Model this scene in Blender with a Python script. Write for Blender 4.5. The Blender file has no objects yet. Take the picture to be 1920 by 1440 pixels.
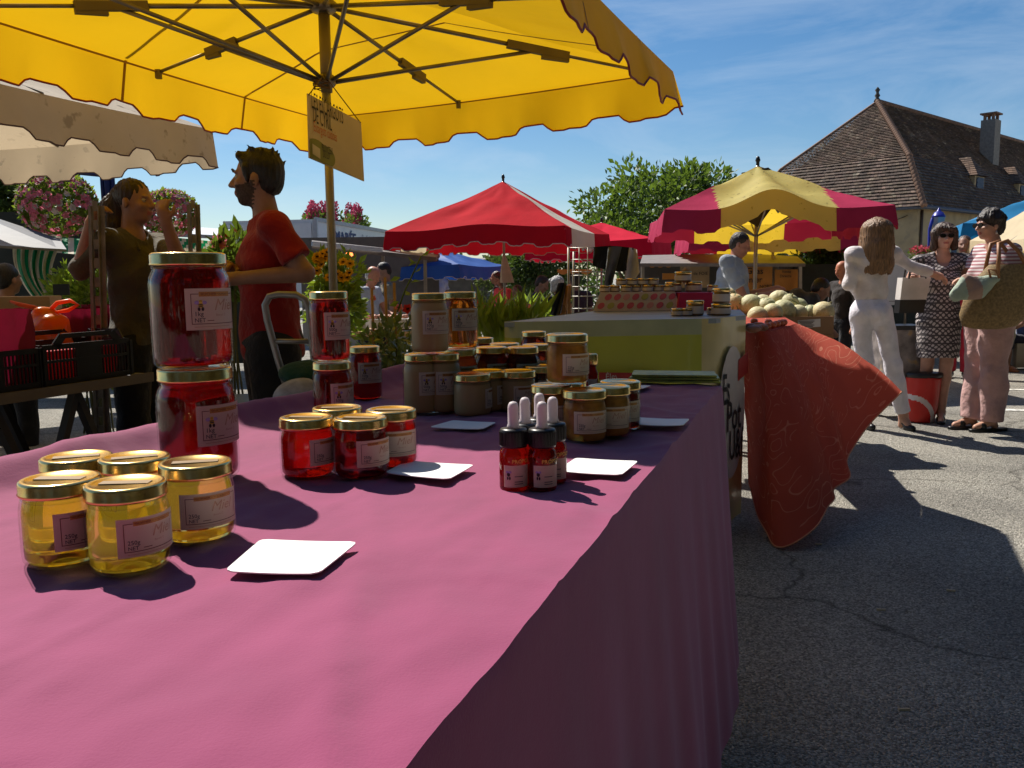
import bpy, bmesh, math, random
import numpy as np
from mathutils import Vector, Matrix, Euler, noise as mnoise
R_ = math.radians
SC = bpy.context.scene
COL = SC.collection
V = Vector
rnd = random.Random(7)

# ------------------------------------------------------------------ camera, sky, sun, exposure
CAM_Z, PITCH, ROLL, FPX = 1.18, R_(7.1), R_(0.65), 1600.0
fwd = V((0, math.cos(PITCH), -math.sin(PITCH)))
_up = V((0, math.sin(PITCH), math.cos(PITCH))); _rt = V((1, 0, 0))
cup = _up*math.cos(ROLL) + _rt*math.sin(ROLL)
crt = _rt*math.cos(ROLL) - _up*math.sin(ROLL)
CAM = V((0, 0, CAM_Z))
cd = bpy.data.cameras.new('camera'); cd.sensor_width = 36; cd.lens = 36*FPX/1920
cd.clip_start = 0.02; cd.clip_end = 3000
co = bpy.data.objects.new('camera', cd); COL.objects.link(co)
co.matrix_world = Matrix.Translation(CAM) @ Matrix((crt, cup, -fwd)).transposed().to_4x4()
SC.camera = co

SUN_EL = R_(50); SUN_XY = V((-0.62, 0.785)).normalized()
w = bpy.data.worlds.new('World'); SC.world = w; w.use_nodes = True
nt = w.node_tree; bg = nt.nodes['Background']
sky = nt.nodes.new('ShaderNodeTexSky'); sky.sky_type = 'NISHITA'; sky.sun_disc = False
sky.sun_elevation = SUN_EL; sky.sun_rotation = math.atan2(SUN_XY.x, SUN_XY.y)
sky.air_density = 1.0; sky.dust_density = 0.3; sky.ozone_density = 3.0; sky.altitude = 100
# thin high cirrus, all round the sky
tc = nt.nodes.new('ShaderNodeTexCoord'); mp = nt.nodes.new('ShaderNodeMapping'); mp.inputs['Scale'].default_value = (1.2, 1.2, 5.5)
mp.inputs['Rotation'].default_value = (0.25, 0.12, 0.4)
nz = nt.nodes.new('ShaderNodeTexNoise'); nz.inputs['Scale'].default_value = 2.3; nz.inputs['Detail'].default_value = 7; nz.inputs['Roughness'].default_value = 0.62
nz.inputs['Distortion'].default_value = 0.6
cr = nt.nodes.new('ShaderNodeValToRGB'); cr.color_ramp.elements[0].position = 0.47; cr.color_ramp.elements[1].position = 0.85
cr.color_ramp.elements[0].color = (0, 0, 0, 1); cr.color_ramp.elements[1].color = (0.42, 0.42, 0.42, 1)
mx = nt.nodes.new('ShaderNodeMix'); mx.data_type = 'RGBA'; mx.inputs[7].default_value = (7.5, 8.4, 9.5, 1)
hs_ = nt.nodes.new('ShaderNodeHueSaturation'); hs_.inputs['Saturation'].default_value = 1.28
nt.links.new(tc.outputs['Generated'], mp.inputs['Vector']); nt.links.new(mp.outputs['Vector'], nz.inputs['Vector'])
nt.links.new(nz.outputs['Fac'], cr.inputs['Fac']); nt.links.new(cr.outputs['Color'], mx.inputs[0])
nt.links.new(sky.outputs['Color'], hs_.inputs['Color']); nt.links.new(hs_.outputs['Color'], mx.inputs[6]); nt.links.new(mx.outputs[2], bg.inputs['Color'])
bg.inputs['Strength'].default_value = 0.070
sl = bpy.data.lights.new('sun', 'SUN'); sl.energy = 5.0; sl.angle = R_(0.53); sl.color = (1.0, 0.95, 0.86)
so = bpy.data.objects.new('sun', sl); COL.objects.link(so)
sdir = V((SUN_XY.x*math.cos(SUN_EL), SUN_XY.y*math.cos(SUN_EL), math.sin(SUN_EL)))
so.rotation_euler = sdir.to_track_quat('Z', 'Y').to_euler()
so.location = (-4, 6, 9)
SC.view_settings.view_transform = 'Standard'; SC.view_settings.look = 'None'
SC.view_settings.exposure = 0.50; SC.view_settings.gamma = 1.0; SC.view_settings.use_curve_mapping = False
cy = SC.cycles
cy.max_bounces = 8; cy.transparent_max_bounces = 12; cy.diffuse_bounces = 3; cy.glossy_bounces = 3; cy.transmission_bounces = 6
cy.sample_clamp_indirect = 4.0; cy.caustics_reflective = False; cy.caustics_refractive = False
try: cy.use_denoising = True
except Exception: pass

# ------------------------------------------------------------------ measuring helpers (photo is 1920 x 1440)
def ray(x, y): return fwd*FPX + crt*(x-960) - cup*(y-720)
def at_y(x, y, Y):
    d = ray(x, y); return CAM + d*(Y/d.y)
def at_z(x, y, z):
    d = ray(x, y); return CAM + d*((z-CAM_Z)/d.z)
def gz(x, y): return -0.028*min(max(y-7.5, 0), 26.0)   # the square falls away gently behind the stalls
D2 = V((0.332, 0.943)).normalized(); N2 = V((D2.y, -D2.x))   # the rows of stalls run along D2
def tn(t, n, z=0): return V((D2.x*t+N2.x*n, D2.y*t+N2.y*n, z))
TZ = 0.91   # height of the honey table

# ------------------------------------------------------------------ materials
MATS = {}
def mat(name, col, rough=0.6, metal=0.0, var=0.12, vscale=8.0, bump=0.0, bscale=40.0, transl=0.0, tcol=None, spec=0.4,
        stain=None, sheen=0.0, coat=0.0, attr=False, detail=4, objvar=0.0, emit=0, stretch=None, bdist=.01):
    if name in MATS: return MATS[name]
    m = bpy.data.materials.new(name); m.use_nodes = True; MATS[name] = m
    t = m.node_tree; L = t.links.new; b = t.nodes['Principled BSDF']
    b.inputs['Roughness'].default_value = rough; b.inputs['Metallic'].default_value = metal
    b.inputs['Specular IOR Level'].default_value = spec
    if sheen: b.inputs['Sheen Weight'].default_value = sheen; b.inputs['Sheen Roughness'].default_value = 0.5
    if coat: b.inputs['Coat Weight'].default_value = coat; b.inputs['Coat Roughness'].default_value = 0.08
    c = (*col, 1)
    tcn = t.nodes.new('ShaderNodeTexCoord')
    n1 = t.nodes.new('ShaderNodeTexNoise'); n1.inputs['Scale'].default_value = vscale; n1.inputs['Detail'].default_value = detail
    src_ = tcn.outputs['Object']
    if stretch:
        mpn = t.nodes.new('ShaderNodeMapping'); mpn.inputs['Scale'].default_value = stretch; L(src_, mpn.inputs['Vector']); src_ = mpn.outputs['Vector']
    L(src_, n1.inputs['Vector'])
    ramp = t.nodes.new('ShaderNodeValToRGB'); e = ramp.color_ramp.elements
    e[0].position = 0.3; e[1].position = 0.7
    lo = tuple(max(0, v*(1-var)) for v in col); hi = tuple(min(1, v*(1+var)) for v in col)
    e[0].color = (*lo, 1); e[1].color = (*hi, 1)
    L(n1.outputs['Fac'], ramp.inputs['Fac'])
    out = ramp.outputs['Color']
    if stain:   # (colour, scale, threshold, strength)
        n2 = t.nodes.new('ShaderNodeTexNoise'); n2.inputs['Scale'].default_value = stain[1]; n2.inputs['Detail'].default_value = 6
        L(tcn.outputs['Object'], n2.inputs['Vector'])
        r2 = t.nodes.new('ShaderNodeValToRGB'); r2.color_ramp.elements[0].position = stain[2]; r2.color_ramp.elements[1].position = min(1, stain[2]+0.07)
        r2.color_ramp.elements[0].color = (0, 0, 0, 1); r2.color_ramp.elements[1].color = (stain[3],)*3 + (1,)
        L(n2.outputs['Fac'], r2.inputs['Fac'])
        mx = t.nodes.new('ShaderNodeMix'); mx.data_type = 'RGBA'; mx.inputs[7].default_value = (*stain[0], 1)
        L(r2.outputs['Color'], mx.inputs[0]); L(out, mx.inputs[6]); out = mx.outputs[2]
    if attr:   # per-piece brightness kept in a colour attribute (leaf to leaf, tile to tile)
        a = t.nodes.new('ShaderNodeVertexColor'); a.layer_name = 'tone'
        mx = t.nodes.new('ShaderNodeMix'); mx.data_type = 'RGBA'; mx.blend_type = 'MULTIPLY'; mx.inputs[0].default_value = 1
        L(out, mx.inputs[6]); L(a.outputs['Color'], mx.inputs[7]); out = mx.outputs[2]
    L(out, b.inputs['Base Color'])
    if emit: b.inputs['Emission Color'].default_value = c; b.inputs['Emission Strength'].default_value = emit
    if bump:
        n3 = t.nodes.new('ShaderNodeTexNoise'); n3.inputs['Scale'].default_value = bscale; n3.inputs['Detail'].default_value = 5
        L(src_, n3.inputs['Vector'])
        bp = t.nodes.new('ShaderNodeBump'); bp.inputs['Strength'].default_value = bump; bp.inputs['Distance'].default_value = bdist
        L(n3.outputs['Fac'], bp.inputs['Height']); L(bp.outputs['Normal'], b.inputs['Normal'])
    if transl:
        tr = t.nodes.new('ShaderNodeBsdfTranslucent')
        if tcol: tr.inputs['Color'].default_value = (*tcol, 1)
        else: L(out, tr.inputs['Color'])
        ms = t.nodes.new('ShaderNodeMixShader'); ms.inputs[0].default_value = transl
        L(b.outputs[0], ms.inputs[1]); L(tr.outputs[0], ms.inputs[2]); L(ms.outputs[0], t.nodes['Material Output'].inputs['Surface'])
    return m

# ------------------------------------------------------------------ mesh collecting
class MB:
    def __init__(s): s.v = []; s.f = []; s.mi = []; s.tone = []; s.sm = []
    def add(s, vs, fs, mi=0, tone=None, smooth=False):
        o = len(s.v); s.v.extend([tuple(p) for p in vs])
        for f in fs:
            s.f.append([i+o for i in f]); s.mi.append(mi); s.tone.append(tone or (1, 1, 1)); s.sm.append(smooth)
        return s
    def box(s, c, size, rot=None, mi=0, taper=1.0, tone=None):
        hx, hy, hz = size[0]/2, size[1]/2, size[2]/2
        P = [V((x*hx*(taper if z > 0 else 1), y*hy*(taper if z > 0 else 1), z*hz)) for z in (-1, 1) for y in (-1, 1) for x in (-1, 1)]
        if rot is not None: P = [rot @ p for p in P]
        c = V(c)
        return s.add([p+c for p in P], [(0, 2, 3, 1), (4, 5, 7, 6), (0, 1, 5, 4), (2, 6, 7, 3), (0, 4, 6, 2), (1, 3, 7, 5)], mi, tone)
    def bar(s, a, b, w, h=None, up=(0, 0, 1), mi=0, tone=None):
        a, b = V(a), V(b); h = h or w; z = (b-a)
        if z.length < 1e-6: return s
        y = V(up)
        if abs(z.normalized().dot(y)) > 0.98: y = V((1, 0, 0))
        x = y.cross(z).normalized(); y = z.cross(x).normalized()
        P = [p + x*sx*w/2 + y*sy*h/2 for p in (a, b) for sy in (-1, 1) for sx in (-1, 1)]
        return s.add(P, [(0, 2, 3, 1), (4, 5, 7, 6), (0, 1, 5, 4), (2, 6, 7, 3), (0, 4, 6, 2), (1, 3, 7, 5)], mi, tone)
    def tube(s, pts, r, n=8, mi=0, cap=True, tone=None):
        pts = [V(p) for p in pts]; m = len(pts)
        rs = r if isinstance(r, (list, tuple)) else [r]*m
        vs = []; px_ = None
        for i, p in enumerate(pts):
            t = (pts[min(i+1, m-1)]-pts[max(i-1, 0)]).normalized()
            if px_ is None:
                u = V((0, 0, 1)) if abs(t.z) < 0.9 else V((1, 0, 0)); px_ = u.cross(t).normalized()
            else:
                px_ = (px_ - t*px_.dot(t)).normalized()
            py_ = t.cross(px_)
            for k in range(n):
                a = 2*math.pi*k/n; vs.append(p + (px_*math.cos(a)+py_*math.sin(a))*rs[i])
        fs = [(i*n+k, i*n+(k+1) % n, (i+1)*n+(k+1) % n, (i+1)*n+k) for i in range(m-1) for k in range(n)]
        if cap: fs += [tuple(range(n))[::-1], tuple(range((m-1)*n, m*n))]
        return s.add(vs, fs, mi, tone, True)
    def lathe(s, prof, n=24, c=(0, 0, 0), mi=0, cap=True, smooth=True):
        c = V(c); vs = []
        for r, z in prof:
            for k in range(n):
                a = 2*math.pi*k/n; vs.append(c+V((r*math.cos(a), r*math.sin(a), z)))
        m = len(prof)
        fs = [(i*n+k, i*n+(k+1) % n, (i+1)*n+(k+1) % n, (i+1)*n+k) for i in range(m-1) for k in range(n)]
        if cap: fs += [tuple(range(n))[::-1], tuple(range((m-1)*n, m*n))]
        return s.add(vs, fs, mi, None, smooth)
    def grid(s, P, mi=0, smooth=True, mfun=None):   # P[i][j] points
        m, n = len(P), len(P[0]); o = len(s.v)
        s.v.extend([tuple(p) for r in P for p in r])
        for i in range(m-1):
            for j in range(n-1):
                s.f.append([o+i*n+j, o+i*n+j+1, o+(i+1)*n+j+1, o+(i+1)*n+j]); s.mi.append(mfun(i, j) if mfun else mi); s.tone.append((1, 1, 1)); s.sm.append(smooth)
        return s
    def poly(s, pts, thick, nrm, mi=0):             # flat outline given depth
        pts = [V(p) for p in pts]; n = len(pts); nv = V(nrm).normalized()*thick
        vs = pts + [p+nv for p in pts]
        fs = [tuple(range(n)), tuple(range(2*n-1, n-1, -1))] + [(i, i+n, (i+1) % n + n, (i+1) % n) for i in range(n)]
        return s.add(vs, fs, mi)
    def mesh(s, name, mats, tone=False):
        me = bpy.data.meshes.new(name); me.from_pydata(s.v, [], s.f)
        for m in (mats if isinstance(mats, (list, tuple)) else [mats]): me.materials.append(m)
        me.polygons.foreach_set('material_index', s.mi); me.polygons.foreach_set('use_smooth', s.sm)
        if tone:
            ca = me.color_attributes.new('tone', 'FLOAT_COLOR', 'CORNER'); buf = []
            for f, tcol in zip(s.f, s.tone): buf.extend((*tcol, 1.0)*len(f))
            ca.data.foreach_set('color', buf)
        me.update(); return me

def tag(o, label=None, cat=None, group=None, kind=None):
    if label: o['label'] = label
    if cat: o['category'] = cat
    if group: o['group'] = group
    if kind: o['kind'] = kind
    return o
def thing(name, label, cat, loc=(0, 0, 0), rz=0, group=None):
    o = bpy.data.objects.new(name, None); COL.objects.link(o); o.empty_display_size = 0.1
    o.location = loc; o.rotation_euler = (0, 0, rz); return tag(o, label, cat, group)
def link(name, me, parent=None, local=False, loc=None, rot=None, label=None):
    o = bpy.data.objects.new(name, me); COL.objects.link(o)
    if parent is not None:
        o.parent = parent
        if not local:   # mesh is written in world coordinates
            p = parent; M = Matrix.Identity(4)
            while p is not None: M = (Matrix.Translation(p.location) @ p.rotation_euler.to_matrix().to_4x4()) @ M if p.parent is None else M; p = p.parent
            if parent.parent is None: o.matrix_parent_inverse = M.inverted()
    if loc is not None: o.location = loc
    if rot is not None: o.rotation_euler = rot
    if label: o['label'] = label
    return o
def obj(name, mb, mats, parent=None, local=False, tone=False, **k):
    return link(name, mb.mesh(name, mats, tone), parent, local, **k)
def single(name, mb, mats, label, cat, group=None, tone=False):
    """a thing that is one mesh: origin moved to its base"""
    vs = np.array(mb.v); c = V(((vs[:, 0].min()+vs[:, 0].max())/2, (vs[:, 1].min()+vs[:, 1].max())/2, vs[:, 2].min()))
    mb.v = [tuple(V(p)-c) for p in mb.v]
    o = obj(name, mb, mats, tone=tone); o.location = c; return tag(o, label, cat, group)
def struct(name, mb, mats, tone=False): return tag(obj(name, mb, mats, tone=tone), kind='structure')
def dup(o, parent=None, **k):
    c = o.copy(); COL.objects.link(c); c.parent = parent
    for ch in list(o.children): dup(ch, c)
    for a, b in k.items():
        if a in ('label', 'group'): c[a] = b
        else: setattr(c, a, b)
    return c
def rotz(a): return Matrix.Rotation(a, 3, 'Z')
def noise3(p, s=1.0): return mnoise.noise(V(p)*s)
def lerp(a, b, t): return a+(b-a)*t

# lettering: glyph outlines as flat meshes
_TXT = {}
def text2d(body, size=1.0, shear=0.0, bold=0.0, align='LEFT', xs=1.0):
    k = (body, size, shear, bold, align, xs)
    if k in _TXT: return _TXT[k]
    cu = bpy.data.curves.new('glyphs', 'FONT'); cu.body = body; cu.size = size; cu.shear = shear; cu.offset = bold*size; cu.align_x = align; cu.resolution_u = 2
    o = bpy.data.objects.new('glyphs', cu); COL.objects.link(o)
    dg = bpy.context.evaluated_depsgraph_get(); me = bpy.data.meshes.new_from_object(o.evaluated_get(dg))
    vs = [(v.co.x*xs, v.co.y) for v in me.vertices]; fs = [tuple(p.vertices) for p in me.polygons]
    bpy.data.objects.remove(o); bpy.data.curves.remove(cu); bpy.data.meshes.remove(me)
    _TXT[k] = (vs, fs); return vs, fs
def text_on(mb, body, org, ex, ey, size, mi=0, **k):
    """lettering in the plane org + x*ex + y*ey"""
    vs, fs = text2d(body, size, **k); org, ex, ey = V(org), V(ex), V(ey)
    return mb.add([org+ex*x+ey*y for x, y in vs], fs, mi)
# ------------------------------------------------------------------ ground
def asphalt():
    m = bpy.data.materials.new('asphalt'); m.use_nodes = True; t = m.node_tree; L = t.links.new; b = t.nodes['Principled BSDF']
    tc = t.nodes.new('ShaderNodeTexCoord')
    vo = t.nodes.new('ShaderNodeTexVoronoi'); vo.inputs['Scale'].default_value = 165; L(tc.outputs['Object'], vo.inputs['Vector'])
    bw = t.nodes.new('ShaderNodeSeparateColor'); L(vo.outputs['Color'], bw.inputs[0])
    r = t.nodes.new('ShaderNodeValToRGB'); e = r.color_ramp.elements
    e[0].position = 0.0; e[0].color = (0.16, 0.15, 0.13, 1); e[1].position = 1.0; e[1].color = (0.62, 0.57, 0.50, 1)
    for p, c in ((0.35, 0.28), (0.7, 0.41), (0.9, 0.50)):
        x = r.color_ramp.elements.new(p); x.color = (c, c*0.95, c*0.85, 1)
    L(bw.outputs[0], r.inputs['Fac'])
    n = t.nodes.new('ShaderNodeTexNoise'); n.inputs['Scale'].default_value = 1.3; n.inputs['Detail'].default_value = 6; L(tc.outputs['Object'], n.inputs['Vector'])
    r2 = t.nodes.new('ShaderNodeValToRGB'); r2.color_ramp.elements[0].position = 0.35; r2.color_ramp.elements[1].position = 0.68
    r2.color_ramp.elements[0].color = (0.72, 0.71, 0.69, 1); r2.color_ramp.elements[1].color = (1.12, 1.1, 1.05, 1)
    L(n.outputs['Fac'], r2.inputs['Fac'])
    mx = t.nodes.new('ShaderNodeMix'); mx.data_type = 'RGBA'; mx.blend_type = 'MULTIPLY'; mx.inputs[0].default_value = 1
    L(r.outputs['Color'], mx.inputs[6]); L(r2.outputs['Color'], mx.inputs[7]); L(mx.outputs[2], b.inputs['Base Color'])
    nw = t.nodes.new('ShaderNodeTexNoise'); nw.inputs['Scale'].default_value = 3; nw.inputs['Detail'].default_value = 5; L(tc.outputs['Object'], nw.inputs['Vector'])
    vm = t.nodes.new('ShaderNodeVectorMath'); vm.operation = 'MULTIPLY_ADD'; vm.inputs[1].default_value = (.5, .5, .5); L(nw.outputs['Color'], vm.inputs[0]); L(tc.outputs['Object'], vm.inputs[2])
    vc = t.nodes.new('ShaderNodeTexVoronoi'); vc.feature = 'DISTANCE_TO_EDGE'; vc.inputs['Scale'].default_value = .55; L(vm.outputs[0], vc.inputs['Vector'])
    rc = t.nodes.new('ShaderNodeValToRGB'); rc.color_ramp.elements[0].position = .0; rc.color_ramp.elements[1].position = .010; rc.color_ramp.elements[0].color = (.35, .34, .33, 1); rc.color_ramp.elements[1].color = (1, 1, 1, 1); L(vc.outputs['Distance'], rc.inputs['Fac'])
    m3 = t.nodes.new('ShaderNodeMix'); m3.data_type = 'RGBA'; m3.blend_type = 'MULTIPLY'; m3.inputs[0].default_value = .8; L(mx.outputs[2], m3.inputs[6]); L(rc.outputs['Color'], m3.inputs[7]); L(m3.outputs[2], b.inputs['Base Color'])
    b.inputs['Roughness'].default_value = 0.85; b.inputs['Specular IOR Level'].default_value = 0.25
    bp = t.nodes.new('ShaderNodeBump'); bp.inputs['Strength'].default_value = 1.0; bp.inputs['Distance'].default_value = 0.009
    ad = t.nodes.new('ShaderNodeMath'); ad.operation = 'MULTIPLY_ADD'; ad.inputs[1].default_value = -1.0
    n3 = t.nodes.new('ShaderNodeTexNoise'); n3.inputs['Scale'].default_value = 40; n3.inputs['Detail'].default_value = 3; L(tc.outputs['Object'], n3.inputs['Vector'])
    L(vo.outputs['Distance'], ad.inputs[0]); L(n3.outputs['Fac'], ad.inputs[2])
    L(ad.outputs[0], bp.inputs['Height']); L(bp.outputs['Normal'], b.inputs['Normal'])
    return m
M_ASPH = asphalt()
g = MB()
ys = [-400, -60, -10, 0, 2.5, 5, 7.5, 9, 12, 16, 20, 25, 30, 33.5, 45, 80, 200, 900]
xs_ = [-700, -120, -40, -15, -6, -2, 0, 2, 4, 8, 20, 45, 120, 700]
g.grid([[V((x, y, gz(x, y))) for x in xs_] for y in ys][::-1], smooth=False)
struct('ground', g, M_ASPH)
M_LINE = mat('road_paint', (0.7, 0.68, 0.62), 0.8, stain=((0.25, 0.24, 0.22), 14, 0.52, 0.8))
for k, (xa, ya, xb, yb) in enumerate([(1862, 768, 1935, 770), (1860, 723, 1935, 726)]):
    a, b = at_z(xa, ya, 0.004), at_z(xb+160, yb+2, 0.004)
    q = MB(); d = (b-a).normalized(); nn = V((-d.y, d.x, 0))*0.05
    for s in range(2):
        pass
    q.add([V((p.x, p.y, gz(p.x, p.y)+0.005)) for p in (a-nn, b-nn, b+nn, a+nn)], [(0, 1, 2, 3)])
    struct('parking_line', q, M_LINE)
# scattered grit and leaf bits on the asphalt
deb = MB()
for i in range(420):
    x = rnd.uniform(0.4, 3.4); y = rnd.uniform(1.4, 8); s = rnd.uniform(0.002, 0.006)
    deb.box((x, y, gz(x, y)+s*0.4), (s*rnd.uniform(1, 3), s, s), rotz(rnd.uniform(0, 3)), tone=(rnd.uniform(.5, 1.3),)*3)
for px_, py_ in ((1783, 1107), (1696, 1330), (1535, 1020), (1652, 1143)):
    p = at_z(px_, py_, 0.004); deb.box(p, (0.03, 0.006, 0.006), rotz(rnd.uniform(-.6, .3)), tone=(1.4, 1.2, .9))
tag(obj('grit', deb, mat('grit', (0.42, 0.39, 0.33), 0.9, attr=True), tone=True), 'loose grit and leaf bits strewn over the asphalt', 'grit', kind='stuff')

# ------------------------------------------------------------------ honey table and its cloth
def purple_cloth():
    m = mat('purple_cloth', (0.265, 0.040, 0.112), 0.85, var=0.1, vscale=5, sheen=0.25, bump=0.25, bscale=9, spec=0.2)
    t = m.node_tree; b = t.nodes['Principled BSDF']; tc = t.nodes.new('ShaderNodeTexCoord')
    n = t.nodes.new('ShaderNodeTexNoise'); n.inputs['Scale'].default_value = 420; n.inputs['Detail'].default_value = 2; t.links.new(tc.outputs['Object'], n.inputs['Vector'])
    b1 = [x for x in t.nodes if x.type == 'BUMP'][0]; b2 = t.nodes.new('ShaderNodeBump'); b2.inputs['Strength'].default_value = 0.16; b2.inputs['Distance'].default_value = 0.002
    t.links.new(n.outputs['Fac'], b2.inputs['Height']); t.links.new(b1.outputs['Normal'], b2.inputs['Normal']); t.links.new(b2.outputs['Normal'], b.inputs['Normal'])
    return m
M_PUR = purple_cloth()
T0, T1, NL, NR = -0.75, 2.13, -1.06, -0.205
def wrinkle(t, n):
    z = 0.0045*noise3((t*3.1, n*7, 2.2)) + 0.0028*noise3((t*9, n*16, 5.1)) + 0.0026*noise3((t*17+n*6, n*26, 8.1)) + 0.0010*noise3((t*45, n*55, 3.1))
    for k, (a, o, f) in enumerate(((0.5, 0.1, 9), (1.1, 0.7, 13), (-0.4, 1.4, 11), (2.0, 2.2, 8))):
        u = math.cos(a)*t+math.sin(a)*n + 0.06*noise3((t*2, n*2, k))
        z += 0.0050*math.exp(-((math.sin(u*f+o))/0.18)**2)*max(0, noise3((t*1.7, n*1.7, k+9))+0.35)
    for c0, c1, w0 in ((n+.52+.02*math.sin(t*1.3), t, .007), (t-.72-.03*math.sin(n*3), n, .008), (t-1.42+.02*n, n, .007), (n+.80-.1*(t-.5), t, .006)):
        z += .0022*math.exp(-(c0/w0)**2)*(.6+.5*noise3((c1*3, 1, 2)))
    return z
def cloth_pt(t, q):
    """q runs from the far-left hem over the top to the near-right hem"""
    wdt = NR-NL
    hang = 0.70
    if q < 0.12:     # hanging on the left
        k = (0.12-q)/0.12; return tn(t, NL-0.012-0.03*k+0.012*k*math.sin(t*14), TZ+0.03-hang*0.8*k)
    if q < 0.66:
        k = (q-0.12)/0.54; n = NL+wdt*k
        rim = 0.05*math.exp(-((n-NL-0.035)/0.036)**2)*(0.75+0.35*noise3((t*2.3, 1, 4)))
        z = TZ+rim+wrinkle(t, n)
        return tn(t, n, z)
    k = (q-0.66)/0.34
    fold = math.sin(t*11+1.3*noise3((t*1.2, 0, 7)))*0.5+math.sin(t*23+2)*0.25
    out = 0.003+0.06*k+0.016*fold*k**1.2
    return tn(t, NR+out+(0.004*math.sin(t*40)*k), TZ-0.008-hang*k-0.012*math.sin(t*5+1)*k)
ms = MB()
qs = [i/10*0.12 for i in range(10)] + [0.12+0.54*i/110 for i in range(110)] + [0.66+0.34*(i/40) for i in range(41)]
ts = [lerp(T0, T1, i/240) for i in range(241)]
ms.grid([[cloth_pt(t, q) for q in qs if q < .66]+[cloth_pt(t, .6599)] for t in ts])
ms.grid([[cloth_pt(t, .6599)]+[cloth_pt(t, .66+.34*(i/44)) for i in range(45)] for t in ts])
# far end hangs too
end = []
for i in range(26):
    k = i/25
    row = []
    for q in [0.12+0.54*j/60 for j in range(61)]:
        p = cloth_pt(T1, q); nn = (q-0.12)/0.54
        o = D2*(0.006+0.05*k+0.025*k*math.sin(nn*17)); row.append(V((p.x+o.x+N2.x*0.06*k*(nn-.5), p.y+o.y, p.z-0.68*k)))
    end.append(row)
ms.grid(end)
single('tablecloth', ms, M_PUR, 'purple cotton cloth draped over the honey table, wrinkled and hanging down the side', 'tablecloth')
tb = thing('trestle_table', 'long trestle table hidden under the purple cloth, carrying the honey jars', 'table', tn((T0+T1)/2, (NL+NR)/2, 0))
M_WOOD = mat('plain_wood', (0.36, 0.22, 0.11), 0.7, var=0.3, vscale=6)
q = MB(); q.box(tn((T0+T1)/2, (NL+NR)/2, TZ-0.035), (NR-NL-0.03, T1-T0-0.03, 0.025), rotz(math.atan2(-D2.x, D2.y))); obj('tabletop', q, M_WOOD, tb)
for t in (T0+.3, T1-.3):
    for n in (NL+.1, NR-.1):
        for s in (-.12, .12):
            q = MB(); q.bar(tn(t, n, TZ-.05), tn(t+s, n, 0), .035, .05); obj('leg', q, M_WOOD, tb)

# ------------------------------------------------------------------ jars
def thin_glass():
    m = bpy.data.materials.new('clear_glass'); m.use_nodes = True; t = m.node_tree; t.nodes.remove(t.nodes['Principled BSDF'])
    ge = t.nodes.new('ShaderNodeNewGeometry'); dp = t.nodes.new('ShaderNodeVectorMath'); dp.operation = 'DOT_PRODUCT'; t.links.new(ge.outputs['Incoming'], dp.inputs[0]); t.links.new(ge.outputs['Normal'], dp.inputs[1])
    def mth(op, a, b):
        n = t.nodes.new('ShaderNodeMath'); n.operation = op
        for i, x in enumerate((a, b)):
            if isinstance(x, (int, float)): n.inputs[i].default_value = x
            else: t.links.new(x, n.inputs[i])
        return n.outputs[0]
    fr_ = mth('ADD', mth('MULTIPLY', mth('POWER', mth('SUBTRACT', 1.0, mth('ABSOLUTE', dp.outputs['Value'], 0)), 5.0), .55), .011)
    g = t.nodes.new('ShaderNodeBsdfGlossy'); g.inputs['Roughness'].default_value = 0.03
    tr = t.nodes.new('ShaderNodeBsdfTransparent'); tr.inputs['Color'].default_value = (0.94, 0.97, 0.95, 1)
    ms = t.nodes.new('ShaderNodeMixShader'); t.links.new(fr_, ms.inputs[0]); t.links.new(tr.outputs[0], ms.inputs[1]); t.links.new(g.outputs[0], ms.inputs[2])
    t.links.new(ms.outputs[0], t.nodes['Material Output'].inputs['Surface']); return m
M_GLASS = thin_glass()
def honey_mat(name, col, tcol, trans=0.85, transl=0.35, rough=0.04, cloud=0.0):
    m = bpy.data.materials.new(name); m.use_nodes = True; t = m.node_tree; L = t.links.new; b = t.nodes['Principled BSDF']
    b.inputs['Base Color'].default_value = (*col, 1); b.inputs['Transmission Weight'].default_value = trans; b.inputs['IOR'].default_value = 1.46
    b.inputs['Roughness'].default_value = rough; b.inputs['Specular IOR Level'].default_value = .02 if trans > 0 else .4
    tr = t.nodes.new('ShaderNodeBsdfTranslucent'); tr.inputs['Color'].default_value = (*tcol, 1)
    if cloud:
        tc = t.nodes.new('ShaderNodeTexCoord'); n = t.nodes.new('ShaderNodeTexNoise'); n.inputs['Scale'].default_value = 45; n.inputs['Detail'].default_value = 5
        L(tc.outputs['Object'], n.inputs['Vector']); r = t.nodes.new('ShaderNodeValToRGB')
        r.color_ramp.elements[0].position = 0.35; r.color_ramp.elements[1].position = 0.65
        r.color_ramp.elements[0].color = (*[c*(1-cloud) for c in col], 1); r.color_ramp.elements[1].color = (*[min(1, c*(1+cloud)) for c in col], 1)
        L(n.outputs['Fac'], r.inputs['Fac']); L(r.outputs['Color'], b.inputs['Base Color'])
    ms = t.nodes.new('ShaderNodeMixShader'); ms.inputs[0].default_value = transl
    L(b.outputs[0], ms.inputs[1]); L(tr.outputs[0], ms.inputs[2]); L(ms.outputs[0], t.nodes['Material Output'].inputs['Surface'])
    return m
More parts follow.
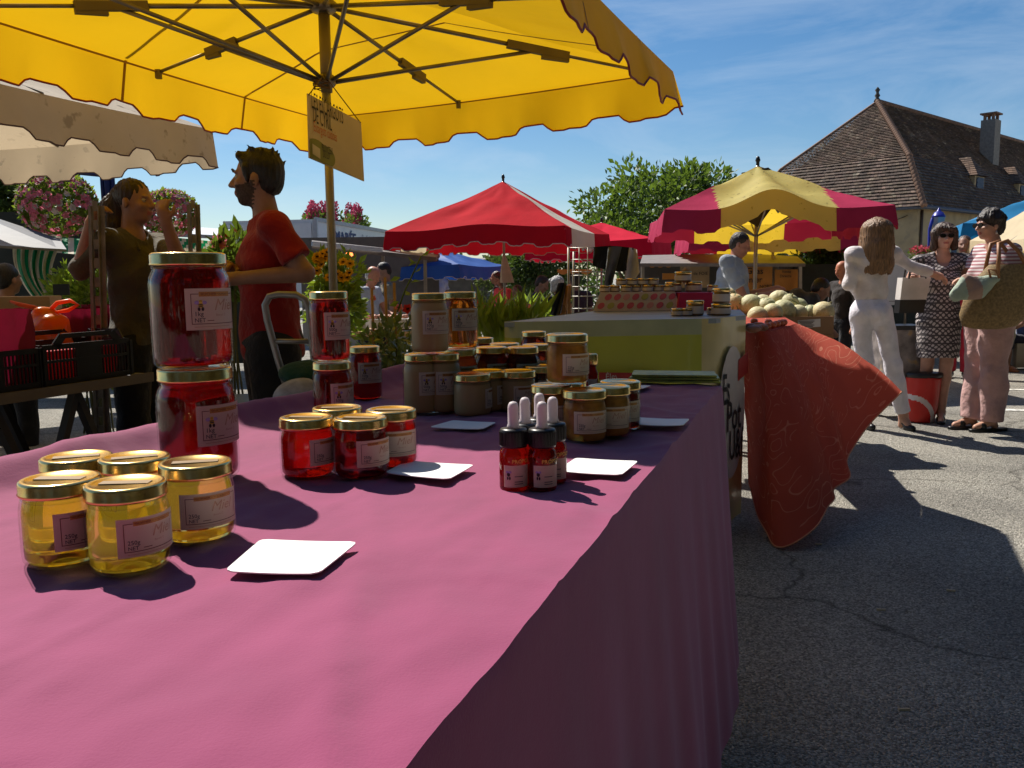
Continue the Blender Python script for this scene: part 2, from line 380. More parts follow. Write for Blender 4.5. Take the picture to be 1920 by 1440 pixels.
HONEY = {
    'acacia': honey_mat('acacia_honey', (1.0, 0.84, 0.30), (1.0, 0.66, 0.04), 1.0, 0.14),
    'red': honey_mat('dark_red_honey', (0.42, 0.010, 0.005), (0.8, 0.02, 0.003), 1.0, 0.08),
    'deep': honey_mat('deep_red_honey', (0.20, 0.004, 0.004), (0.50, 0.008, 0.005), 1.0, 0.04),
    'amber': honey_mat('amber_honey', (0.80, 0.26, 0.03), (0.85, 0.25, 0.02), 0.95, 0.14),
    'brown': honey_mat('brown_honey', (0.30, 0.030, 0.012), (0.40, 0.04, 0.008), 0.9, 0.06),
    'cream': honey_mat('creamed_honey', (0.66, 0.43, 0.19), (0.7, 0.42, 0.14), 0.0, 0.25, 0.35),
    'comb': honey_mat('cloudy_honey', (0.72, 0.33, 0.06), (0.8, 0.35, 0.04), 0.5, 0.15, 0.15, 0.45),
}
M_LID = mat('gold_lid', (0.86, 0.58, 0.22), 0.22, 1.0, var=0.05, vscale=30, bump=0.03, bscale=60)
M_STRIP = mat('lid_seal', (0.25, 0.15, 0.06), 0.5)
M_LABEL = mat('cream_label', (0.86, 0.76, 0.58), 0.7, var=0.03, transl=0.35)
M_INKB = mat('brown_ink', (0.20, 0.06, 0.025), 0.7); M_INKK = mat('dark_ink', (0.035, 0.03, 0.03), 0.7)
M_GOLD = mat('gold_ink', (0.55, 0.30, 0.07), 0.6); M_SCRIPT = mat('tan_ink', (0.60, 0.40, 0.24), 0.7)
M_WING = mat('lilac_ink', (0.40, 0.33, 0.62), 0.7); M_YEL = mat('yellow_ink', (0.75, 0.52, 0.06), 0.7)
INKS = [M_INKB, M_INKK, M_GOLD, M_SCRIPT, M_WING, M_YEL]
# kind: radius, height, lid radius, lid height, neck, label (width angle, z0, z1), weight text
KIND = {'250': (.0375, .083, .0365, .0135, .90, (1.75, .020, .056), '250g'), '225': (.0370, .086, .0360, .0135, .90, (1.7, .018, .054), '225g'),
        '500': (.0362, .124, .0335, .0135, .88, (1.6, .040, .088), '500g'), '1kg': (.0525, .153, .0485, .0160, .88, (1.5, .052, .106), '1kg'),
        'tall': (.0385, .120, .0345, .0135, .86, (1.6, .040, .086), '500g'), 'squat': (.0385, .084, .0370, .0135, .92, (1.1, .018, .056), '250g')}
_JM = {}
def bend(R, a0, pts): return [V((R*math.sin(a0+x/R), -R*math.cos(a0+x/R), z)) for x, z in pts]
def jar_meshes(kind, honey):
    k = (kind, honey)
    if k in _JM: return _JM[k]
    R, H, LR, LH, nk, (lw, z0, z1), wt = KIND[kind]
    hb = H-LH; sh = hb-0.006-0.10*(H-0.06); n = 40
    g = MB(); rn = R*nk
    prof = [(R*.72, .0), (R*.90, .0015), (R*.975, .006), (R, .014), (R, sh-.010), (R*.985, sh-.004), (R*lerp(1, nk, .55), sh+.003), (rn, sh+.009), (rn, hb-.006), (rn*1.03, hb-.004), (rn*1.03, hb+.004)]
    g.lathe(prof, n, cap=False)
    g.add([(R*.72*math.cos(2*math.pi*i/n), R*.72*math.sin(2*math.pi*i/n), 0) for i in range(n)], [tuple(range(n))[::-1]])
    h = MB(); c = 0.0022
    hp = [(R*.68, .004), (R*.86, .0048), (R*.95-c*.3, .009), (R-c, .016), (R-c, sh-.011), (R*.985-c, sh-.005), (R*lerp(1, nk, .55)-c, sh+.002), (rn-c, sh+.008), (rn-c, lerp(sh+.009, hb, .55))]
    h.lathe(hp, n)
    l = MB(); l.lathe([(LR-.0015, hb-.001), (LR, hb-.0005), (LR+.0008, hb+.001), (LR, hb+.0025), (LR, H-.003), (LR-.0008, H-.001), (LR-.003, H), (LR-.0065, H-.0004), (LR-.0085, H-.0016), (.001, H-.0016)], 48)
    st = MB(); st.box((0, 0, H-.0009), (LR*1.25, LR*.34, .0008))
    lb = MB(); RL = R+.0005; ns = 18; a0 = -lw/2
    lb.grid([[V((RL*math.sin(a0+lw*i/ns), -RL*math.cos(a0+lw*i/ns), z)) for i in range(ns+1)] for z in (z0, lerp(z0, z1, .5), z1)])
    # lettering bent round the jar: left edge of the label is x = 0
    W = lw*RL; Hh = z1-z0; RI = RL+.0004; ink = MB()
    def put(vs, fs, mi): ink.add(bend(RI, a0, vs), fs, mi)
    def rect(x, y, w_, h_, mi):
        m = max(2, int(w_/.003)); P = [(x+w_*i/m, z0+y+dy) for dy in (0, h_) for i in range(m+1)]
        put(P, [(i, i+1, m+2+i, m+1+i) for i in range(m)], mi)
    def txt(body, x, y, size, mi, **kk):
        vs, fs = text2d(body, size, **kk); put([(x+a, z0+y+b) for a, b in vs], fs, mi)
    th = .0006*R/.0375; fx0, fx1, fy0, fy1 = W*.09, W*.95, Hh*.14, Hh*.86
    rect(fx0, fy0, th, fy1-fy0, 0); rect(fx1, fy0, th, fy1-fy0, 0); rect(fx0, fy0, fx1-fx0, th, 0); rect(fx0, fy1, fx1-fx0, th, 0)
    ink2 = W*.22
    rect(W*.22, fy1-Hh*.055, W*.62, Hh*.115, 2)
    RI += .0003
    txt('RUCHER', W*.25, fy1-Hh*.034, Hh*.105, 0, bold=.01); txt('La Fontaine'[:7], W*.57, fy1-Hh*.03, Hh*.085, 0)
    txt('Miel', W*.46, Hh*.47, Hh*.40, 3, shear=.35)
    txt(wt, W*.135, Hh*.33 if wt != '1kg' else Hh*.34, Hh*.155, 1); txt('NET', W*.135, Hh*.19, Hh*.14, 1)
    rect(W*.34, Hh*.215, W*.12, th, 0)
    txt('Benoit C', W*.50, Hh*.33, Hh*.085, 3)
    rect(W*.13, Hh*.07, W*.7, th*.8, 3)
    if kind in ('500', '1kg', 'tall'):   # the small bee above the weight
        cx, cz, s = W*.245, Hh*.60, Hh*.11
        def blob(x, y, rx, ry, mi, m=10): put([(cx+x*s+rx*s*math.cos(2*math.pi*i/m), z0+cz+y*s+ry*s*math.sin(2*math.pi*i/m)) for i in range(m)], [tuple(range(m))], mi)
        blob(-.75, .55, .6, .42, 4); blob(.75, .55, .6, .42, 4); RI += .0002
        blob(0, .75, .42, .4, 5); blob(0, 0, .55, .6, 5); RI += .0002
        blob(0, .18, .55, .13, 1); blob(0, -.2, .55, .15, 1); blob(-.4, -.85, .3, .45, 1); blob(.4, -.85, .3, .45, 1); blob(-.14, .8, .08, .1, 1); blob(.14, .8, .08, .1, 1)
    _JM[k] = [('glass', g.mesh('glass', M_GLASS)), ('honey', h.mesh('honey', HONEY[honey])), ('lid', l.mesh('lid', M_LID)), ('seal_strip', st.mesh('seal_strip', M_STRIP)),
              ('label', lb.mesh('label', M_LABEL)), ('lettering', ink.mesh('lettering', INKS))]
    return _JM[k]
def jar(kind, honey, x, y, z, turn, label, group, strip=True):
    """stands with its lid-top centre seen at photo point (x, y); z is the height of what it stands on"""
    H = KIND[kind][1]; p = at_z(x, y, z+H); return jar_at(kind, honey, p, z, turn, label, group, strip)
def jar_at(kind, honey, p, z, turn, label, group, strip=True):
    face = math.atan2(-p.x, p.y)    # towards the camera
    o = thing('honey_jar', label, 'jar', (p.x, p.y, z+.0012), 0, group); parts = {}
    ry = turn+face+.1
    for nm, me in jar_meshes(kind, honey):
        if nm == 'seal_strip' and not strip: continue
        par = parts['lid'] if nm == 'seal_strip' else parts['label'] if nm == 'lettering' else o
        c = bpy.data.objects.new(nm, me); COL.objects.link(c); c.parent = par; parts[nm] = c
        if nm == 'label': c.rotation_euler = (0, 0, ry)
        if nm == 'lid': c.rotation_euler = (0, 0, rnd.uniform(-.3, .5))
    return o
GA, GR, GK = 'pale honey jars at the front left', 'dark red jars by the small card', 'jars at the far end of the honey table'
jar('250', 'acacia', 112, 897, TZ, .55, 'small pale yellow honey jar at the front left, leftmost of the pair nearest us', GA)
jar('250', 'acacia', 235, 905, TZ, .50, 'small pale yellow honey jar nearest us, its label reading Miel', GA)
jar('250', 'acacia', 366, 866, TZ, .30, 'small pale yellow honey jar in front of the two tall red ones', GA)
jar('250', 'acacia', 143, 856, TZ, .5, 'pale honey jar in the back row, leftmost, only its gold lid showing', GA)
jar('250', 'acacia', 252, 857, TZ, .5, 'pale honey jar in the back row, middle, mostly hidden behind the front pair', GA)
o = jar('1kg', 'deep', 365, 690, TZ, .62, 'large dark red honey jar at the bottom of the tall pair on the left', 'big red jars', False)
jar_at('1kg', 'deep', o.location + V((-.002, .004, 0)), TZ+.1535, .52, 'large dark red honey jar on top of the tall pair on the left', 'big red jars', False)
o = jar('500', 'red', 622, 679, TZ, .60, 'bright red honey jar at the bottom of the middle stack', 'middle stack', False)
jar_at('500', 'red', o.location+V((-.002, .003, 0)), TZ+.1245, .45, 'bright red honey jar on top of the middle stack, beside the parasol pole', 'middle stack', False)
jar('tall', 'red', 683, 650, TZ, .30, 'tall red honey jar marked 1kg right of the middle stack', 'middle stack', False)
jar('250', 'red', 574, 782, TZ, .85, 'small red honey jar, front left of the four with gold lids', GR)
jar('250', 'deep', 675, 783, TZ, .62, 'small darkest red honey jar, front right of the four beside the card', GR)
jar('250', 'red', 733, 768, TZ, .15, 'small red honey jar at the right of the four, its label facing us', GR)
jar('250', 'deep', 632, 764, TZ, .5, 'small red honey jar at the back of the four, only its lid showing', GR)
o = jar('tall', 'cream', 790, 664, TZ, .55, 'tall creamed honey jar at the bottom left of the beige stack', GK, False)
o2 = jar('tall', 'cream', 829, 663, TZ, .35, 'tall creamed honey jar at the bottom right of the beige stack', GK, False)
jar_at('tall', 'cream', (o.location+o2.location)/2+V((-.003, 0, 0)), TZ+.1205, .35, 'tall creamed honey jar on top of the beige stack', GK, False)
o = jar('tall', 'amber', 862, 655, TZ, .25, 'amber honey jar under the orange jar, next to the beige stack', GK, False)
jar_at('tall', 'amber', o.location+V((.002, .002, 0)), TZ+.1205, .25, 'orange amber honey jar standing on another, right of the beige stack', GK, False)
jar('tall', 'brown', 900, 634, TZ, .3, 'tall dark amber jar behind the beige stack, near the lime stall', GK, False)
o = jar('tall', 'brown', 921, 651, TZ, .45, 'dark brown honey jar, leftmost of the dark pair behind the squat jars', GK, False)
jar('tall', 'brown', 946, 644, TZ, .3, 'dark brown honey jar glimpsed between the dark pair', GK, False)
a = jar('tall', 'brown', 980, 651, TZ, .35, 'dark brown honey jar behind the squat jars, rightmost of the dark pair', GK, False)
b = jar('tall', 'brown', 1008, 646, TZ, .3, 'dark brown honey jar beside the stack of cloudy jars', GK, False)
jar('tall', 'brown', 1001, 622, TZ, .3, 'tallest dark jar at the back of the far group, against the lime banner', GK, False)
jar('squat', 'cream', 885, 701, TZ, 1.15, 'squat creamed honey jar at the front left of the far group', GK, False)
jar('squat', 'cream', 914, 695, TZ, .95, 'squat creamed honey jar half hidden between its two neighbours', GK, False)
jar('squat', 'cream', 970, 695, TZ, .25, 'squat creamed honey jar with its label facing us, far group', GK, False)
jar('squat', 'brown', 1014, 686, TZ, .3, 'squat dark honey jar behind the cloudy jars', GK, False)
GF = 'cloudy honey jars by the droppers'
f1 = jar('225', 'comb', 1034, 722, TZ, .9, 'cloudy orange honey jar behind the white droppers', GF, False)
f2 = jar('225', 'comb', 1096, 731, TZ, .28, 'cloudy orange honey jar marked 225g right of the droppers', GF, False)
jar('225', 'comb', 1142, 724, TZ, .1, 'cloudy honey jar second from the right in the group by the droppers', GF, False)
jar('225', 'brown', 1163, 715, TZ, .2, 'dark honey jar rightmost in the group by the droppers', GF, False)
f3 = jar('225', 'comb', 1062, 712, TZ, .5, 'cloudy honey jar at the back, supporting the upper jar by the droppers', GF, False)
jar_at('225', 'comb', (f1.location+f2.location+f3.location)/3, TZ+.0868, .55, 'cloudy orange honey jar standing on top of others by the droppers', GF, False)

# ------------------------------------------------------------------ propolis droppers
M_BOT = honey_mat('dark_propolis_glass', (0.36, 0.012, 0.006), (0.7, 0.04, 0.01), 0.8, 0.12)
M_BLK = mat('black_plastic', (0.012, 0.012, 0.013), 0.35); M_RUB = mat('white_rubber', (0.72, 0.63, 0.63), 0.5, transl=0.2)
M_YTXT = mat('yellow_print', (0.75, 0.62, 0.12), 0.6)
def dropper_meshes():
    R = .0165; b = MB(); b.lathe([(R*.75, 0), (R*.95, .001), (R, .004), (R, .040), (R*.93, .046), (R*.7, .050), (R*.7, .054)], 28)
    c = MB(); c.lathe([(R*.93, .050), (R*.95, .052), (R*.95, .068), (R*.9, .0705), (R*.45, .0712)], 28)
    for i in range(28):
        a = 2*math.pi*i/28; c.box((R*.95*math.cos(a), R*.95*math.sin(a), .060), (.0012, .0012, .015), rotz(a))
    t = MB(); t.lathe([(.0072, .070), (.0072, .074), (.0062, .076), (.0062, .094), (.0056, .098), (.0038, .1006), (.0008, .1015)], 20)
    l = MB(); lw = 1.9; a0 = -lw/2; RL = R+.0005
    l.grid([[V((RL*math.sin(a0+lw*i/14), -RL*math.cos(a0+lw*i/14), z)) for i in range(15)] for z in (.006, .019, .031)])
    k = MB(); RI = RL+.0004
    vs, fs = text2d('PROPOLIS', .0062, bold=.01); k.add(bend(RI, a0, [(x+.010, y+.0335) for x, y in vs]), fs, 0)
    m = 10
    for cx, cz, rx, rz_, mi in ((.006, .021, .002, .0026, 1), (.0045, .0235, .0018, .0014, 2), (.0078, .0235, .0018, .0014, 2), (.005, .0165, .001, .002, 1), (.0075, .0165, .001, .002, 1)):
        k.add(bend(RI, a0, [(cx+rx*math.cos(2*math.pi*i/m), cz+rz_*math.sin(2*math.pi*i/m)) for i in range(m)]), [tuple(range(m))], mi)
    for zz in (.012, .0095, .018): k.add(bend(RI, a0, [(.013+i*.002, zz+d) for d in (0, .0007) for i in range(6)]), [(i, i+1, 7+i, 6+i) for i in range(5)], 1)
    return [('bottle', b.mesh('bottle', M_BOT)), ('cap', c.mesh('cap', M_BLK)), ('dropper_bulb', t.mesh('dropper_bulb', M_RUB)), ('label', l.mesh('label', M_LABEL)), ('lettering', k.mesh('lettering', [M_YTXT, M_INKK, M_WING]))]
DM = dropper_meshes()
for (x, y, s, turn, lab) in ((962, 754, 1.12, .25, 'propolis dropper bottle at the front left, white rubber bulb on a black cap'), (1016, 754, 1.12, .30, 'propolis dropper bottle at the front right, PROPOLIS in yellow print'),
                       (984, 746, 1.12, .3, 'propolis dropper bottle second from the left, mostly behind the front one'), (1036, 745, 1.12, .15, 'propolis dropper bottle rightmost, beside the white card'),
                       (1011, 738, 1.12, .3, 'propolis dropper bottle at the very back of the five')):
    p = at_z(x, y, TZ+.1015*s); o = thing('dropper_bottle', lab, 'bottle', (p.x, p.y, TZ+.001), 0, 'propolis droppers'); o.scale = (s, s, s); par = {}
    for nm, me in DM:
        c = bpy.data.objects.new(nm, me); COL.objects.link(c); c.parent = par['label'] if nm == 'lettering' else o; par[nm] = c
        if nm == 'label': c.rotation_euler = (0, 0, turn)
# small vial behind the cloudy jars
p = at_z(1110, 664, TZ+.10); o = thing('small_vial', 'slim dark vial with a pale cap behind the cloudy jars', 'bottle', (p.x, p.y, TZ+.001))
q = MB(); q.lathe([(.012, 0), (.0135, .003), (.0135, .058), (.009, .068), (.009, .075)], 20); obj('bottle', q, M_BOT, o, True)
q = MB(); q.lathe([(.0125, .075), (.0128, .077), (.0128, .097), (.011, .1)], 20); obj('cap', q, M_LID, o, True)
q = MB(); q.grid([[V((.0138*math.sin(a), -.0138*math.cos(a), z)) for a in [i*.2-.8 for i in range(9)]] for z in (.01, .045)]); obj('label', q, M_LABEL, o, True)

# ------------------------------------------------------------------ price cards
M_CARD = mat('white_card', (0.82, 0.80, 0.77), 0.6, var=0.02)
def card(c4, label, lift=.0018):
    P = [at_z(x, y, TZ+.004) for x, y in c4]; n = 12; m = MB(); rows = []
    for s in range(2):
        g = []
        for i in range(n+1):
            r = []
            for j in range(n+1):
                u, v = i/n, j/n; p = P[0].lerp(P[1], u).lerp(P[3].lerp(P[2], u), v)
                uu, vv = abs(u-.5)*2, abs(v-.5)*2
                k = 1.0
                if uu > .86 and vv > .80:   # rounded corners
                    du, dv = (uu-.86)/.14, (vv-.80)/.20; L = math.hypot(du, dv)
                    if L > 1: k = 1/L
                    uu2, vv2 = .86+.14*du*k, .80+.20*dv*k
                    u2, v2 = .5+math.copysign(uu2, u-.5)/2, .5+math.copysign(vv2, v-.5)/2
                    p = P[0].lerp(P[1], u2).lerp(P[3].lerp(P[2], u2), v2)
                z = TZ+.0075+lift*((uu**2)*.5+.5*(u*v)**2)
                r.append(V((p.x, p.y, z+(0.0012 if s else 0))))
            g.append(r)
        rows.append(g)
    m.grid(rows[1]); m.grid([r[::-1] for r in rows[0]])
    e = [(0, j) for j in range(n)] + [(i, n) for i in range(n)] + [(n, j) for j in range(n, 0, -1)] + [(i, 0) for i in range(n, 0, -1)]
    m.add([rows[s][i][j] for s in (0, 1) for i, j in e], [(k, (k+1) % len(e), (k+1) % len(e)+len(e), k+len(e)) for k in range(len(e))])
    single('price_card', m, M_CARD, label, 'card', 'blank white cards on the table')
card([(490, 1020), (672, 1025), (597, 1088), (421, 1081)], 'blank white card nearest us, right of the pale yellow jars')
card([(764, 870), (890, 878), (842, 907), (722, 893)], 'blank white card in front of the four small red jars')
card([(850, 793), (931, 797), (905, 811), (805, 806)], 'blank white card lying between the red jars and the squat jars')
card([(1080, 865), (1197, 871), (1165, 899), (1043, 890)], 'blank white card touching the propolis droppers')
card([(1195, 788), (1293, 791), (1280, 805), (1187, 801)], 'blank white card right of the cloudy jars, near the table edge', .003)
card([(1175, 724), (1221, 727), (1203, 734), (1160, 733)], 'smallest visible white card, by the green leaflets', .002)
M_LEAF = mat('green_leaflet', (0.36, 0.38, 0.06), 0.45, var=0.35, vscale=25)
for i in range(3):
    q = MB(); P = [at_z(x+rnd.uniform(-8, 8), y, TZ+.006) for x, y in ((1190, 709), (1345, 711), (1349, 720), (1178, 718))]
    q.poly([V((p.x, p.y, TZ+.008+i*.007)) for p in P], .005, (0, 0, 1)); single('leaflet_stack', q, M_LEAF, 'pile of green printed leaflets on the far corner of the purple table, %s of three' % ('lowest', 'middle', 'topmost')[i], 'leaflets', 'leaflets on the purple table')
# ------------------------------------------------------------------ market parasols
M_ALU = mat('brushed_pole', (0.33, 0.30, 0.26), 0.42, 0.7, var=0.12, vscale=12)
M_STEEL = mat('rib_steel', (0.20, 0.17, 0.13), 0.4, 0.7, var=0.2, vscale=9)
def scallop(u, wl):
    f = (u/wl) % 1.0
    s = 0.5+0.5*math.cos(2*math.pi*f); s = max(0, min(1, (s-.22)/.42)); return s*s*(3-2*s)*.85+.15*f
def canopy(root, cor, apex, val, mats, panel=lambda e, s, k=0: 0, amp=.05, wl=.42, flare=.03, trim=None, seg=44, rings=9, sag=.03, lift=None, trim_r=.005, wob=.045, vpanel=None, rises=()):
    """cor: four seam corners in order; parts canopy, valance, piping"""
    cen = sum(cor, V((0, 0, 0)))/4; top = MB(); N = len(cor)
    def per(e, s):
        a, b = cor[e], cor[(e+1) % N]; p = a.lerp(b, s); p = p-V((0, 0, sag*math.sin(math.pi*s)))
        if lift and lift[0] == e: p = p+V((0, 0, lift[1]*math.exp(-((s-lift[2])/lift[3])**2)))
        return p
    def seam(e, s, k):
        p = per(e, s); q = p.lerp(apex, k)
        q.z += 0.10*(apex.z-cen.z)*math.sin(math.pi*k)*-1*0.35 + wob*noise3((p.x*1.7+7, p.y*1.7, k*4))*math.sin(math.pi*min(1, k*1.1))
        return q
    for e in range(N):
        P = [[seam(e, s/seg, k/rings) for s in range(seg+1)] for k in range(rings+1)]
        top.grid(P, mfun=lambda i, j, e=e: panel(e, (j+.5)/seg, (i+.5)/rings))
    cv = obj('canopy', top, mats, root)
    for e in range(N):
        a, b = cor[e], cor[(e+1) % N]; L = (b-a).length; d = (b-a).normalized(); out = V((d.y, -d.x, 0))
        if out.dot((a+b)/2-cen) < 0: out = -out
        nv = max(seg, int(L/wl*14)); vm = MB(); low = []; rows = []
        for k in range(7):
            r = []
            for j in range(nv+1):
                s = j/nv; h = val+amp*scallop(s*L, wl)-amp*.5
                kk = k/6; p = per(e, s)
                ww = (0.018*math.sin(s*L*9+e)+0.02*noise3((s*L*2.2, e, 3)))*kk
                # the corners close up
                cs = max(0, 1-min(s, 1-s)*L/.12)
                r.append(p+out*(flare*kk*(1-.0*cs)+ww*(1-cs)) - d*(0 if cs == 0 else 0)+V((0, 0, -h*kk)) + d*(flare*kk*cs*(-1 if s < .5 else 1)))
            rows.append(r)
        low = rows[-1]
        vm.grid(rows, mfun=lambda i, j, e=e, nv=nv: (vpanel or panel)(e, (j+.5)/nv, 0))
        vo = obj('valance', vm, mats, root)
        if trim is not None:
            t = MB(); t.tube(low, trim_r, 5); obj('piping', t, trim, vo)
    return per
def pole(root, base, top, r, m=M_ALU, n=14):
    q = MB(); q.tube([base, base.lerp(top, .5), top], r, n); return obj('pole', q, m, root)

def yellow_fabric(name, col, tcol, tr, stain=None):
    return mat(name, col, 0.7, var=0.13, vscale=2.2, transl=tr, tcol=tcol, bump=0.8, bscale=4, spec=0.2, stain=stain)
M_YCAN = yellow_fabric('yellow_canvas', (0.74, 0.43, 0.012), (0.95, 0.55, 0.008), 0.34)
M_REDTRIM = mat('red_piping', (0.30, 0.03, 0.02), 0.6)
M_SLEEVE = mat('rib_pocket', (0.16, 0.12, 0.04), 0.8)
ZY = 2.40
C1, C2_ = at_z(597, 222, ZY), at_z(1262, 134, ZY)
A_ = (C1-at_z(75, 61, ZY)).normalized(); AL = 3.2
C3, C4 = C2_-A_*3.46-V((.16, 0, 0)), C1-A_*3.72
pb = at_y(618, 360, 4.85); POLE_XY = V((pb.x, pb.y))
hub = at_y(606, 12, 4.85); low = at_y(612, 152, 4.85); apex = V((hub.x, hub.y, hub.z+.16))
yp = thing('market_parasol', 'big yellow rectangular market parasol with red piping, spread above the honey table', 'parasol', (pb.x, pb.y, 0))
CY = [C1, C2_, C3, C4]
canopy(yp, CY, apex, .225, [M_YCAN], amp=.060, wl=.52, flare=.05, trim=M_REDTRIM, seg=60, rings=14, sag=.02, trim_r=.006, wob=.03)
pole(yp, V((pb.x, pb.y, 0)), V((hub.x, hub.y, hub.z+.12)), .024)
q = MB(); q.tube([low-V((0, 0, .06)), low+V((0, 0, .35))], .031, 14); obj('pole_sleeve', q, mat('olive_tube', (.22, .17, .08), .5, .4), yp)
for z, r, nm in ((hub.z, .075, 'upper_hub'), (low.z, .055, 'lower_hub')):
    q = MB(); q.lathe([(.02, -.03), (r*.8, -.03), (r, -.015), (r, .015), (r*.8, .03), (.02, .03)], 20, (pb.x if 0 else hub.x, hub.y, z)); obj(nm, q, M_STEEL, yp)
def on_edge(a, b, s): return a.lerp(b, s)
seamA = lambda px_, py_: at_z(px_, py_, ZY)
ribs = [on_edge(C1, C4, .46), on_edge(C1, C4, .82), on_edge(C1, C2_, .46), C2_, on_edge(C2_, C3, .47), on_edge(C2_, C3, .90), on_edge(C3, C4, .5), on_edge(C4, C3, .06)]
for i, e in enumerate(ribs):
    e = e-V((0, 0, .035)); h0 = V((hub.x, hub.y, hub.z)); dirn = (e-h0)
    a = h0+dirn.normalized()*.06
    mid = h0+dirn*.60
    q = MB(); q.tube([a, mid], .0125, 8); q.tube([mid, h0+dirn*.97], .0095, 8); rb = obj('rib', q, M_STEEL, yp)
    q = MB(); dn = dirn.normalized(); q.bar(h0+dirn*.50, h0+dirn*.68, .034, .045, mi=0); q.bar(h0+dirn*.60-V((0, 0, .03)), h0+dirn*.68-V((0, 0, .02)), .03, .03); obj('rib_pocket', q, M_SLEEVE, rb)
    q = MB(); q.box(h0+dirn*.975-V((0, 0, .01)), (.03, .03, .05)); obj('rib_end', q, M_SLEEVE, rb)
    q = MB(); lo = V((low.x, low.y, low.z)); lo = lo+V((dn.x, dn.y, 0)).normalized()*.05; q.tube([lo, h0+dirn*.57-V((0, 0, .015))], .011, 8); obj('strut', q, M_STEEL, yp)
M_SEAM = mat('canvas_seam', (.34, .17, .012), .8, transl=.2)
# stitched seams across the canvas and along the hem
def seam_line(a, b, w_=.014, off=.012, n=14):
    q = MB(); pts = []
    for i in range(n+1):
        p = a.lerp(b, i/n); pts.append(p-V((0, 0, off)))
    dd = (b-a).normalized(); sd = dd.cross(V((0, 0, 1))).normalized()*w_/2
    q.grid([[p-sd for p in pts], [p+sd for p in pts]]); return q
for e in range(4):
    a, b = CY[e], CY[(e+1) % 4]; pts = [a.lerp(b, i/30)-V((0, 0, .02*math.sin(math.pi*i/30)+.004)) for i in range(31)]
    cen = sum(CY, V((0, 0, 0)))/4
    q = MB(); q.grid([[p+(cen-p).normalized()*.012-V((0, 0, .004)) for p in pts], [p+(cen-p).normalized()*.034-V((0, 0, .0)) for p in pts]]); obj('hem_seam', q, M_SEAM, yp)
# panel seams: strips of doubled cloth running across under the canvas
Ad = A_; Bd = (C2_-C1).normalized()
def ycan(p):
    v = p-hub; ta = v.dot(Ad); tb_ = v.dot(Bd); ea = (C1-hub).dot(Ad) if ta > 0 else (C4-hub).dot(Ad); eb = (C2_-hub).dot(Bd) if tb_ > 0 else (C1-hub).dot(Bd)
    k = 1-min(1, max(abs(ta/ea), abs(tb_/eb))); return ZY+(apex.z-ZY)*k-.035*(apex.z-ZY)*math.sin(math.pi*k)
for s_ in (.24, .52, .76):
    a, b = C1.lerp(C4, s_), C2_.lerp(C3, s_); P = [a.lerp(b, i/40) for i in range(41)]
    q = MB(); q.grid([[V((p.x, p.y, ycan(p)-.05))-Ad*.011 for p in P], [V((p.x, p.y, ycan(p)-.05))+Ad*.011 for p in P]]); obj('panel_seam', q, M_SEAM, yp)
    for c, o in ((a, -Bd), (b, Bd)):
        q = MB(); q.grid([[c+o*(.002+.05*k/4)-V((0, 0, .22*k/4))-Ad*.010-o*.012 for k in range(5)], [c+o*(.002+.05*k/4)-V((0, 0, .22*k/4))+Ad*.010-o*.012 for k in range(5)]]); obj('valance_seam', q, M_SEAM, yp)
# sign hanging from the parasol
M_BOARD = mat('cream_board', (0.66, 0.54, 0.34), 0.65, var=0.06, vscale=4, transl=.25)
sg = [at_y(577, 175, 4.3), at_y(677, 229, 4.75), at_y(683, 340, 4.75), at_y(580, 296, 4.3)]
sroot = thing('hanging_sign', 'cream board sign for snails hanging on strings from the yellow parasol', 'sign', sg[3])
ex = (sg[1]-sg[0]); ey = (sg[3]-sg[0]); nv = ex.cross(ey).normalized()
if nv.y > 0: nv = -nv
q = MB(); q.poly(sg, .006, -nv); bd = obj('board', q, M_BOARD, sroot)
def sp(u, v, o=.002): return sg[0].lerp(sg[1], u).lerp(sg[3].lerp(sg[2], u), v)+nv*o
q = MB(); W_, H_ = ex.length, ey.length; exn, eyn = ex.normalized(), -ey.normalized()
for body, u, v, sz, mi, xs in (('LES ESCARGOTS', .04, .20, .125, 0, .58), ('DE CYRIL', .06, .41, .125, 0, .34), ('Escargots cuisinés', .07, .55, .08, 1, .42), ('PRODUCTEUR', .20, .80, .055, 0, .20), ('DU LOT', .22, .90, .055, 0, .13)):
    vs, fs = text2d(body, sz*H_/.345); wx = max(x for x, y in vs)
    q = MB(); q.add([sp(u, v, .006)+exn*x*xs*W_/wx+eyn*y for x, y in vs], fs, 0); obj('lettering', q, M_INKK if mi == 0 else mat('orange_ink', (.55, .16, .06), .7), bd)
q = MB(); m_ = 26
def disc(cu, cv, ru, rv): q.add([sp(max(0.01, min(.99, cu+ru*math.cos(2*math.pi*i/m_))), min(.99, cv+rv*math.sin(2*math.pi*i/m_)), .003) for i in range(m_)], [tuple(range(m_))])
disc(.13, .84, .20, .18); obj('green_badge', q, mat('olive_badge', (.22, .22, .05), .7), bd)
q = MB(); disc(.30, .86, .14, .16); q.v = [tuple(V(p)+nv*.0008) for p in q.v]; obj('green_badge', q, mat('olive_badge', (.22, .22, .05), .7), bd)
q = MB(); q.add([sp(u, v, .006) for u, v in ((.04, .76), (.17, .79), (.17, .95), (.04, .92))], [(0, 1, 2, 3)]); obj('white_patch', q, mat('badge_paper', (.55, .48, .33), .7), bd)
M_CORD = mat('brown_cord', (.12, .06, .02), .8)
for c in (sp(.01, .02), sp(.98, .02)):
    q = MB(); q.tube([c, low+V((0, -.06, .02))], .003, 5); obj('string', q, M_CORD, sroot)
q = MB(); P = []
for i in range(40):
    a = i*.9; P.append(low+V((.045*math.cos(a)-.02, .045*math.sin(a)-.04, -.03+.02*math.sin(i*.7))))
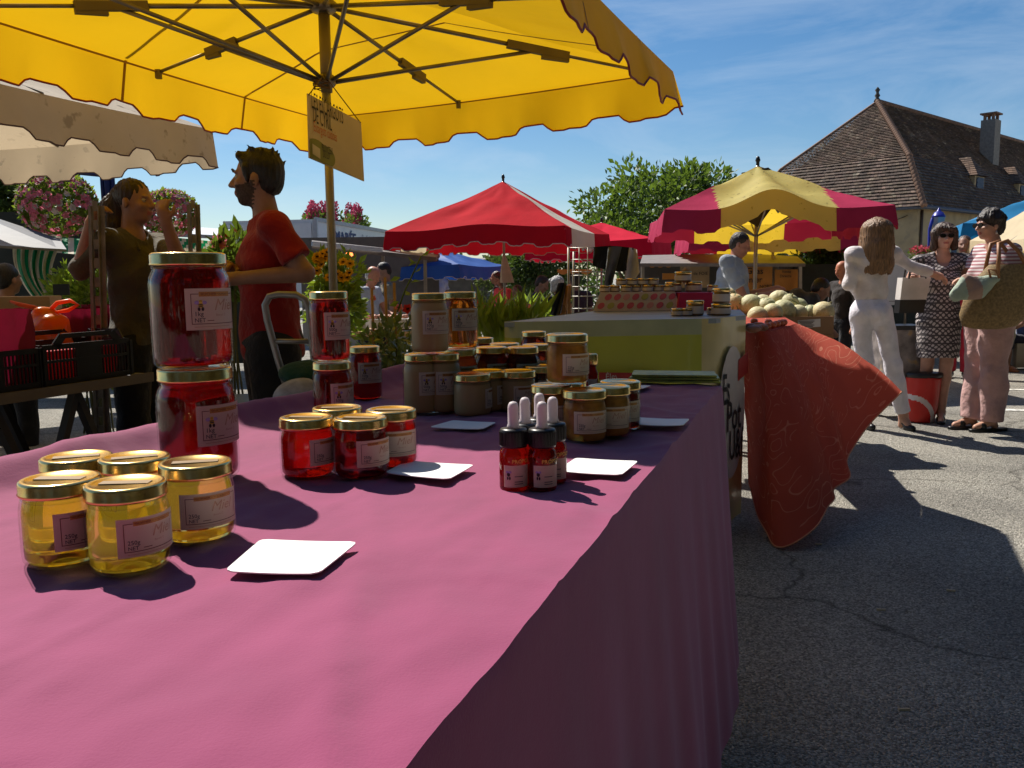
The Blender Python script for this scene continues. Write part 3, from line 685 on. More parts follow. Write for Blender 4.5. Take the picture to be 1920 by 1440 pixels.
q.tube(P, .003, 5); obj('cord_knot', q, M_CORD, yp)

# beige dirty parasol at the left
M_BEIGE = mat('dirty_canvas', (0.52, 0.45, 0.36), 0.8, var=0.14, vscale=2.5, transl=.42, tcol=(.62, .47, .29), stain=((.07, .045, .03), 9, 0.61, .85), bump=.7, bscale=6)
bc = at_z(398, 243, 2.30); D3, N3 = V((D2.x, D2.y, 0)), V((N2.x, N2.y, 0))
CB = [bc, bc-D3*3.0, bc-D3*3.0-N3*3.0, bc-N3*3.0]
cen = sum(CB, V((0, 0, 0)))/4
bp_ = thing('market_parasol', 'mildewed beige market parasol with brown scalloped edge at the upper left', 'parasol', (cen.x, cen.y, 0))
canopy(bp_, CB, cen+V((0, 0, .62)), .25, [M_BEIGE], amp=.07, wl=.5, flare=.02, trim=mat('brown_piping', (.10, .05, .04), .7), sag=.03, rings=12)
pole(bp_, V((cen.x, cen.y, 0)), cen+V((0, 0, .6)), .024)
for i in range(8):
    e = [CB[0], CB[0].lerp(CB[1], .5), CB[1], CB[1].lerp(CB[2], .5), CB[2], CB[2].lerp(CB[3], .5), CB[3], CB[3].lerp(CB[0], .5)][i]-V((0, 0, .03))
    h0 = cen+V((0, 0, .50)); q = MB(); q.tube([h0, e], .012, 7); rb = obj('rib', q, M_STEEL, bp_)
    q = MB(); q.tube([cen+V((0, 0, -.05)), h0.lerp(e, .58)-V((0, 0, .01))], .010, 7); obj('strut', q, M_STEEL, bp_)

def square_parasol(name, label, center, hs, ht, zedge, zap, mats, panel, trim, val=.22, sagv=.04, lift=None, pouch=None, group=None, dirs=(D3, N3), amp=.05, base=0, rib_hub=None, **kk):
    c = V((center.x, center.y, zedge)); d, n = dirs
    cor = [c-d*ht-n*hs, c-d*ht+n*hs, c+d*ht+n*hs, c+d*ht-n*hs]     # near-left, near-right, far-right, far-left
    r = thing(name, label, 'parasol', (c.x, c.y, base), 0, group)
    canopy(r, cor, V((c.x, c.y, zap)), val, mats, panel, amp=amp, flare=.03, trim=trim, sag=sagv, lift=lift, trim_r=.007, seg=72, rings=20, **kk)
    pole(r, V((c.x, c.y, base)), V((c.x, c.y, zap)), .022, n=10)
    q = MB(); q.lathe([(.012, 0), (.02, .02), (.02, .05), (.03, .07), (.018, .11), (.002, .12)], 12, (c.x, c.y, zap-.01)); obj('finial', q, M_BLK, r)
    for i, e in enumerate([cor[0], cor[0].lerp(cor[1], .5), cor[1], cor[1].lerp(cor[2], .5), cor[2], cor[2].lerp(cor[3], .5), cor[3], cor[3].lerp(cor[0], .5)]):
        h0 = V((c.x, c.y, zap-.16)); e = e-V((0, 0, .05)); q = MB(); q.tube([h0, e], .012, 6); rb = obj('rib', q, M_ALU, r)
        lo = V((c.x, c.y, rib_hub or zedge-.12)); q = MB(); q.tube([lo, h0.lerp(e, .6)], .010, 6); obj('strut', q, M_ALU, r)
    if pouch:
        q = MB(); rows = []
        for k in range(8):
            kk_ = k/7; wv = lerp(.02, .11, kk_**.8); z = pouch-.45*kk_
            rows.append([V((c.x+.05*kk_+wv*math.cos(2*math.pi*i/14)*(1+.15*math.sin(3*i)), c.y-.05+.4*wv*math.sin(2*math.pi*i/14), z)) for i in range(15)])
        q.grid(rows); obj('ballast_bag', q, mat('bag_cloth', (.55, .48, .38), .85, transl=.2), r)
    return r, cor
M_RED = mat('red_canvas', (0.52, 0.008, 0.018), 0.85, spec=.08, var=0.08, vscale=3, transl=.22, tcol=(.5, .012, .02), bump=.9, bscale=5)
M_WHITE = mat('white_canvas', (0.72, 0.66, 0.55), 0.7, var=0.05, transl=.4, tcol=(.8, .66, .4), bump=.2, bscale=5)
M_TRIMW = mat('pale_piping', (.55, .45, .36), .7)
c = at_y(945, 470, 14.0)
square_parasol('market_parasol', 'red market parasol with one white panel, between the truck and the green tree', c, 1.42, 1.38, 1.90, 2.72, [M_RED, M_WHITE],
               lambda e, s, k=0: 1 if (e == 1 and .12 < s < .62) or (e == 3 and .45 < s < .8) else 0, M_TRIMW, val=.27, pouch=1.55, base=gz(0, 14), lift=(0, .10, .55, .25))
c = at_y(1128, 470, 18.0)
square_parasol('market_parasol', 'low red parasol with white tip behind the clothes rack', c, 1.25, 1.2, 1.90, 2.30, [mat('pink_red_canvas', (.60, .012, .04), .85, spec=.08, var=.06, transl=.2), M_WHITE],
               lambda e, s, k=0: 0, M_TRIMW, val=.36, base=gz(0, 18))
M_MAG = mat('raspberry_canvas', (0.42, 0.03, 0.085), 0.85, spec=.1, var=0.1, vscale=3, transl=.18, tcol=(.45, .02, .05), bump=.9, bscale=6, stain=((.55, .2, .25), 5, .70, .5))
M_YEL2 = mat('faded_yellow_canvas', (0.66, 0.56, 0.17), 0.7, var=0.08, vscale=3, transl=.5, tcol=(.85, .55, .03), stain=((.05, .035, .015), 16, .63, .9), bump=.9, bscale=6)
DX, NX = V((.10, .995, 0)), V((.995, -.10, 0))
mp_c = at_y(1417, 470, 10.0)
mel, cm = square_parasol('market_parasol', 'faded raspberry and yellow parasol shading the melon seller', mp_c, 1.14, 1.2, 1.86, 2.42, [M_MAG, M_YEL2],
               lambda e, s, k=0: 1 if (abs(s-.5)*(1-k) < .255 if e in (0, 2) else .5*(1-k) < .255) else 0, None, val=.22, dirs=(DX, NX), lift=(0, .22, .48, .16), base=gz(0, 10), amp=.045, rib_hub=1.62)
c = at_y(1449, 480, 14.0)
square_parasol('market_parasol', 'second raspberry and yellow parasol, partly hidden behind the melon seller\'s', c, 1.45, 1.2, 1.82, 2.30, [M_MAG, M_YEL2],
               lambda e, s, k=0: 1 if (abs(s-.5)*(1-k) < .255 if e in (0, 2) else .5*(1-k) < .255) else 0, None, val=.25, dirs=(DX, NX), pouch=1.48, base=gz(0, 14), amp=.045, rib_hub=1.55)
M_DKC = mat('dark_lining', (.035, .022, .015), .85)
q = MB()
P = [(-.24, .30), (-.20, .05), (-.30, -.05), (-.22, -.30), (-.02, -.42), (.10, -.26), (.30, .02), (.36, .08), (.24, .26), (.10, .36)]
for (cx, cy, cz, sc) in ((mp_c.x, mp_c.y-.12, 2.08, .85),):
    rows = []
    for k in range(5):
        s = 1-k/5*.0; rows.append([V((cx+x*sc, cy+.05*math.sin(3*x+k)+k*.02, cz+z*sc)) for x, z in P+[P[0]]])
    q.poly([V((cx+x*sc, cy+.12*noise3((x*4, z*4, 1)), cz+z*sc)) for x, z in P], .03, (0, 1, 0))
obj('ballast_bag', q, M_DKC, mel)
# parasols at the far right
M_BLUE = mat('turquoise_canvas', (0.015, 0.20, 0.42), 0.6, var=0.08, transl=.25, tcol=(.01, .25, .5))
c = at_y(1985, 440, 13.5)
square_parasol('market_parasol', 'turquoise blue parasol behind the woman with the straw basket', c, 1.55, 1.4, 1.90, 2.50, [M_BLUE], lambda e, s, k=0: 0, None, val=.2, base=gz(0, 13.5))
M_CRM = mat('cream_canvas', (0.66, 0.55, 0.36), 0.7, var=0.06, transl=.35, tcol=(.8, .55, .2))
c = at_y(2085, 440, 9.0)
square_parasol('market_parasol', 'cream parasol cut off by the right edge of the photo', c, 1.0, 1.0, 1.55, 2.4, [M_CRM], lambda e, s, k=0: 0, None, val=.12, base=0, dirs=(DX, NX))
c = at_y(1600, 480, 19)
square_parasol('market_parasol', 'small navy parasol by the wall behind the melon seller', c, 1.2, 1.0, 1.42, 1.62, [mat('navy_canvas', (.015, .03, .09), .6)], lambda e, s, k=0: 0, None, val=.06, base=gz(0, 19))

# ------------------------------------------------------------------ lime stall beyond the purple table
M_LIME = mat('lime_banner', (0.50, 0.51, 0.05), 0.38, var=0.25, vscale=1.6, coat=.3, bump=.15, bscale=3, transl=.12)
M_BAN2 = mat('white_banner', (0.62, 0.50, 0.22), 0.35, var=0.1, coat=.3)
LZ = .99
L0, L1, L2, L3, L4 = V((-.03, 3.66, 0)), V((.905, 3.77, 0)), V((1.115, 4.06, 0)), V((1.27, 4.75, 0)), V((.45, 4.75, 0))
ls = thing('lime_stall', 'stall table wrapped in a lime green printed banner beyond the purple table', 'stall', (.6, 4.2, 0))
M_TOPB = mat('banner_top', (.30, .33, .36), .5)
q = MB(); q.poly([p+V((0, 0, LZ-.02)) for p in (L0, L1, L2, L3, L4)], .02, (0, 0, 1)); obj('tabletop', q, M_TOPB, ls)
# the banner: lime front running round the corner into a pale printed end
path = [L4, L4.lerp(L0, .33), L4.lerp(L0, .66), L0+V((-.0, .05, 0)), L0+V((.05, 0, 0))] + [L0.lerp(L1, k/14) for k in range(1, 14)] + [L1+V((-.04, -.006, 0)), L1+V((-.006, .008, 0)), L1+V((.03, .04, 0))] + [L1.lerp(L2, k/8) for k in range(2, 9)]
rows = []
for k in range(15):
    kk = k/14; rows.append([p+V((0, -.015*kk*math.sin(i*.9)-(.02*math.sin(math.pi*kk) if i < 18 else 0), LZ-(LZ-.02)*kk+.002)) for i, p in enumerate(path)])
q = MB(); q.grid(rows, mfun=lambda i, j: 1 if j >= 17 else (2 if i < 1 else 0)); bn = obj('banner', q, [M_LIME, M_BAN2, mat('banner_fold', (.44, .46, .27), .45)], ls)
sd = (L2-L1).normalized(); so_ = V((sd.y, -sd.x, 0))
q = MB(); wside = (L2-L1).length
for body, u, z, sz, xs in (('Es', .10, .60, .20, .55), ('Pot', .25, .47, .20, .7), ('U&f', .35, .33, .20, .6)):
    vs, fs = text2d(body, sz, xs=xs*.9, bold=.01); q = MB(); q.add([L1+sd*(u*wside+x)+so_*.022+V((0, 0, z+y)) for x, y in vs], fs, 0); obj('lettering', q, [M_INKK], bn)
q = MB()
P = []
for i in range(24):
    a = 2*math.pi*i/24; P.append(L1+sd*(.45*wside+.16*math.cos(a))+so_*.017+V((0, 0, .55+.31*math.sin(a))))
q.add(P, [tuple(range(24))]); obj('white_oval', q, mat('banner_white', (.62, .57, .55), .4), bn)
q = MB(); q.add([L1+sd*(u*wside)+so_*.0195+V((0, 0, z)) for u, z in ((.62, .79), (.97, .82), (.97, .72), (.62, .69))], [(0, 1, 2, 3)]); obj('red_flash', q, mat('banner_red', (.42, .03, .03), .4), bn)
q = MB(); q.add([at_y(x, y, 3.62) for x, y in ((1123, 698), (1268, 700), (1255, 712), (1123, 712))], [(0, 1, 2, 3)]); st_ = obj('red_flash', q, mat('banner_red', (.42, .03, .03), .4), bn)
q = MB(); text_on(q, 'Élevés &', at_y(1135, 711, 3.615), V((1, .1, 0)), V((0, 0, 1)), .035); obj('lettering', q, mat('banner_white', (.62, .57, .55), .4), bn)
# riser with the spotted cloth
def spotted():
    m = mat('spotted_cloth', (.62, .50, .47), .7, var=.04)
    return m
M_SPOT = spotted()
ra, rb_, rc, rd = at_z(1112, 583, LZ+.006), at_z(1283, 582, LZ+.006), at_z(1262, 575, LZ+.006), at_z(1130, 577, LZ+.006)
RZ = 1.095; fl = V((ra.x, ra.y, 0)); fr = V((rb_.x, ra.y+.02, 0)); bl = fl+V((.06, .30, 0)); br = fr+V((.0, .30, 0))
rs = thing('display_riser', 'box draped in a cloth of pink and green spots, carrying tins on the lime stall', 'riser', fl.lerp(br, .5)+V((0, 0, LZ+.002)))
ins = .03
top4 = [fl+V((ins+.01, .02, RZ)), fr+V((-ins, .02, RZ)), br+V((-ins, -.02, RZ)), bl+V((ins, -.02, RZ))]
bot4 = [p+V((0, 0, LZ+.004)) for p in (fl, fr, br, bl)]
q = MB(); q.add(top4+bot4, [(0, 1, 2, 3)]+[(4+i, 4+(i+1) % 4, (i+1) % 4, i) for i in range(4)]); rsb = obj('cloth', q, M_SPOT, rs)
spots = [mat('spot_pink', (.60, .12, .19), .7), mat('spot_rose', (.66, .30, .32), .7), mat('spot_green', (.42, .40, .14), .7)]
fx = (bot4[1]-bot4[0]); fu = (top4[0]-bot4[0]); fn = fx.cross(fu).normalized()
if fn.y > 0: fn = -fn
for i in range(8):
    for j in range(2):
        u, v = (i+.6+(.5 if j else 0))/8.6, (.28 if j == 0 else .74)
        if u > .96: continue
        c = bot4[0].lerp(bot4[1], u).lerp(top4[0].lerp(top4[1], u), v)+fn*.0025
        q = MB(); q.add([c+fx.normalized()*.019*math.cos(a)+fu.normalized()*.019*math.sin(a) for a in [2*math.pi*k/16 for k in range(16)]], [tuple(range(16))]); obj('spot', q, spots[(i*2+j*3) % 3 if (i+j) % 2 else 0], rsb)
# terrine tins and jars on the lime stall
M_TINL = mat('tin_label', (.60, .52, .50), .6); M_TIN = mat('terrine_glass', (.16, .09, .045), .2, var=.3, coat=.5)
def tin_meshes(R, H):
    a = MB(); a.lathe([(R*.9, 0), (R*.96, .003), (R*.96, H*.72), (R*.9, H*.76)], 20)
    l = MB(); l.lathe([(R*.97, H*.74), (R, H*.76), (R, H*.96), (R*.95, H), (R*.6, H)], 20)
    b = MB(); n = 16; b.grid([[V((R*.985*math.sin(t), -R*.985*math.cos(t), z)) for t in [(-1.7+3.4*i/n) for i in range(n+1)]] for z in (H*.14, H*.62)])
    return a.mesh('body', M_TIN), l.mesh('lid', M_LID), b.mesh('label', M_TINL)
TM = {'s': tin_meshes(.030, .036), 'l': tin_meshes(.047, .055), 'h': tin_meshes(.042, .072)}
ntin = 0
def tin(kind, p, label):
    o = thing('terrine_tin', label, 'tin', p, 0, 'tins on the lime stall')
    for nm, me in zip(('body', 'lid', 'label'), TM[kind]):
        c = bpy.data.objects.new(nm, me); COL.objects.link(c); c.parent = o
ORD = ['leftmost', 'second from left', 'third from left', 'fourth from left', 'fifth from left', 'sixth from left', 'seventh and last']
rowA = [(1150+i*17.0, 0) for i in range(7)]
for i in range(7):
    p = top4[0].lerp(top4[1], .07+.145*i); tin('s', V((p.x, p.y+.05+.02*(i % 2), RZ+.001)), 'small terrine tin, %s in the lower row on the spotted cloth' % ORD[i])
for i in range(4):
    p = top4[0].lerp(top4[1], .30+.145*i); tin('s', V((p.x, p.y+.065, RZ+.038)), 'small terrine tin, %s in the upper row on the spotted cloth' % ORD[i])
M_MAGC = mat('magenta_cloth', (.48, .02, .09), .75, var=.1)
mr = at_z(1310, 583, LZ+.003)
q = MB(); q.box((mr.x+.01, mr.y+.20, LZ+.05), (.22, .26, .095), taper=.86); single('display_riser', q, M_MAGC, 'magenta cloth riser beside the spotted one on the lime stall', 'riser')
for x, y, k, z, lab in ((1262, 0, 'l', .099, 'wide terrine tin at the left end of the magenta riser'), (1300, 0, 'l', .099, 'wide terrine tin in the middle of the magenta riser'), (1336, 0, 's', .099, 'small terrine tin at the right end of the magenta riser'),
                   (1280, 1, 'l', .155, 'wide terrine tin stacked on top of the magenta riser\'s row')):
    p = at_y(x, 560, mr.y+.2); tin(k, V((p.x, p.y, LZ+z+.003)), lab)
for x, yy, k, z, lab in ((1303, .02, 'h', 0, 'dark jar standing in front of the magenta riser'), (1352, .02, 'l', 0, 'wide terrine tin at the front right corner of the lime stall, lower one'), (1352, .021, 'h', .056, 'tall tin stacked at the front right corner of the lime stall'),
                   (1270, .0, 's', 0, 'flat tin lying before the spotted cloth, left one'), (1287, .0, 's', 0, 'flat tin lying before the spotted cloth, right one'), (1337, .05, 's', 0, 'small tin next to the stacked pair at the lime corner')):
    p = at_y(x, 580, 4.05+yy); tin(k, V((p.x, p.y, LZ+.002+z)), lab)
bear = MB(); bc_ = at_y(1297, 0, mr.y+.26)
for dz, r in ((.175, .028), (.215, .022)): bear.lathe([(r*math.sin(a), -r*math.cos(a)+LZ+dz) for a in [.05+i*.385 for i in range(9)]], 14, (bc_.x-.01, bc_.y, 0))
single('wooden_pestle', bear, M_WOOD, 'round-headed wooden ornament standing on the magenta riser', 'ornament')

# ------------------------------------------------------------------ orange damask table and melons
def damask():
    m = mat('orange_damask', (.47, .092, .062), .8, var=.08, vscale=6, sheen=.0, spec=.12, transl=.38, tcol=(.58, .085, .05), bump=.12, bscale=60)
    t = m.node_tree; b = t.nodes['Principled BSDF']; L = t.links.new; tc = t.nodes.new('ShaderNodeTexCoord')
    n0 = t.nodes.new('ShaderNodeTexNoise'); n0.inputs['Scale'].default_value = 9; n0.inputs['Detail'].default_value = 0.5; L(tc.outputs['UV'], n0.inputs['Vector'])
    mth = t.nodes.new('ShaderNodeMath'); mth.operation = 'MULTIPLY'; mth.inputs[1].default_value = 7.0; L(n0.outputs['Fac'], mth.inputs[0])
    fr = t.nodes.new('ShaderNodeMath'); fr.operation = 'FRACT'; L(mth.outputs[0], fr.inputs[0])
    sb = t.nodes.new('ShaderNodeMath'); sb.operation = 'SUBTRACT'; sb.inputs[1].default_value = .5; L(fr.outputs[0], sb.inputs[0])
    ab = t.nodes.new('ShaderNodeMath'); ab.operation = 'ABSOLUTE'; L(sb.outputs[0], ab.inputs[0])
    lt = t.nodes.new('ShaderNodeMath'); lt.operation = 'LESS_THAN'; lt.inputs[1].default_value = .055; L(ab.outputs[0], lt.inputs[0])
    n2 = t.nodes.new('ShaderNodeTexNoise'); n2.inputs['Scale'].default_value = 5; L(tc.outputs['UV'], n2.inputs['Vector'])
    g2 = t.nodes.new('ShaderNodeMath'); g2.operation = 'GREATER_THAN'; g2.inputs[1].default_value = .46; L(n2.outputs['Fac'], g2.inputs[0])
    ml = t.nodes.new('ShaderNodeMath'); ml.operation = 'MULTIPLY'; L(lt.outputs[0], ml.inputs[0]); L(g2.outputs[0], ml.inputs[1])
    src = b.inputs['Base Color'].links[0].from_socket
    mx = t.nodes.new('ShaderNodeMix'); mx.data_type = 'RGBA'; mx.inputs[7].default_value = (.66, .26, .17, 1); L(ml.outputs[0], mx.inputs[0]); L(src, mx.inputs[6]); L(mx.outputs[2], b.inputs['Base Color'])
    return m
M_DAM = damask()
OZ = .905
topl = [at_z(1394, 613, OZ), at_z(1420, 620, OZ), at_z(1452, 619, OZ), at_z(1480, 611, OZ), at_z(1493, 606, OZ)]
hem = [at_y(1393, 905, 4.2), at_y(1418, 962, 3.95), at_y(1445, 1000, 3.70), at_y(1470, 1027, 3.55), at_y(1510, 993, 3.60), at_y(1550, 953, 3.68), at_y(1572, 935, 3.75), at_y(1571, 915, 3.86), at_y(1580, 895, 3.92), at_y(1588, 868, 4.0), at_y(1610, 834, 4.06), at_y(1645, 785, 4.15), at_y(1678, 735, 4.22)]
def plerp(P, s):
    x = s*(len(P)-1); i = min(int(x), len(P)-2); u = x-i
    p0, p1, p2, p3 = P[max(i-1, 0)], P[i], P[i+1], P[min(i+2, len(P)-1)]
    return .5*((2*p1)+(p2-p0)*u+(2*p0-5*p1+4*p2-p3)*u*u+(3*p1-p0-3*p2+p3)*u**3)
ot = thing('produce_table', 'produce table covered by a rust orange damask cloth blown out by the wind', 'table', (1.5, 5.0, 0))
rows = []; NU, NVV = 90, 60
for i in range(NVV+1):
    k = i/NVV; r = []
    for j in range(NU+1):
        s = j/NU; a, b = plerp(topl, s), plerp(hem, s); p = a.lerp(b, k)
        bul = math.sin(math.pi*k)
        p = p+V((.02*bul*(s-.3), -.025*bul, .03*bul*s+.008*bul))
        f = math.sin(s*19+1.2*k)*.026*k+math.sin(s*37+2*k)*.012*k*(1-.4*k)+.03*noise3((s*4, k*3, 4))*bul+.010*noise3((s*14, k*7, 9))*bul
        p = p+V((f*.6, -f, f*.2)); r.append(p)
    rows.append(r)
q = MB(); q.grid(rows)
back = topl[-1]+V((.25, 1.1, 0)); q.poly([topl[0], topl[1]+V((0, 0, 0)), topl[2], topl[3], topl[4], back, topl[0]+V((.15, 1.2, 0))], .012, (0, 0, -1))
me = q.mesh('cloth', M_DAM); uv = me.uv_layers.new(name='UVMap')
for lp in me.loops:
    vi = lp.vertex_index
    if vi < (NU+1)*(NVV+1): i, j = divmod(vi, NU+1); uv.data[lp.index].uv = (j/NU*1.25, i/NVV*1.05)
    else: c = me.vertices[vi].co; uv.data[lp.index].uv = (c.x, c.y)
sol = link('damask_cloth', me, ot)
q = MB(); q.tube(rows[-1], .0035, 5); obj('stitched_hem', q, mat('pale_hem', (.62, .26, .14), .8), sol)
for x, y in ((1.50, 5.0), (1.45, 5.6), (1.70, 5.1), (1.75, 5.6)):
    q = MB(); q.bar((x, y, 0), (x, y, OZ-.02), .045); obj('leg', q, M_WOOD, ot)
# melons: ribbed, netted
def melon_mat():
    m = mat('melon_skin', (.50, .44, .22), .6, var=.18, vscale=10, bump=.3, bscale=60)
    t = m.node_tree; b = t.nodes['Principled BSDF']; L = t.links.new
    oi = t.nodes.new('ShaderNodeObjectInfo'); r = t.nodes.new('ShaderNodeValToRGB'); r.color_ramp.elements[0].color = (.36, .40, .20, 1); r.color_ramp.elements[1].color = (.60, .40, .17, 1)
    x = r.color_ramp.elements.new(.55); x.color = (.52, .47, .24, 1)
    L(oi.outputs['Random'], r.inputs['Fac'])
    vo = t.nodes.new('ShaderNodeTexVoronoi'); vo.feature = 'DISTANCE_TO_EDGE'; vo.inputs['Scale'].default_value = 70; tc = t.nodes.new('ShaderNodeTexCoord'); L(tc.outputs['Object'], vo.inputs['Vector'])
    lt = t.nodes.new('ShaderNodeMath'); lt.operation = 'LESS_THAN'; lt.inputs[1].default_value = .09; L(vo.outputs['Distance'], lt.inputs[0])
    mx = t.nodes.new('ShaderNodeMix'); mx.data_type = 'RGBA'; mx.inputs[7].default_value = (.62, .55, .36, 1); L(r.outputs['Color'], mx.inputs[6])
    m2 = t.nodes.new('ShaderNodeMath'); m2.operation = 'MULTIPLY'; m2.inputs[1].default_value = .55; L(lt.outputs[0], m2.inputs[0]); L(m2.outputs[0], mx.inputs[0]); L(mx.outputs[2], b.inputs['Base Color'])
    return m
M_MEL = melon_mat(); M_RIB = mat('melon_groove', (.14, .18, .08), .7)
def melon_mesh():
    q = MB(); n, m = 80, 18; rows = []
    for i in range(m+1):
        a = math.pi*i/m; r_ = math.sin(a); z = -math.cos(a)*.95; row = []
        for j in range(n+1):
            t = 2*math.pi*j/n; rr = r_*(1-.022*abs(math.cos(t*5))**6); row.append(V((rr*math.cos(t), rr*math.sin(t), z))*.07)
        rows.append(row)
    q.grid(rows, mfun=lambda i, j: 1 if (j % 8 in (0, 7) and 2 < i < 15) else 0)
    me = q.mesh('rind', [M_MEL, M_RIB]); me2 = q.mesh('rind', [M_MEL, M_MEL]); s = MB(); s.tube([V((0, 0, .065)), V((.002, .002, .075)), V((.008, 0, .083))], [.007, .005, .005], 7); return me, me2, s.mesh('stalk', mat('stalk', (.25, .22, .10), .8))
MEL, MEL2, STK = melon_mesh()
mel_px = [(1376, 571, 5.9, 1.1, 'striped melon at the left end, beside the tins'), (1408, 573, 5.85, 1.15, 'large pale melon second from the left'), (1430, 569, 6.15, .95, 'small melon peeping up between the two left ones'),
          (1437, 578, 5.8, 1.05, 'striped melon in the middle of the heap'), (1448, 588, 5.62, 1.0, 'round melon at the front centre of the left box'), (1421, 594, 5.6, 1.0, 'flat lying melon at the front left of the box'),
          (1461, 564, 6.05, 1.1, 'highest melon on top of the heap'), (1478, 571, 6.0, 1.1, 'orange tinted melon right of the highest one'), (1469, 583, 5.75, 1.15, 'big golden melon in the middle right'), (1497, 576, 6.05, .95, 'pale melon at the right rear of the heap'),
          (1497, 588, 5.8, .9, 'small melon at the front, right of the golden one'), (1520, 588, 5.85, .9, 'melon second from the right end'), (1543, 586, 5.8, 1.1, 'golden melon at the right end with brown net'), (1401, 590, 5.9, 1.0, 'melon in shade behind the front left ones'),
          (1365, 557, 6.3, 1.0, 'small melon at the far left behind the striped one'), (1460, 596, 5.9, 1.0, 'melon buried between the front ones'), (1516, 594, 6.1, .95, 'melon wedged at the back of the right box')]
for i, (x, y, Y, s, lab) in enumerate(mel_px):
    p = at_y(x, y, Y); o = thing('melon', lab, 'melon', p-V((0, 0, .066*s)), rnd.uniform(0, 6), 'melons in boxes'); o.scale = (s, s, s)
    for nm, me in (('rind', MEL if 'striped' in lab or i % 4 == 3 else MEL2), ('stalk', STK)):
        c = bpy.data.objects.new(nm, me); COL.objects.link(c); c.parent = o; c.location = (0, 0, .066); c.rotation_euler = (rnd.uniform(-1.3, 1.3), rnd.uniform(-1, 1), 0)
# cardboard boxes
M_CARDB = mat('cardboard', (.30, .17, .09), .8, var=.12, vscale=5)
def box_open(x0, x1, ytop, ybot, Y, depth, label, lab_paper=False, name='cardboard_box'):
    a, b = at_y(x0, ybot, Y), at_y(x1, ybot, Y); t = at_y(x0, ytop, Y); H = t.z-a.z; W = b.x-a.x; th = .008
    r = thing(name, label, 'box', (a.x+W/2, a.y+depth/2, a.z), 0, 'melon boxes')
    for c, s in (((0, -depth/2, H/2), (W, th, H)), ((0, depth/2, H/2), (W, th, H)), ((-W/2, 0, H/2), (th, depth-.01, H-.002)), ((W/2, 0, H/2), (th, depth-.01, H-.002)), ((0, 0, .004), (W-.02, depth-.02, .006))):
        q = MB(); q.box(c, s); obj('panel', q, M_CARDB, r, True)
    if lab_paper:
        q = MB(); q.box((.04*W, -depth/2-.006, H*.60), (W*.42, .002, H*.45), Matrix.Rotation(-.06, 3, 'Y')); pl = obj('paper_label', q, mat('paper', (.70, .66, .66), .7), r, True)
        k = MB()
        for j in range(5): k.box((.04*W-.02, -depth/2-.0085, H*.74-j*H*.075), (W*(.30-.05*(j % 3)), .0006, .004))
        obj('print', k, M_INKK, pl, True)
    return r
box_open(1462, 1562, 594, 627, 5.65, .42, 'brown cardboard melon box with a white paper label', True)
box_open(1466, 1562, 628, 668, 5.66, .42, 'brown cardboard box under the labelled melon box')
box_open(1400, 1460, 596, 630, 5.50, .40, 'narrower brown box holding the left heap of melons')
mt = thing('melon_table', 'low table under the melon boxes, half hidden by the orange cloth', 'table', (2.05, 5.9, 0))
q = MB(); q.box((1.86, 5.90, at_y(1500, 669, 5.66).z-.022), (.80, .7, .035)); obj('tabletop', q, M_WOOD, mt)
for x in (1.52, 2.2):
    for y in (5.65, 6.2): q = MB(); q.bar((x, y, 0), (x, y, at_y(1500, 669, 5.66).z-.04), .04); obj('leg', q, M_WOOD, mt)
# tomatoes and onions lying on the orange table
M_TOM = mat('tomato_skin', (.55, .13, .05), .35, var=.2, vscale=14, coat=.3); M_ONI = mat('shallot_skin', (.30, .13, .08), .55, var=.35, vscale=20)
def fruit_mesh(r, sq, m):
    q = MB(); q.lathe([(max(.001, r*math.sin(a)*(1-.10*math.exp(-((a-3.1)/.4)**2))), r*sq*(1-math.cos(a)) - (.15*r*max(0, math.cos(math.pi-a)-.9)*10 if a > 2.8 else 0)) for a in [.03+i*.256 for i in range(13)]], 18); return q.mesh('skin', m)
TOMM, ONM = fruit_mesh(.018, .9, M_TOM), fruit_mesh(.019, .75, M_ONI)
cal = MB()
for i in range(5): a = i*1.256; cal.add([(0, 0, .0335), (.008*math.cos(a-.3), .008*math.sin(a-.3), .0335), (.013*math.cos(a), .013*math.sin(a), .0325), (.008*math.cos(a+.3), .008*math.sin(a+.3), .0335)], [(0, 1, 2, 3)])
CAL = cal.mesh('calyx', mat('calyx', (.08, .15, .03), .7))
for i, (x, y, k, lab) in enumerate([(1419, 604, 0, 'tomato standing alone at the left back of the orange table'), (1446, 606, 0, 'tomato left of the row on the orange table'), (1454, 611, 0, 'tomato in front of the row on the orange table'), (1462, 609, 0, 'tomato second in the row on the orange table'),
                              (1469, 607, 0, 'tomato third in the row on the orange table'), (1475, 606, 0, 'tomato at the right end of the row on the orange table'), (1444, 613, 0, 'tomato nearest the shallots'), (1428, 612, 1, 'brown shallot behind the big one'), (1436, 616, 1, 'brown shallot at the right of the heap'), (1418, 619, 1, 'brown shallot nearest us on the orange table edge'), (1412, 614, 1, 'brown shallot at the left of the heap'), (1424, 617, 1, 'brown shallot in the middle of the heap')]):
    p = at_z(x, y+2, OZ+.012); s = 1.15 if k == 0 else 1.3
    o = thing('tomato' if k == 0 else 'shallot', lab, 'tomato' if k == 0 else 'shallot', (p.x, p.y+.05, OZ+.001), rnd.uniform(0, 6), 'vegetables on the orange table'); o.scale = (s*(1.5 if k else 1), s, s)
    c = bpy.data.objects.new('skin', TOMM if k == 0 else ONM); COL.objects.link(c); c.parent = o
    if k == 0: c = bpy.data.objects.new('calyx', CAL); COL.objects.link(c); c.parent = o
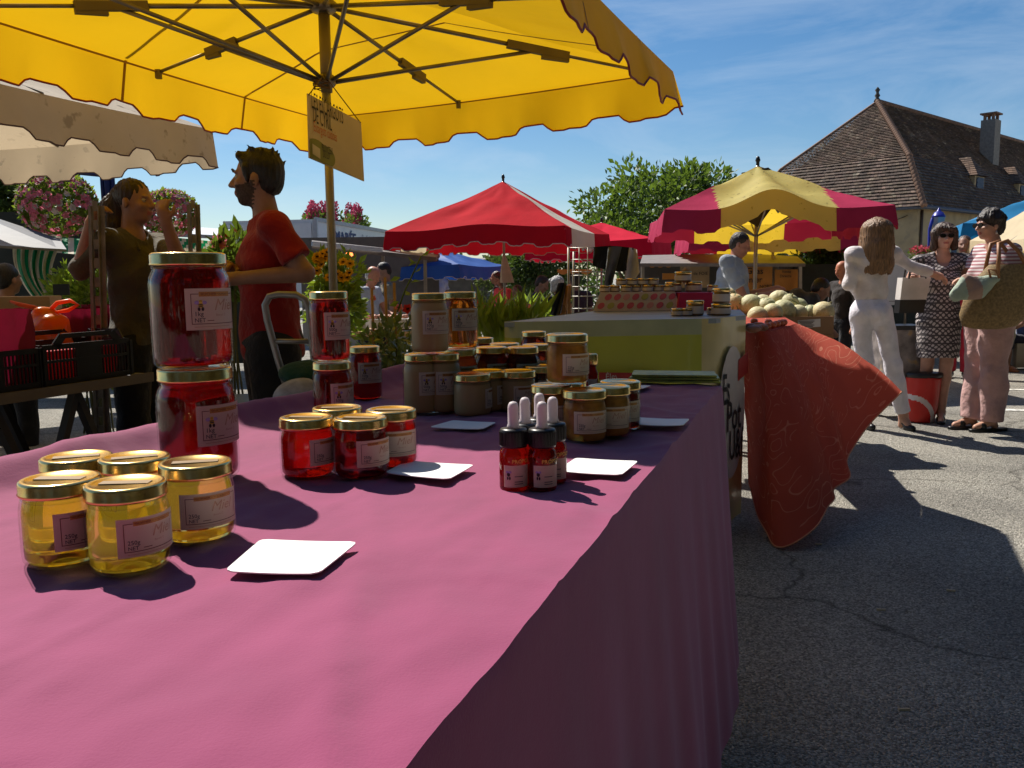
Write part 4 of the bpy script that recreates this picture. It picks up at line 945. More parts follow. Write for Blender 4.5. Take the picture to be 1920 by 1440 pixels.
# ------------------------------------------------------------------ figures: a distance field of tapered limbs, turned into one skin
class Field:
    def __init__(s, h=.008): s.h = h; s.P = []
    def cone(s, a, b, ra, rb, k=.02, clip=None): s.P.append(('c', np.array(a, float), np.array(b, float), ra, rb, k, clip)); return s
    def ell(s, c, r, rot=None, k=.02, sub=False): s.P.append(('e', np.array(c, float), np.array(r, float), np.eye(3) if rot is None else np.array(rot), k, sub)); return s
    def econe(s, a, b, r0, r1, k=.02, rot=None): s.P.append(('k', np.array(a, float), np.array(b, float), r0, r1, k, rot)); return s
    def cut(s, n, o): s.P.append(('x', np.array(n, float), o)); return s      # keep n.p < o
    def wrinkle(s, amp, f, seed=0): s.P.append(('w', amp, f, seed)); return s
    def strands(s, amp, n, c): s.P.append(('s', amp, n, c)); return s
    def mesh(s, name, mats, mfun=None, xf=None):
        h = s.h; lo = np.full(3, 1e9); hi = -lo
        for p in s.P:
            if p[0] == 'c': m = max(p[3], p[4]); q = [np.minimum(p[1], p[2])-m, np.maximum(p[1], p[2])+m]
            elif p[0] == 'e' and not p[5]: m = max(p[2]); q = [p[1]-m, p[1]+m]
            elif p[0] == 'k': m = max(max(p[3]), max(p[4])); q = [np.minimum(p[1], p[2])-m, np.maximum(p[1], p[2])+m]
            else: continue
            lo = np.minimum(lo, q[0]); hi = np.maximum(hi, q[1])
        lo -= 3*h+.02; hi += 3*h+.02; n = np.ceil((hi-lo)/h).astype(int)+1
        ax = [lo[i]+h*np.arange(n[i]) for i in range(3)]
        D = np.full(n, .12, np.float32)
        def sub(a, b):
            i0 = np.clip(((a-lo)/h).astype(int), 0, n-1); i1 = np.clip(((b-lo)/h).astype(int)+2, 1, n); sl = tuple(slice(i0[i], i1[i]) for i in range(3))
            X = [ax[i][sl[i]].reshape([-1 if j == i else 1 for j in range(3)]).astype(np.float32) for i in range(3)]; return sl, X
        def smin(sl, d, k):
            o = D[sl]; 
            if k <= 0: D[sl] = np.minimum(o, d); return
            t = np.clip(.5+.5*(o-d)/k, 0, 1); D[sl] = o*(1-t)+d*t-k*t*(1-t)
        for p in s.P:
            if p[0] == 'c':
                _, a, b, ra, rb, k, clip = p; m = max(ra, rb)+k+.02; sl, X = sub(np.minimum(a, b)-m, np.maximum(a, b)+m)
                ba = b-a; L = max(1e-9, (ba**2).sum()); Q = [X[i]-a[i] for i in range(3)]
                t = np.clip((Q[0]*ba[0]+Q[1]*ba[1]+Q[2]*ba[2])/L, 0, 1)
                d = np.sqrt(sum((Q[i]-t*ba[i])**2 for i in range(3)))-(ra+(rb-ra)*t)
                if clip:   # flat end at b
                    u = ba/math.sqrt(L); d = np.maximum(d, sum((X[i]-b[i])*u[i] for i in range(3)))
                smin(sl, d.astype(np.float32), k)
            elif p[0] == 'e':
                _, c, r, Rm, k, neg = p; m = max(r)+k+.02; sl, X = sub(c-m, c+m); Q = [X[i]-c[i] for i in range(3)]
                q = [sum(Rm[j][i]*Q[j] for j in range(3)) for i in range(3)]
                k0 = np.sqrt(sum((q[i]/r[i])**2 for i in range(3))); k1 = np.sqrt(sum((q[i]/r[i]**2)**2 for i in range(3)))+1e-9
                d = (k0*(k0-1)/k1).astype(np.float32)
                if neg:
                    o = D[sl]; d2 = -d; t = np.clip(.5-.5*(o-d2)/k, 0, 1); D[sl] = o*(1-t)+d2*t+k*t*(1-t)
                else: smin(sl, d, k)
            elif p[0] == 'k':
                _, a, b, r0, r1, k, rt = p; m = max(max(r0), max(r1))+k+.02; sl, X = sub(np.minimum(a, b)-m, np.maximum(a, b)+m)
                ba = b-a; L = math.sqrt((ba**2).sum()); u = ba/L
                x = np.array([1., 0, 0]) if rt is None else np.array([math.cos(rt), math.sin(rt), 0]); x = x-u*x.dot(u); x /= np.linalg.norm(x); y = np.cross(u, x)
                Q = [X[i]-a[i] for i in range(3)]; dt = lambda w_: sum(Q[i]*w_[i] for i in range(3))
                ta = dt(u); t = np.clip(ta/L, 0, 1); rx = r0[0]+(r1[0]-r0[0])*t; ry = r0[1]+(r1[1]-r0[1])*t
                e = np.sqrt((dt(x)/rx)**2+(dt(y)/ry)**2); d = (e-1)*np.minimum(rx, ry); d = np.maximum(d, np.maximum(-ta, ta-L))
                smin(sl, d.astype(np.float32), k)
            elif p[0] == 'x':
                X = [ax[i].reshape([-1 if j == i else 1 for j in range(3)]).astype(np.float32) for i in range(3)]
                D = np.maximum(D, (sum(X[i]*p[1][i] for i in range(3))-p[2]).astype(np.float32))
            elif p[0] == 'w':
                X = [ax[i].reshape([-1 if j == i else 1 for j in range(3)]).astype(np.float32) for i in range(3)]; _, amp, f, sd = p
                D = D+amp*(np.sin(f*(X[0]*1.1+X[2]*.9)+sd+2*np.sin(f*.4*X[1]+sd))*.5+np.sin(f*1.7*(X[2]*.8-X[0]*.6+X[1]*.5)+sd*2+1.5*np.sin(f*.5*X[2]))*.5).astype(np.float32)
            elif p[0] == 's':
                X = [ax[i].reshape([-1 if j == i else 1 for j in range(3)]).astype(np.float32) for i in range(3)]; _, amp, m_, c = p
                an = np.arctan2(X[1]-c[1], X[0]-c[0]); D = D+(amp*(np.sin(an*m_+3*np.sin(X[2]*22))*.6+np.sin(an*m_*2.3+X[2]*15)*.4)).astype(np.float32)
        # surface nets
        S = D < 0; c0 = S[:-1, :-1, :-1]; cnt = np.zeros(c0.shape, np.int8); off = [(i, j, k) for i in (0, 1) for j in (0, 1) for k in (0, 1)]
        sh = [x-1 for x in D.shape]
        def cor(A, o): return A[o[0]:o[0]+sh[0], o[1]:o[1]+sh[1], o[2]:o[2]+sh[2]]
        for o in off: cnt += cor(S, o)
        act = (cnt > 0) & (cnt < 8); I = np.argwhere(act)
        if len(I) == 0: return None
        acc = np.zeros((len(I), 3)); num = np.zeros(len(I))
        val = {o: D[I[:, 0]+o[0], I[:, 1]+o[1], I[:, 2]+o[2]] for o in off}
        for a in off:
            for d in range(3):
                if a[d] == 0:
                    b = tuple(a[i]+(1 if i == d else 0) for i in range(3)); va, vb = val[a], val[b]; m = (va < 0) != (vb < 0)
                    t = np.where(m, va/(np.where(m, va-vb, 1)), 0); pos = np.array(a, float)+np.outer(t, np.eye(3)[d]); acc[m] += pos[m]; num += m
        vs = lo+(I+acc/num[:, None])*h
        idx = -np.ones(act.shape, int); idx[act] = np.arange(len(I)); F = []
        for d in range(3):
            e1, e2 = [(1, 2), (2, 0), (0, 1)][d]
            sl0 = [slice(1, sh[i]) for i in range(3)]; sl0[d] = slice(0, sh[d])
            A = S[tuple(sl0)]; sl1 = list(sl0); sl1[d] = slice(1, sh[d]+1); B = S[tuple(sl1)]
            for flip, M in ((0, A & ~B), (1, ~A & B)):
                J = np.argwhere(M)
                if len(J) == 0: continue
                for i in range(3):
                    if i != d: J[:, i] += 1
                def at(o1, o2):
                    K = J.copy(); K[:, e1] -= o1; K[:, e2] -= o2; return idx[K[:, 0], K[:, 1], K[:, 2]]
                q = np.stack([at(1, 1), at(0, 1), at(0, 0), at(1, 0)], 1)
                F.append(q[:, ::-1] if flip else q)
        F = np.concatenate(F)
        F = F[(F >= 0).all(1)]
        # one pass of smoothing
        for _ in range(1):
            ac = np.zeros_like(vs); nn = np.zeros(len(vs))
            for i in range(4):
                np.add.at(ac, F[:, i], vs[F[:, (i+1) % 4]]); np.add.at(nn, F[:, i], 1)
            vs = vs*.5+.5*ac/np.maximum(nn, 1)[:, None]
        me = bpy.data.meshes.new(name); me.vertices.add(len(vs)); me.vertices.foreach_set('co', vs.astype(np.float32).ravel())
        me.loops.add(len(F)*4); me.loops.foreach_set('vertex_index', F.astype(np.int32).ravel()); me.polygons.add(len(F))
        me.polygons.foreach_set('loop_start', np.arange(0, len(F)*4, 4, dtype=np.int32)); me.polygons.foreach_set('loop_total', np.full(len(F), 4, np.int32))
        for m in (mats if isinstance(mats, (list, tuple)) else [mats]): me.materials.append(m)
        if mfun is not None: me.polygons.foreach_set('material_index', mfun(vs[F].mean(1)).astype(np.int32))
        me.update(calc_edges=True); me.validate(); me.polygons.foreach_set('use_smooth', np.ones(len(me.polygons), bool)); return me

def skin(name, col): return mat(name, col, .5, var=.12, vscale=22, spec=.35, bump=.08, bscale=90)
SKIN = skin('skin_tan', (.31, .165, .115)); SKIN_L = skin('skin_pale', (.55, .30, .21)); SKIN_R = skin('skin_ruddy', (.50, .21, .13))
M_EYE = mat('eye_white', (.40, .36, .33), .25); M_IRIS = mat('iris', (.03, .018, .01), .2); M_LIP = mat('lip', (.36, .11, .09), .45); M_BEARD = mat('stubble', (.07, .045, .035), .8, var=.4, vscale=120)
HAIRM = {k: mat('hair_'+k, c, .45, var=.6, vscale=1.0, spec=.45, bump=.7, bscale=1.6, stretch=(170, 170, 12), bdist=.006) for k, c in dict(black=(.014, .011, .010), brown=(.055, .026, .014), dark=(.028, .016, .011), light=(.22, .115, .05), grey=(.36, .34, .32), white=(.58, .55, .5)).items()}
def fab(name, col, **k):
    d = dict(rough=.85, var=.14, vscale=9, bump=.7, bscale=14, sheen=.15, spec=.15, bdist=.03); d.update(k); return mat(name, col, **d)
def rotm(yaw=0, pitch=0, roll=0): return np.array(Euler((pitch, roll, yaw)).to_matrix())

def local_px(x, y, Y, loc, rz):
    p = at_y(x, y, Y)-V(loc); return tuple(Matrix.Rotation(-rz, 3, 'Z') @ p)
def person(label, H, loc, rz, J, build=1.0, female=False, skin_m=SKIN, hair=None, hairm='dark', head=(0, 0, 0), top=None, bottom=None, feet=None, h=.009, fingers=True, beard=False, glasses=None, extra=None, hc=None, group=None, curl=.4, handdir=None):
    """faces -Y in its own frame, +X is its left. J overrides joint places (metres, for this height)."""
    f = H; sx = (.105 if female else .118)*f
    G = dict(ankL=(.05*f, .01*f, .045*f), ankR=(-.05*f, .01*f, .045*f), kneeL=(.055*f, -.005*f, .28*f), kneeR=(-.055*f, -.005*f, .28*f), hipL=(.05*f, 0, .50*f), hipR=(-.05*f, 0, .50*f),
             pel=(0, .005*f, .525*f), waist=(0, 0, .61*f), chest=(0, .0, .72*f), shL=(sx, .01*f, .808*f), shR=(-sx, .01*f, .808*f), neck=(0, .008*f, .845*f), head=(0, -.012*f, .932*f),
             elL=(sx+.03*f, .02*f, .635*f), elR=(-sx-.03*f, .02*f, .635*f), haL=(sx+.035*f, -.03*f, .49*f), haR=(-sx-.035*f, -.03*f, .49*f), toeL=(.06*f, -.10*f, .018*f), toeR=(-.06*f, -.10*f, .018*f))
    G.update(J); G = {k: np.array(v, float) for k, v in G.items()}
    b = build; s = f/1.72; root = thing('person', label, 'person', loc, rz, group)
    B = Field(h); hh = s*.93 if female else s
    # torso
    pel, wai, che, nk = G['pel'], G['waist'], G['chest'], G['neck']
    ch_r = np.array([.135 if female else .158, .098*b, .145])*s; ab_r = np.array([.118*b if female else .135*b, .088*b*b, .13])*s; pe_r = np.array([.155*b if female else .148*b, .108*b, .115])*s
    B.ell(pel, pe_r, k=.04*s); B.ell(wai, ab_r, k=.05*s); B.ell(che, ch_r, k=.05*s)
    for sd in 'LR':
        B.cone(che+np.array([0, 0, .06*s]), G['sh'+sd], .062*s, .044*s, .04*s); B.cone(nk-np.array([0, 0, .035*s]), G['sh'+sd], .050*s, .038*s, .03*s)
        B.cone(G['hip'+sd], G['knee'+sd], .082*s*b, .052*s, .04*s); kn, an = G['knee'+sd], G['ank'+sd]; cal = kn*.68+an*.32+np.array([0, .018*s, 0])
        B.cone(kn, cal, .050*s, .054*s*(b*.5+.5), .02*s); B.cone(cal, an, .053*s, .034*s, .02*s)
        to = G['toe'+sd]; B.cone(an-np.array([0, 0, .012*s]), to, .034*s, .024*s, .02*s); heel = an+(an-to)*.25; heel[2] = max(.025*s, to[2]+.005); B.cone(an, heel, .032*s, .026*s, .02*s)
        B.cone(G['sh'+sd], G['el'+sd], .043*s*b, .037*s*b, .03*s); B.cone(G['el'+sd], G['ha'+sd], .039*s*b, .026*s, .015*s)
        # hand: palm, four unequal bent fingers, thumb from the side of the palm
        ha, el = G['ha'+sd], G['el'+sd]; u = (ha-el)/np.linalg.norm(ha-el)
        if handdir and sd in handdir: u = np.array(handdir[sd], float); u /= np.linalg.norm(u)
        side = np.cross(u, np.array([0, 0, 1.0])) if abs(u[2]) < .9 else np.array([0, 1.0, 0]); side -= u*side.dot(u); side /= np.linalg.norm(side); nrm = np.cross(side, u)
        if nrm[2] > 0 and abs(u[2]) < .9: nrm = -nrm
        B.cone(ha, ha+u*.055*s, .026*s, .030*s, .012*s); B.cone(ha+u*.05*s-side*.018*s, ha+u*.05*s+side*.018*s, .016*s, .016*s, .012*s)
        if fingers:
            for i, (o, L) in enumerate(((-.030, .062), (-.010, .074), (.010, .070), (.028, .056))):
                r = ha+u*.075*s+side*o*s; d1 = u*math.cos(curl)+nrm*math.sin(curl); m_ = r+d1*L*.5*s; d2 = u*math.cos(curl*2.4)+nrm*math.sin(curl*2.4); e = m_+d2*L*.5*s
                B.cone(r, m_, .0105*s, .0095*s, .006*s); B.cone(m_, e, .0095*s, .0075*s, .003*s)
            t0 = ha+u*.022*s-side*.024*s; t1 = t0+(u*.6-side*.75+nrm*.3)*.034*s; t2 = t1+(u*.85-side*.1+nrm*.45)*.03*s
            B.cone(t0, t1, .014*s, .011*s, .010*s); B.cone(t1, t2, .011*s, .009*s, .003*s)
    if female:
        for x in (-1, 1): B.ell(che+np.array([x*.062*s, -.075*s, -.02*s]), np.array([.062, .055, .06])*s*b, k=.03*s)
    hd = G['head']; Rm = rotm(*head) if len(head) == 3 else rotm(head[0])
    B.cone(nk-np.array([0, 0, .03*s]), hd+Rm@np.array([0, .02, -.06])*hh, .056*s, .050*s, .025*s)
    hp = lambda x, y, z: hd+Rm@(np.array([x, y, z])*hh)
    # head: cranium, jaw, cheeks, brow, nose, lips, ears; eyes halfway up
    B.ell(hp(0, .012, .030), np.array([.073, .093, .088])*hh, Rm, .02); B.ell(hp(0, -.022, -.035), np.array([.058, .068, .072])*hh, Rm, .025); B.ell(hp(0, -.055, -.088), np.array([.028, .024, .022])*hh, Rm, .022)
    for x in (-1, 1):
        B.ell(hp(x*.040, -.060, -.022), np.array([.022, .020, .020])*hh, Rm, .02); B.ell(hp(x*.032, -.082, .006), np.array([.017, .014, .013])*hh, Rm, .008, True)
        B.ell(hp(x*.076, .012, -.012), np.array([.010, .019, .031])*hh, Rm@rotm(x*.35), .006)
        B.ell(hp(x*.030, -.079, .026), np.array([.024, .010, .007])*hh, Rm, .012)
    B.cone(hp(0, -.086, .012), hp(0, -.111, -.026), .0085*hh, .0125*hh, .010); B.ell(hp(.012, -.097, -.030), np.array([.009, .010, .008])*hh, Rm, .008); B.ell(hp(-.012, -.097, -.030), np.array([.009, .010, .008])*hh, Rm, .008)
    B.ell(hp(0, -.085, -.054), np.array([.025, .012, .0065])*hh, Rm, .006); B.ell(hp(0, -.083, -.066), np.array([.022, .012, .008])*hh, Rm, .006)
    inv = Rm.T
    def bm(c):
        q = (c-hd)@Rm/hh; r = np.zeros(len(c))
        if beard:
            r[(q[:, 2] < -.030+.25*np.maximum(0, q[:, 1]+.06)) & (q[:, 2] > -.125) & (q[:, 1] < .012+.25*(q[:, 2]+.03)+.006*np.sin(q[:, 2]*400)) & ~((np.abs(q[:, 0]) < .042) & (q[:, 2] > -.040) & (q[:, 1] < -.05))] = 2
        r[(np.abs(q[:, 0]) < .024) & (np.abs(q[:, 2]+.060) < .0095) & (q[:, 1] < -.082)] = 1; return r
    body = link('body', B.mesh('body', [skin_m, M_LIP, M_BEARD], bm), root, True)
    if h < .011 and not glasses:
        for x in (-1, 1):
            e = MB(); c = hp(x*.032, -.0700, .006); e.lathe([(.0125*hh*math.sin(a), -.0125*hh*math.cos(a)) for a in [.02+i*.31 for i in range(11)]], 12); e.v = [tuple(np.array(v)+c) for v in e.v]; eo = obj('eye', e, M_EYE, root, True)
            e = MB(); c2 = hp(x*.032, -.0772, .005); e.lathe([(.0058*hh*math.sin(a), -.0058*hh*math.cos(a)) for a in [.02+i*.52 for i in range(7)]], 10); e.v = [tuple(np.array(v)+c2) for v in e.v]; obj('iris', e, M_IRIS, eo, True)
            br = Field(.004); br.cone(hp(x*.014, -.094, .028), hp(x*.034, -.091, .036), .0048*hh, .005*hh, .004); br.cone(hp(x*.034, -.091, .036), hp(x*.053, -.074, .030), .005*hh, .003*hh, .004); link('eyebrow', br.mesh('eyebrow', HAIRM['dark']), root, True) if not female else None
    if glasses:
        gl = MB()
        for x in (-1, 1):
            gl.add([hp(x*.034+.026*math.cos(a), -.101-.006*abs(math.cos(a)), .006+.021*math.sin(a)) for a in [2*math.pi*i/18 for i in range(18)]] + [hp(x*.034+.026*math.cos(a), -.096, .006+.021*math.sin(a)) for a in [2*math.pi*i/18 for i in range(18)]], [tuple(range(18)), tuple(range(35, 17, -1))]+[(i, (i+1) % 18, 18+(i+1) % 18, 18+i) for i in range(18)])
            gl.tube([hp(x*.058, -.096, .012), hp(x*.076, -.04, .010), hp(x*.080, .015, .004)], .003*hh, 5)
        gl.tube([hp(-.010, -.104, .010), hp(.010, -.104, .010)], .003*hh, 5); obj('glasses', gl, glasses, root, True)
    if hair:
        Hf = Field(min(h, .007)); hair(Hf, hp, Rm, hh); link('hair', Hf.mesh('hair', hc or HAIRM[hairm]), root, True)
    g = .014*s
    def Z(fr): return fr*f
    if top:
        T = Field(h*1.05); sl = top.get('sleeve', .55); ease = top.get('ease', 0)*s+g
        T.ell(che, ch_r+ease, k=.05*s); T.ell(wai, ab_r+ease*1.25, k=.06*s)
        if top.get('hem', .5) < .54: T.ell(pel+np.array([0, 0, .0]), pe_r+ease, k=.05*s)
        for sd in 'LR':
            T.cone(che+np.array([0, 0, .06*s]), G['sh'+sd], .066*s+g, .046*s+g, .04*s); T.cone(nk-np.array([0, 0, .035*s]), G['sh'+sd]+np.array([0, 0, .004*s]), .058*s+g*.7, .042*s+g*.8, .03*s)
            S_, E_, W_ = G['sh'+sd], G['el'+sd], G['ha'+sd]
            if sl > 0:
                if sl <= 1: en = S_+(E_-S_)*sl; T.cone(S_, en, .046*s*b+g*.8, lerp(.050, .043, sl)*s*b+g*(1.3 if sl < 1 else 1), .03*s, sl < 1)
                else: T.cone(S_, E_, .044*s*b+g*.8, .038*s*b+g*.9, .03*s); en = E_+(W_-E_)*(sl-1); T.cone(E_, en, .038*s*b+g*.9, .031*s+g*.9, .02*s, True)
        if female:
            for x in (-1, 1): T.ell(che+np.array([x*.06*s, -.076*s, -.02*s]), np.array([.064, .058, .062])*s*b+g*.7, k=.03*s)
        T.wrinkle(top.get('wr', .005), 30, H*3); T.cut((0, 0, -1), -(pel[2]+(top.get('hem', .5)-.525)*f)); nd = top.get('neck', .02)
        T.ell(nk+np.array([0, -.025*s-nd*.35*s, .035*s]), np.array([.066*s, (.075+nd*.4)*s, .052*s+nd*s]), k=.008, sub=True)
        to = link(top.get('name', 'shirt'), T.mesh('top', top['mat'], top.get('mfun')), root, True)
        if top.get('collar'):
            C = Field(.007); c0 = nk-np.array([0, .0, .022*s])
            for i in range(12):
                a = -2.5+5*i/11; a2 = -2.5+5*(i+1)/11; r = .073*s; C.cone(c0+np.array([r*math.sin(a), r*math.cos(a)*.95, -.02*s*(1-math.cos(a))]), c0+np.array([r*math.sin(a2), r*math.cos(a2)*.95, -.02*s*(1-math.cos(a2))]), .013*s, .013*s, .01)
            for x in (-1, 1): C.cone(c0+np.array([x*.05*s, -.06*s, -.03*s]), c0+np.array([x*.075*s, -.105*s, -.075*s]), .012*s, .008*s, .01)
            link('collar', C.mesh('collar', top['mat']), to, True)
    if bottom:
        T = Field(h*1.1); kd = bottom.get('kind', 'trousers'); e = bottom.get('ease', .0)*s+g*.8; en = bottom.get('end', 1.0)
        if kd == 'trousers':
            T.ell(pel, pe_r+e, k=.04*s); T.econe(pel+np.array([0, 0, .02*s]), pel+np.array([0, 0, .085*s]), (pe_r[0]+e*.6, pe_r[1]+e*.6), (ab_r[0]+e*1.2, ab_r[1]+e*1.2), .03*s)
            for sd in 'LR':
                hp_, kn, an = G['hip'+sd], G['knee'+sd], G['ank'+sd]; fl = bottom.get('flare', 0)*s
                T.cone(hp_, kn, .086*s*b+e, .056*s+e, .04*s); ee = kn+(an-kn)*en; T.cone(kn, ee, .056*s+e, lerp(.056, .046, en)*s+e*.7+fl, .02*s, True)
                if bottom.get('tight'): pass
                c = kn*.68+an*.32+np.array([0, .016*s, 0]); T.cone(kn, c, .058*s+e, .060*s*(b*.5+.5)+e, .02*s); T.cone(c, ee, .059*s*(b*.5+.5)+e, .048*s+e*.7+fl, .02*s, True)
            T.wrinkle(bottom.get('wr', .004), 26, 1.3)
            if female: 
                for x in (-1, 1): T.ell(pel+np.array([x*.062*s, .055*s, -.02*s]), np.array([.085, .085, .09])*s*b, k=.03*s)
        else:
            z1 = bottom.get('hem', .30)*f; c = (G['kneeL']+G['kneeR'])/2; c = np.array([c[0], c[1]-.005, z1]); w1 = bottom.get('w', .17)*s
            T.econe(np.array([wai[0], wai[1], wai[2]]), np.array([pel[0], pel[1], pel[2]-.03*s]), (ab_r[0]+e*1.6, ab_r[1]+e*1.6), (pe_r[0]+e*1.4, pe_r[1]+e*1.4), .03*s); T.econe(np.array([pel[0], pel[1], pel[2]-.03*s]), c, (pe_r[0]+e*1.4, pe_r[1]+e*1.4), (w1, w1*.78), .03*s)
            T.wrinkle(bottom.get('wr', .006), 20, 2.1)
        link(bottom.get('name', 'trousers'), T.mesh('bottom', bottom['mat']), root, True)
    if feet:
        for sd in 'LR':
            T = Field(.007); an, to = G['ank'+sd], G['toe'+sd]; u = to-an; u[2] = 0; u /= np.linalg.norm(u)
            if feet == 'sandal' or isinstance(feet, dict) and feet['kind'] == 'sandal':
                for i in range(6): T.cone(to+u*.02*s-u*(.045*i)*s+np.array([0, 0, -to[2]+.010]), to+u*.02*s-u*(.045*(i+1))*s+np.array([0, 0, -to[2]+.010]), .036*s, .034*s, .01)
                T.cut((0, 0, 1), .02); T.ell(to-u*.055*s+np.array([0, 0, .010]), np.array([.036, .036, .03])*s, k=.01); sdv = np.array([-u[1], u[0], 0])
                T.cone(an-u*.045*s+sdv*.03*s, an+sdv*.036*s+u*.01, .006, .006, .004); T.cone(an-u*.045*s-sdv*.03*s, an-sdv*.036*s+u*.01, .006, .006, .004)
            elif isinstance(feet, dict) and feet['kind'] == 'heel':
                hl = an-u*.035*s; T.cone(hl+np.array([0, 0, -.03*s]), np.array([hl[0]+u[0]*.0, hl[1], 0.006]), .014*s, .006*s, .006); T.cone(hl+np.array([0, 0, -.035*s]), to, .026*s, .024*s, .012); T.cone(to-u*.03, to+u*.03*s, .030*s, .026*s, .01)
                T.cone(an+np.array([.03*s*u[1], -.03*s*u[0], .0]), an-np.array([.03*s*u[1], -.03*s*u[0], .0]), .008, .008, .004)
            else:
                T.cone(an-u*.05*s+np.array([0, 0, -an[2]+.035]), to+u*.03*s+np.array([0, 0, -to[2]+.03]), .040*s, .036*s, .02); T.cone(an, an-np.array([0, 0, .03*s]), .042*s, .042*s, .02); T.cut((0, 0, -1), -.002)
            link('shoe', T.mesh('shoe', feet['mat'] if isinstance(feet, dict) else M_BLK), root, True)
    if extra: extra(root, G, hp, Rm, s)
    return root
# ---- hair shapes (head frame: -Y is the face, z up)
def hair_short(F, hp, Rm, s, tuft=.012, line=.0):
    F.ell(hp(0, .022, .044), np.array([.080, .094, .088])*s, Rm, .02); F.ell(hp(0, .060, -.010), np.array([.066, .052, .060])*s, Rm, .03)
    for x in (-1, 1): F.cone(hp(x*.070, -.028, .040), hp(x*.073, -.018, -.012), .013*s, .008*s, .02)
    F.cone(hp(-.04, -.062, .094), hp(.04, -.062, .094), .015*s, .015*s, .03); F.strands(.004, 30, hp(0, 0, 0))
    F.ell(hp(0, -.085, -.018), np.array([.066, .058, .090])*s, Rm, .012, True)
    r = random.Random(3)
    for i in range(26):
        a = r.uniform(0, 6.28); e = r.uniform(.2, 1.0); p = np.array([.076*math.cos(a)*math.cos(e), .022+.09*math.sin(a)*math.cos(e), .046+.086*math.sin(e)]); q = p*1.0+np.array([p[0]*.2, (p[1]-.02)*.2-.006, .014])*(.5+r.random()); F.cone(hp(*p), hp(*q), .008*s, .004*s, .008)
def hair_crop(F, hp, Rm, s):
    F.ell(hp(0, .020, .040), np.array([.078, .092, .084])*s, Rm, .02); F.ell(hp(0, .058, -.015), np.array([.064, .050, .060])*s, Rm, .03); F.ell(hp(0, -.085, -.020), np.array([.066, .060, .085])*s, Rm, .012, True); F.strands(.003, 30, hp(0, 0, 0))
def hair_fringe(F, hp, Rm, s):
    F.ell(hp(0, .045, -.035), np.array([.072, .050, .050])*s, Rm, .02)
    for x in (-1, 1): F.ell(hp(x*.066, .04, .0), np.array([.014, .040, .035])*s, Rm, .015)
def hair_pony(F, hp, Rm, s):
    F.ell(hp(0, .022, .040), np.array([.080, .096, .087])*s, Rm, .02); F.ell(hp(0, -.088, -.016), np.array([.068, .062, .088])*s, Rm, .012, True)
    F.ell(hp(0, .105, .030), np.array([.030, .030, .030])*s, Rm, .02)
    for a, b, r0, r1 in (((0, .100, .03), (.0, .135, -.03), .045, .062), ((0, .135, -.03), (0, .140, -.13), .064, .072), ((0, .140, -.13), (.01, .115, -.25), .068, .040)): F.cone(hp(*a), hp(*b), r0*s, r1*s, .02)
    F.strands(.006, 26, hp(0, .06, 0))
def hair_long(F, hp, Rm, s):
    F.ell(hp(0, .022, .038), np.array([.086, .100, .090])*s, Rm, .02); F.ell(hp(0, -.092, -.03), np.array([.056, .060, .095])*s, Rm, .012, True)
    for x, y, z, r in ((0, .085, -.10, .075), (-.055, .06, -.12, .055), (.055, .06, -.12, .055), (0, .10, -.22, .075), (-.06, .085, -.26, .058), (.055, .08, -.25, .055), (-.02, .10, -.30, .05), (.08, .02, -.10, .035), (-.08, .02, -.12, .038)): F.cone(hp(x*.8, y*.7, .02), hp(x*1.25, y, z), .06*s, r*s, .04)
    for i in range(14): a = -1.4+2.8*i/13; F.cone(hp(.09*math.sin(a), .05+.07*math.cos(a), -.24), hp(.115*math.sin(a+.1), .05+.09*math.cos(a), -.305-.015*(i % 3)), .03*s, .019*s, .02)
    F.strands(.0055, 44, hp(0, .03, 0))
def hair_bob(F, hp, Rm, s):
    F.ell(hp(0, .015, .045), np.array([.094, .104, .092])*s, Rm, .02)
    for x in (-1, 1): F.cone(hp(x*.075, .0, .03), hp(x*.088, -.005, -.10), .040*s, .030*s, .03)
    F.ell(hp(0, .06, -.05), np.array([.09, .06, .085])*s, Rm, .03); F.cone(hp(-.05, -.07, .075), hp(.06, -.082, .062), .026*s, .028*s, .02)
    F.ell(hp(0, -.098, -.035), np.array([.056, .060, .085])*s, Rm, .012, True); F.strands(.007, 30, hp(0, 0, 0))
def hair_fluffy(F, hp, Rm, s):
    F.ell(hp(0, .02, .050), np.array([.096, .108, .090])*s, Rm, .02); F.ell(hp(0, .062, -.02), np.array([.080, .062, .075])*s, Rm, .03)
    r = random.Random(5)
    for i in range(34): a = r.uniform(0, 6.28); e = r.uniform(-.1, 1.3); F.ell(hp(.09*math.cos(a)*math.cos(e), .025+.098*math.sin(a)*math.cos(e), .05+.085*math.sin(e)), np.array([.020, .020, .018])*s, Rm, .012)
    F.ell(hp(0, -.090, -.030), np.array([.064, .056, .085])*s, Rm, .012, True); F.strands(.005, 24, hp(0, 0, 0))
# ------------------------------------------------------------------ the people
def face_dir(dx, dy): return math.atan2(dx, -dy)      # yaw that turns -Y to (dx, dy)
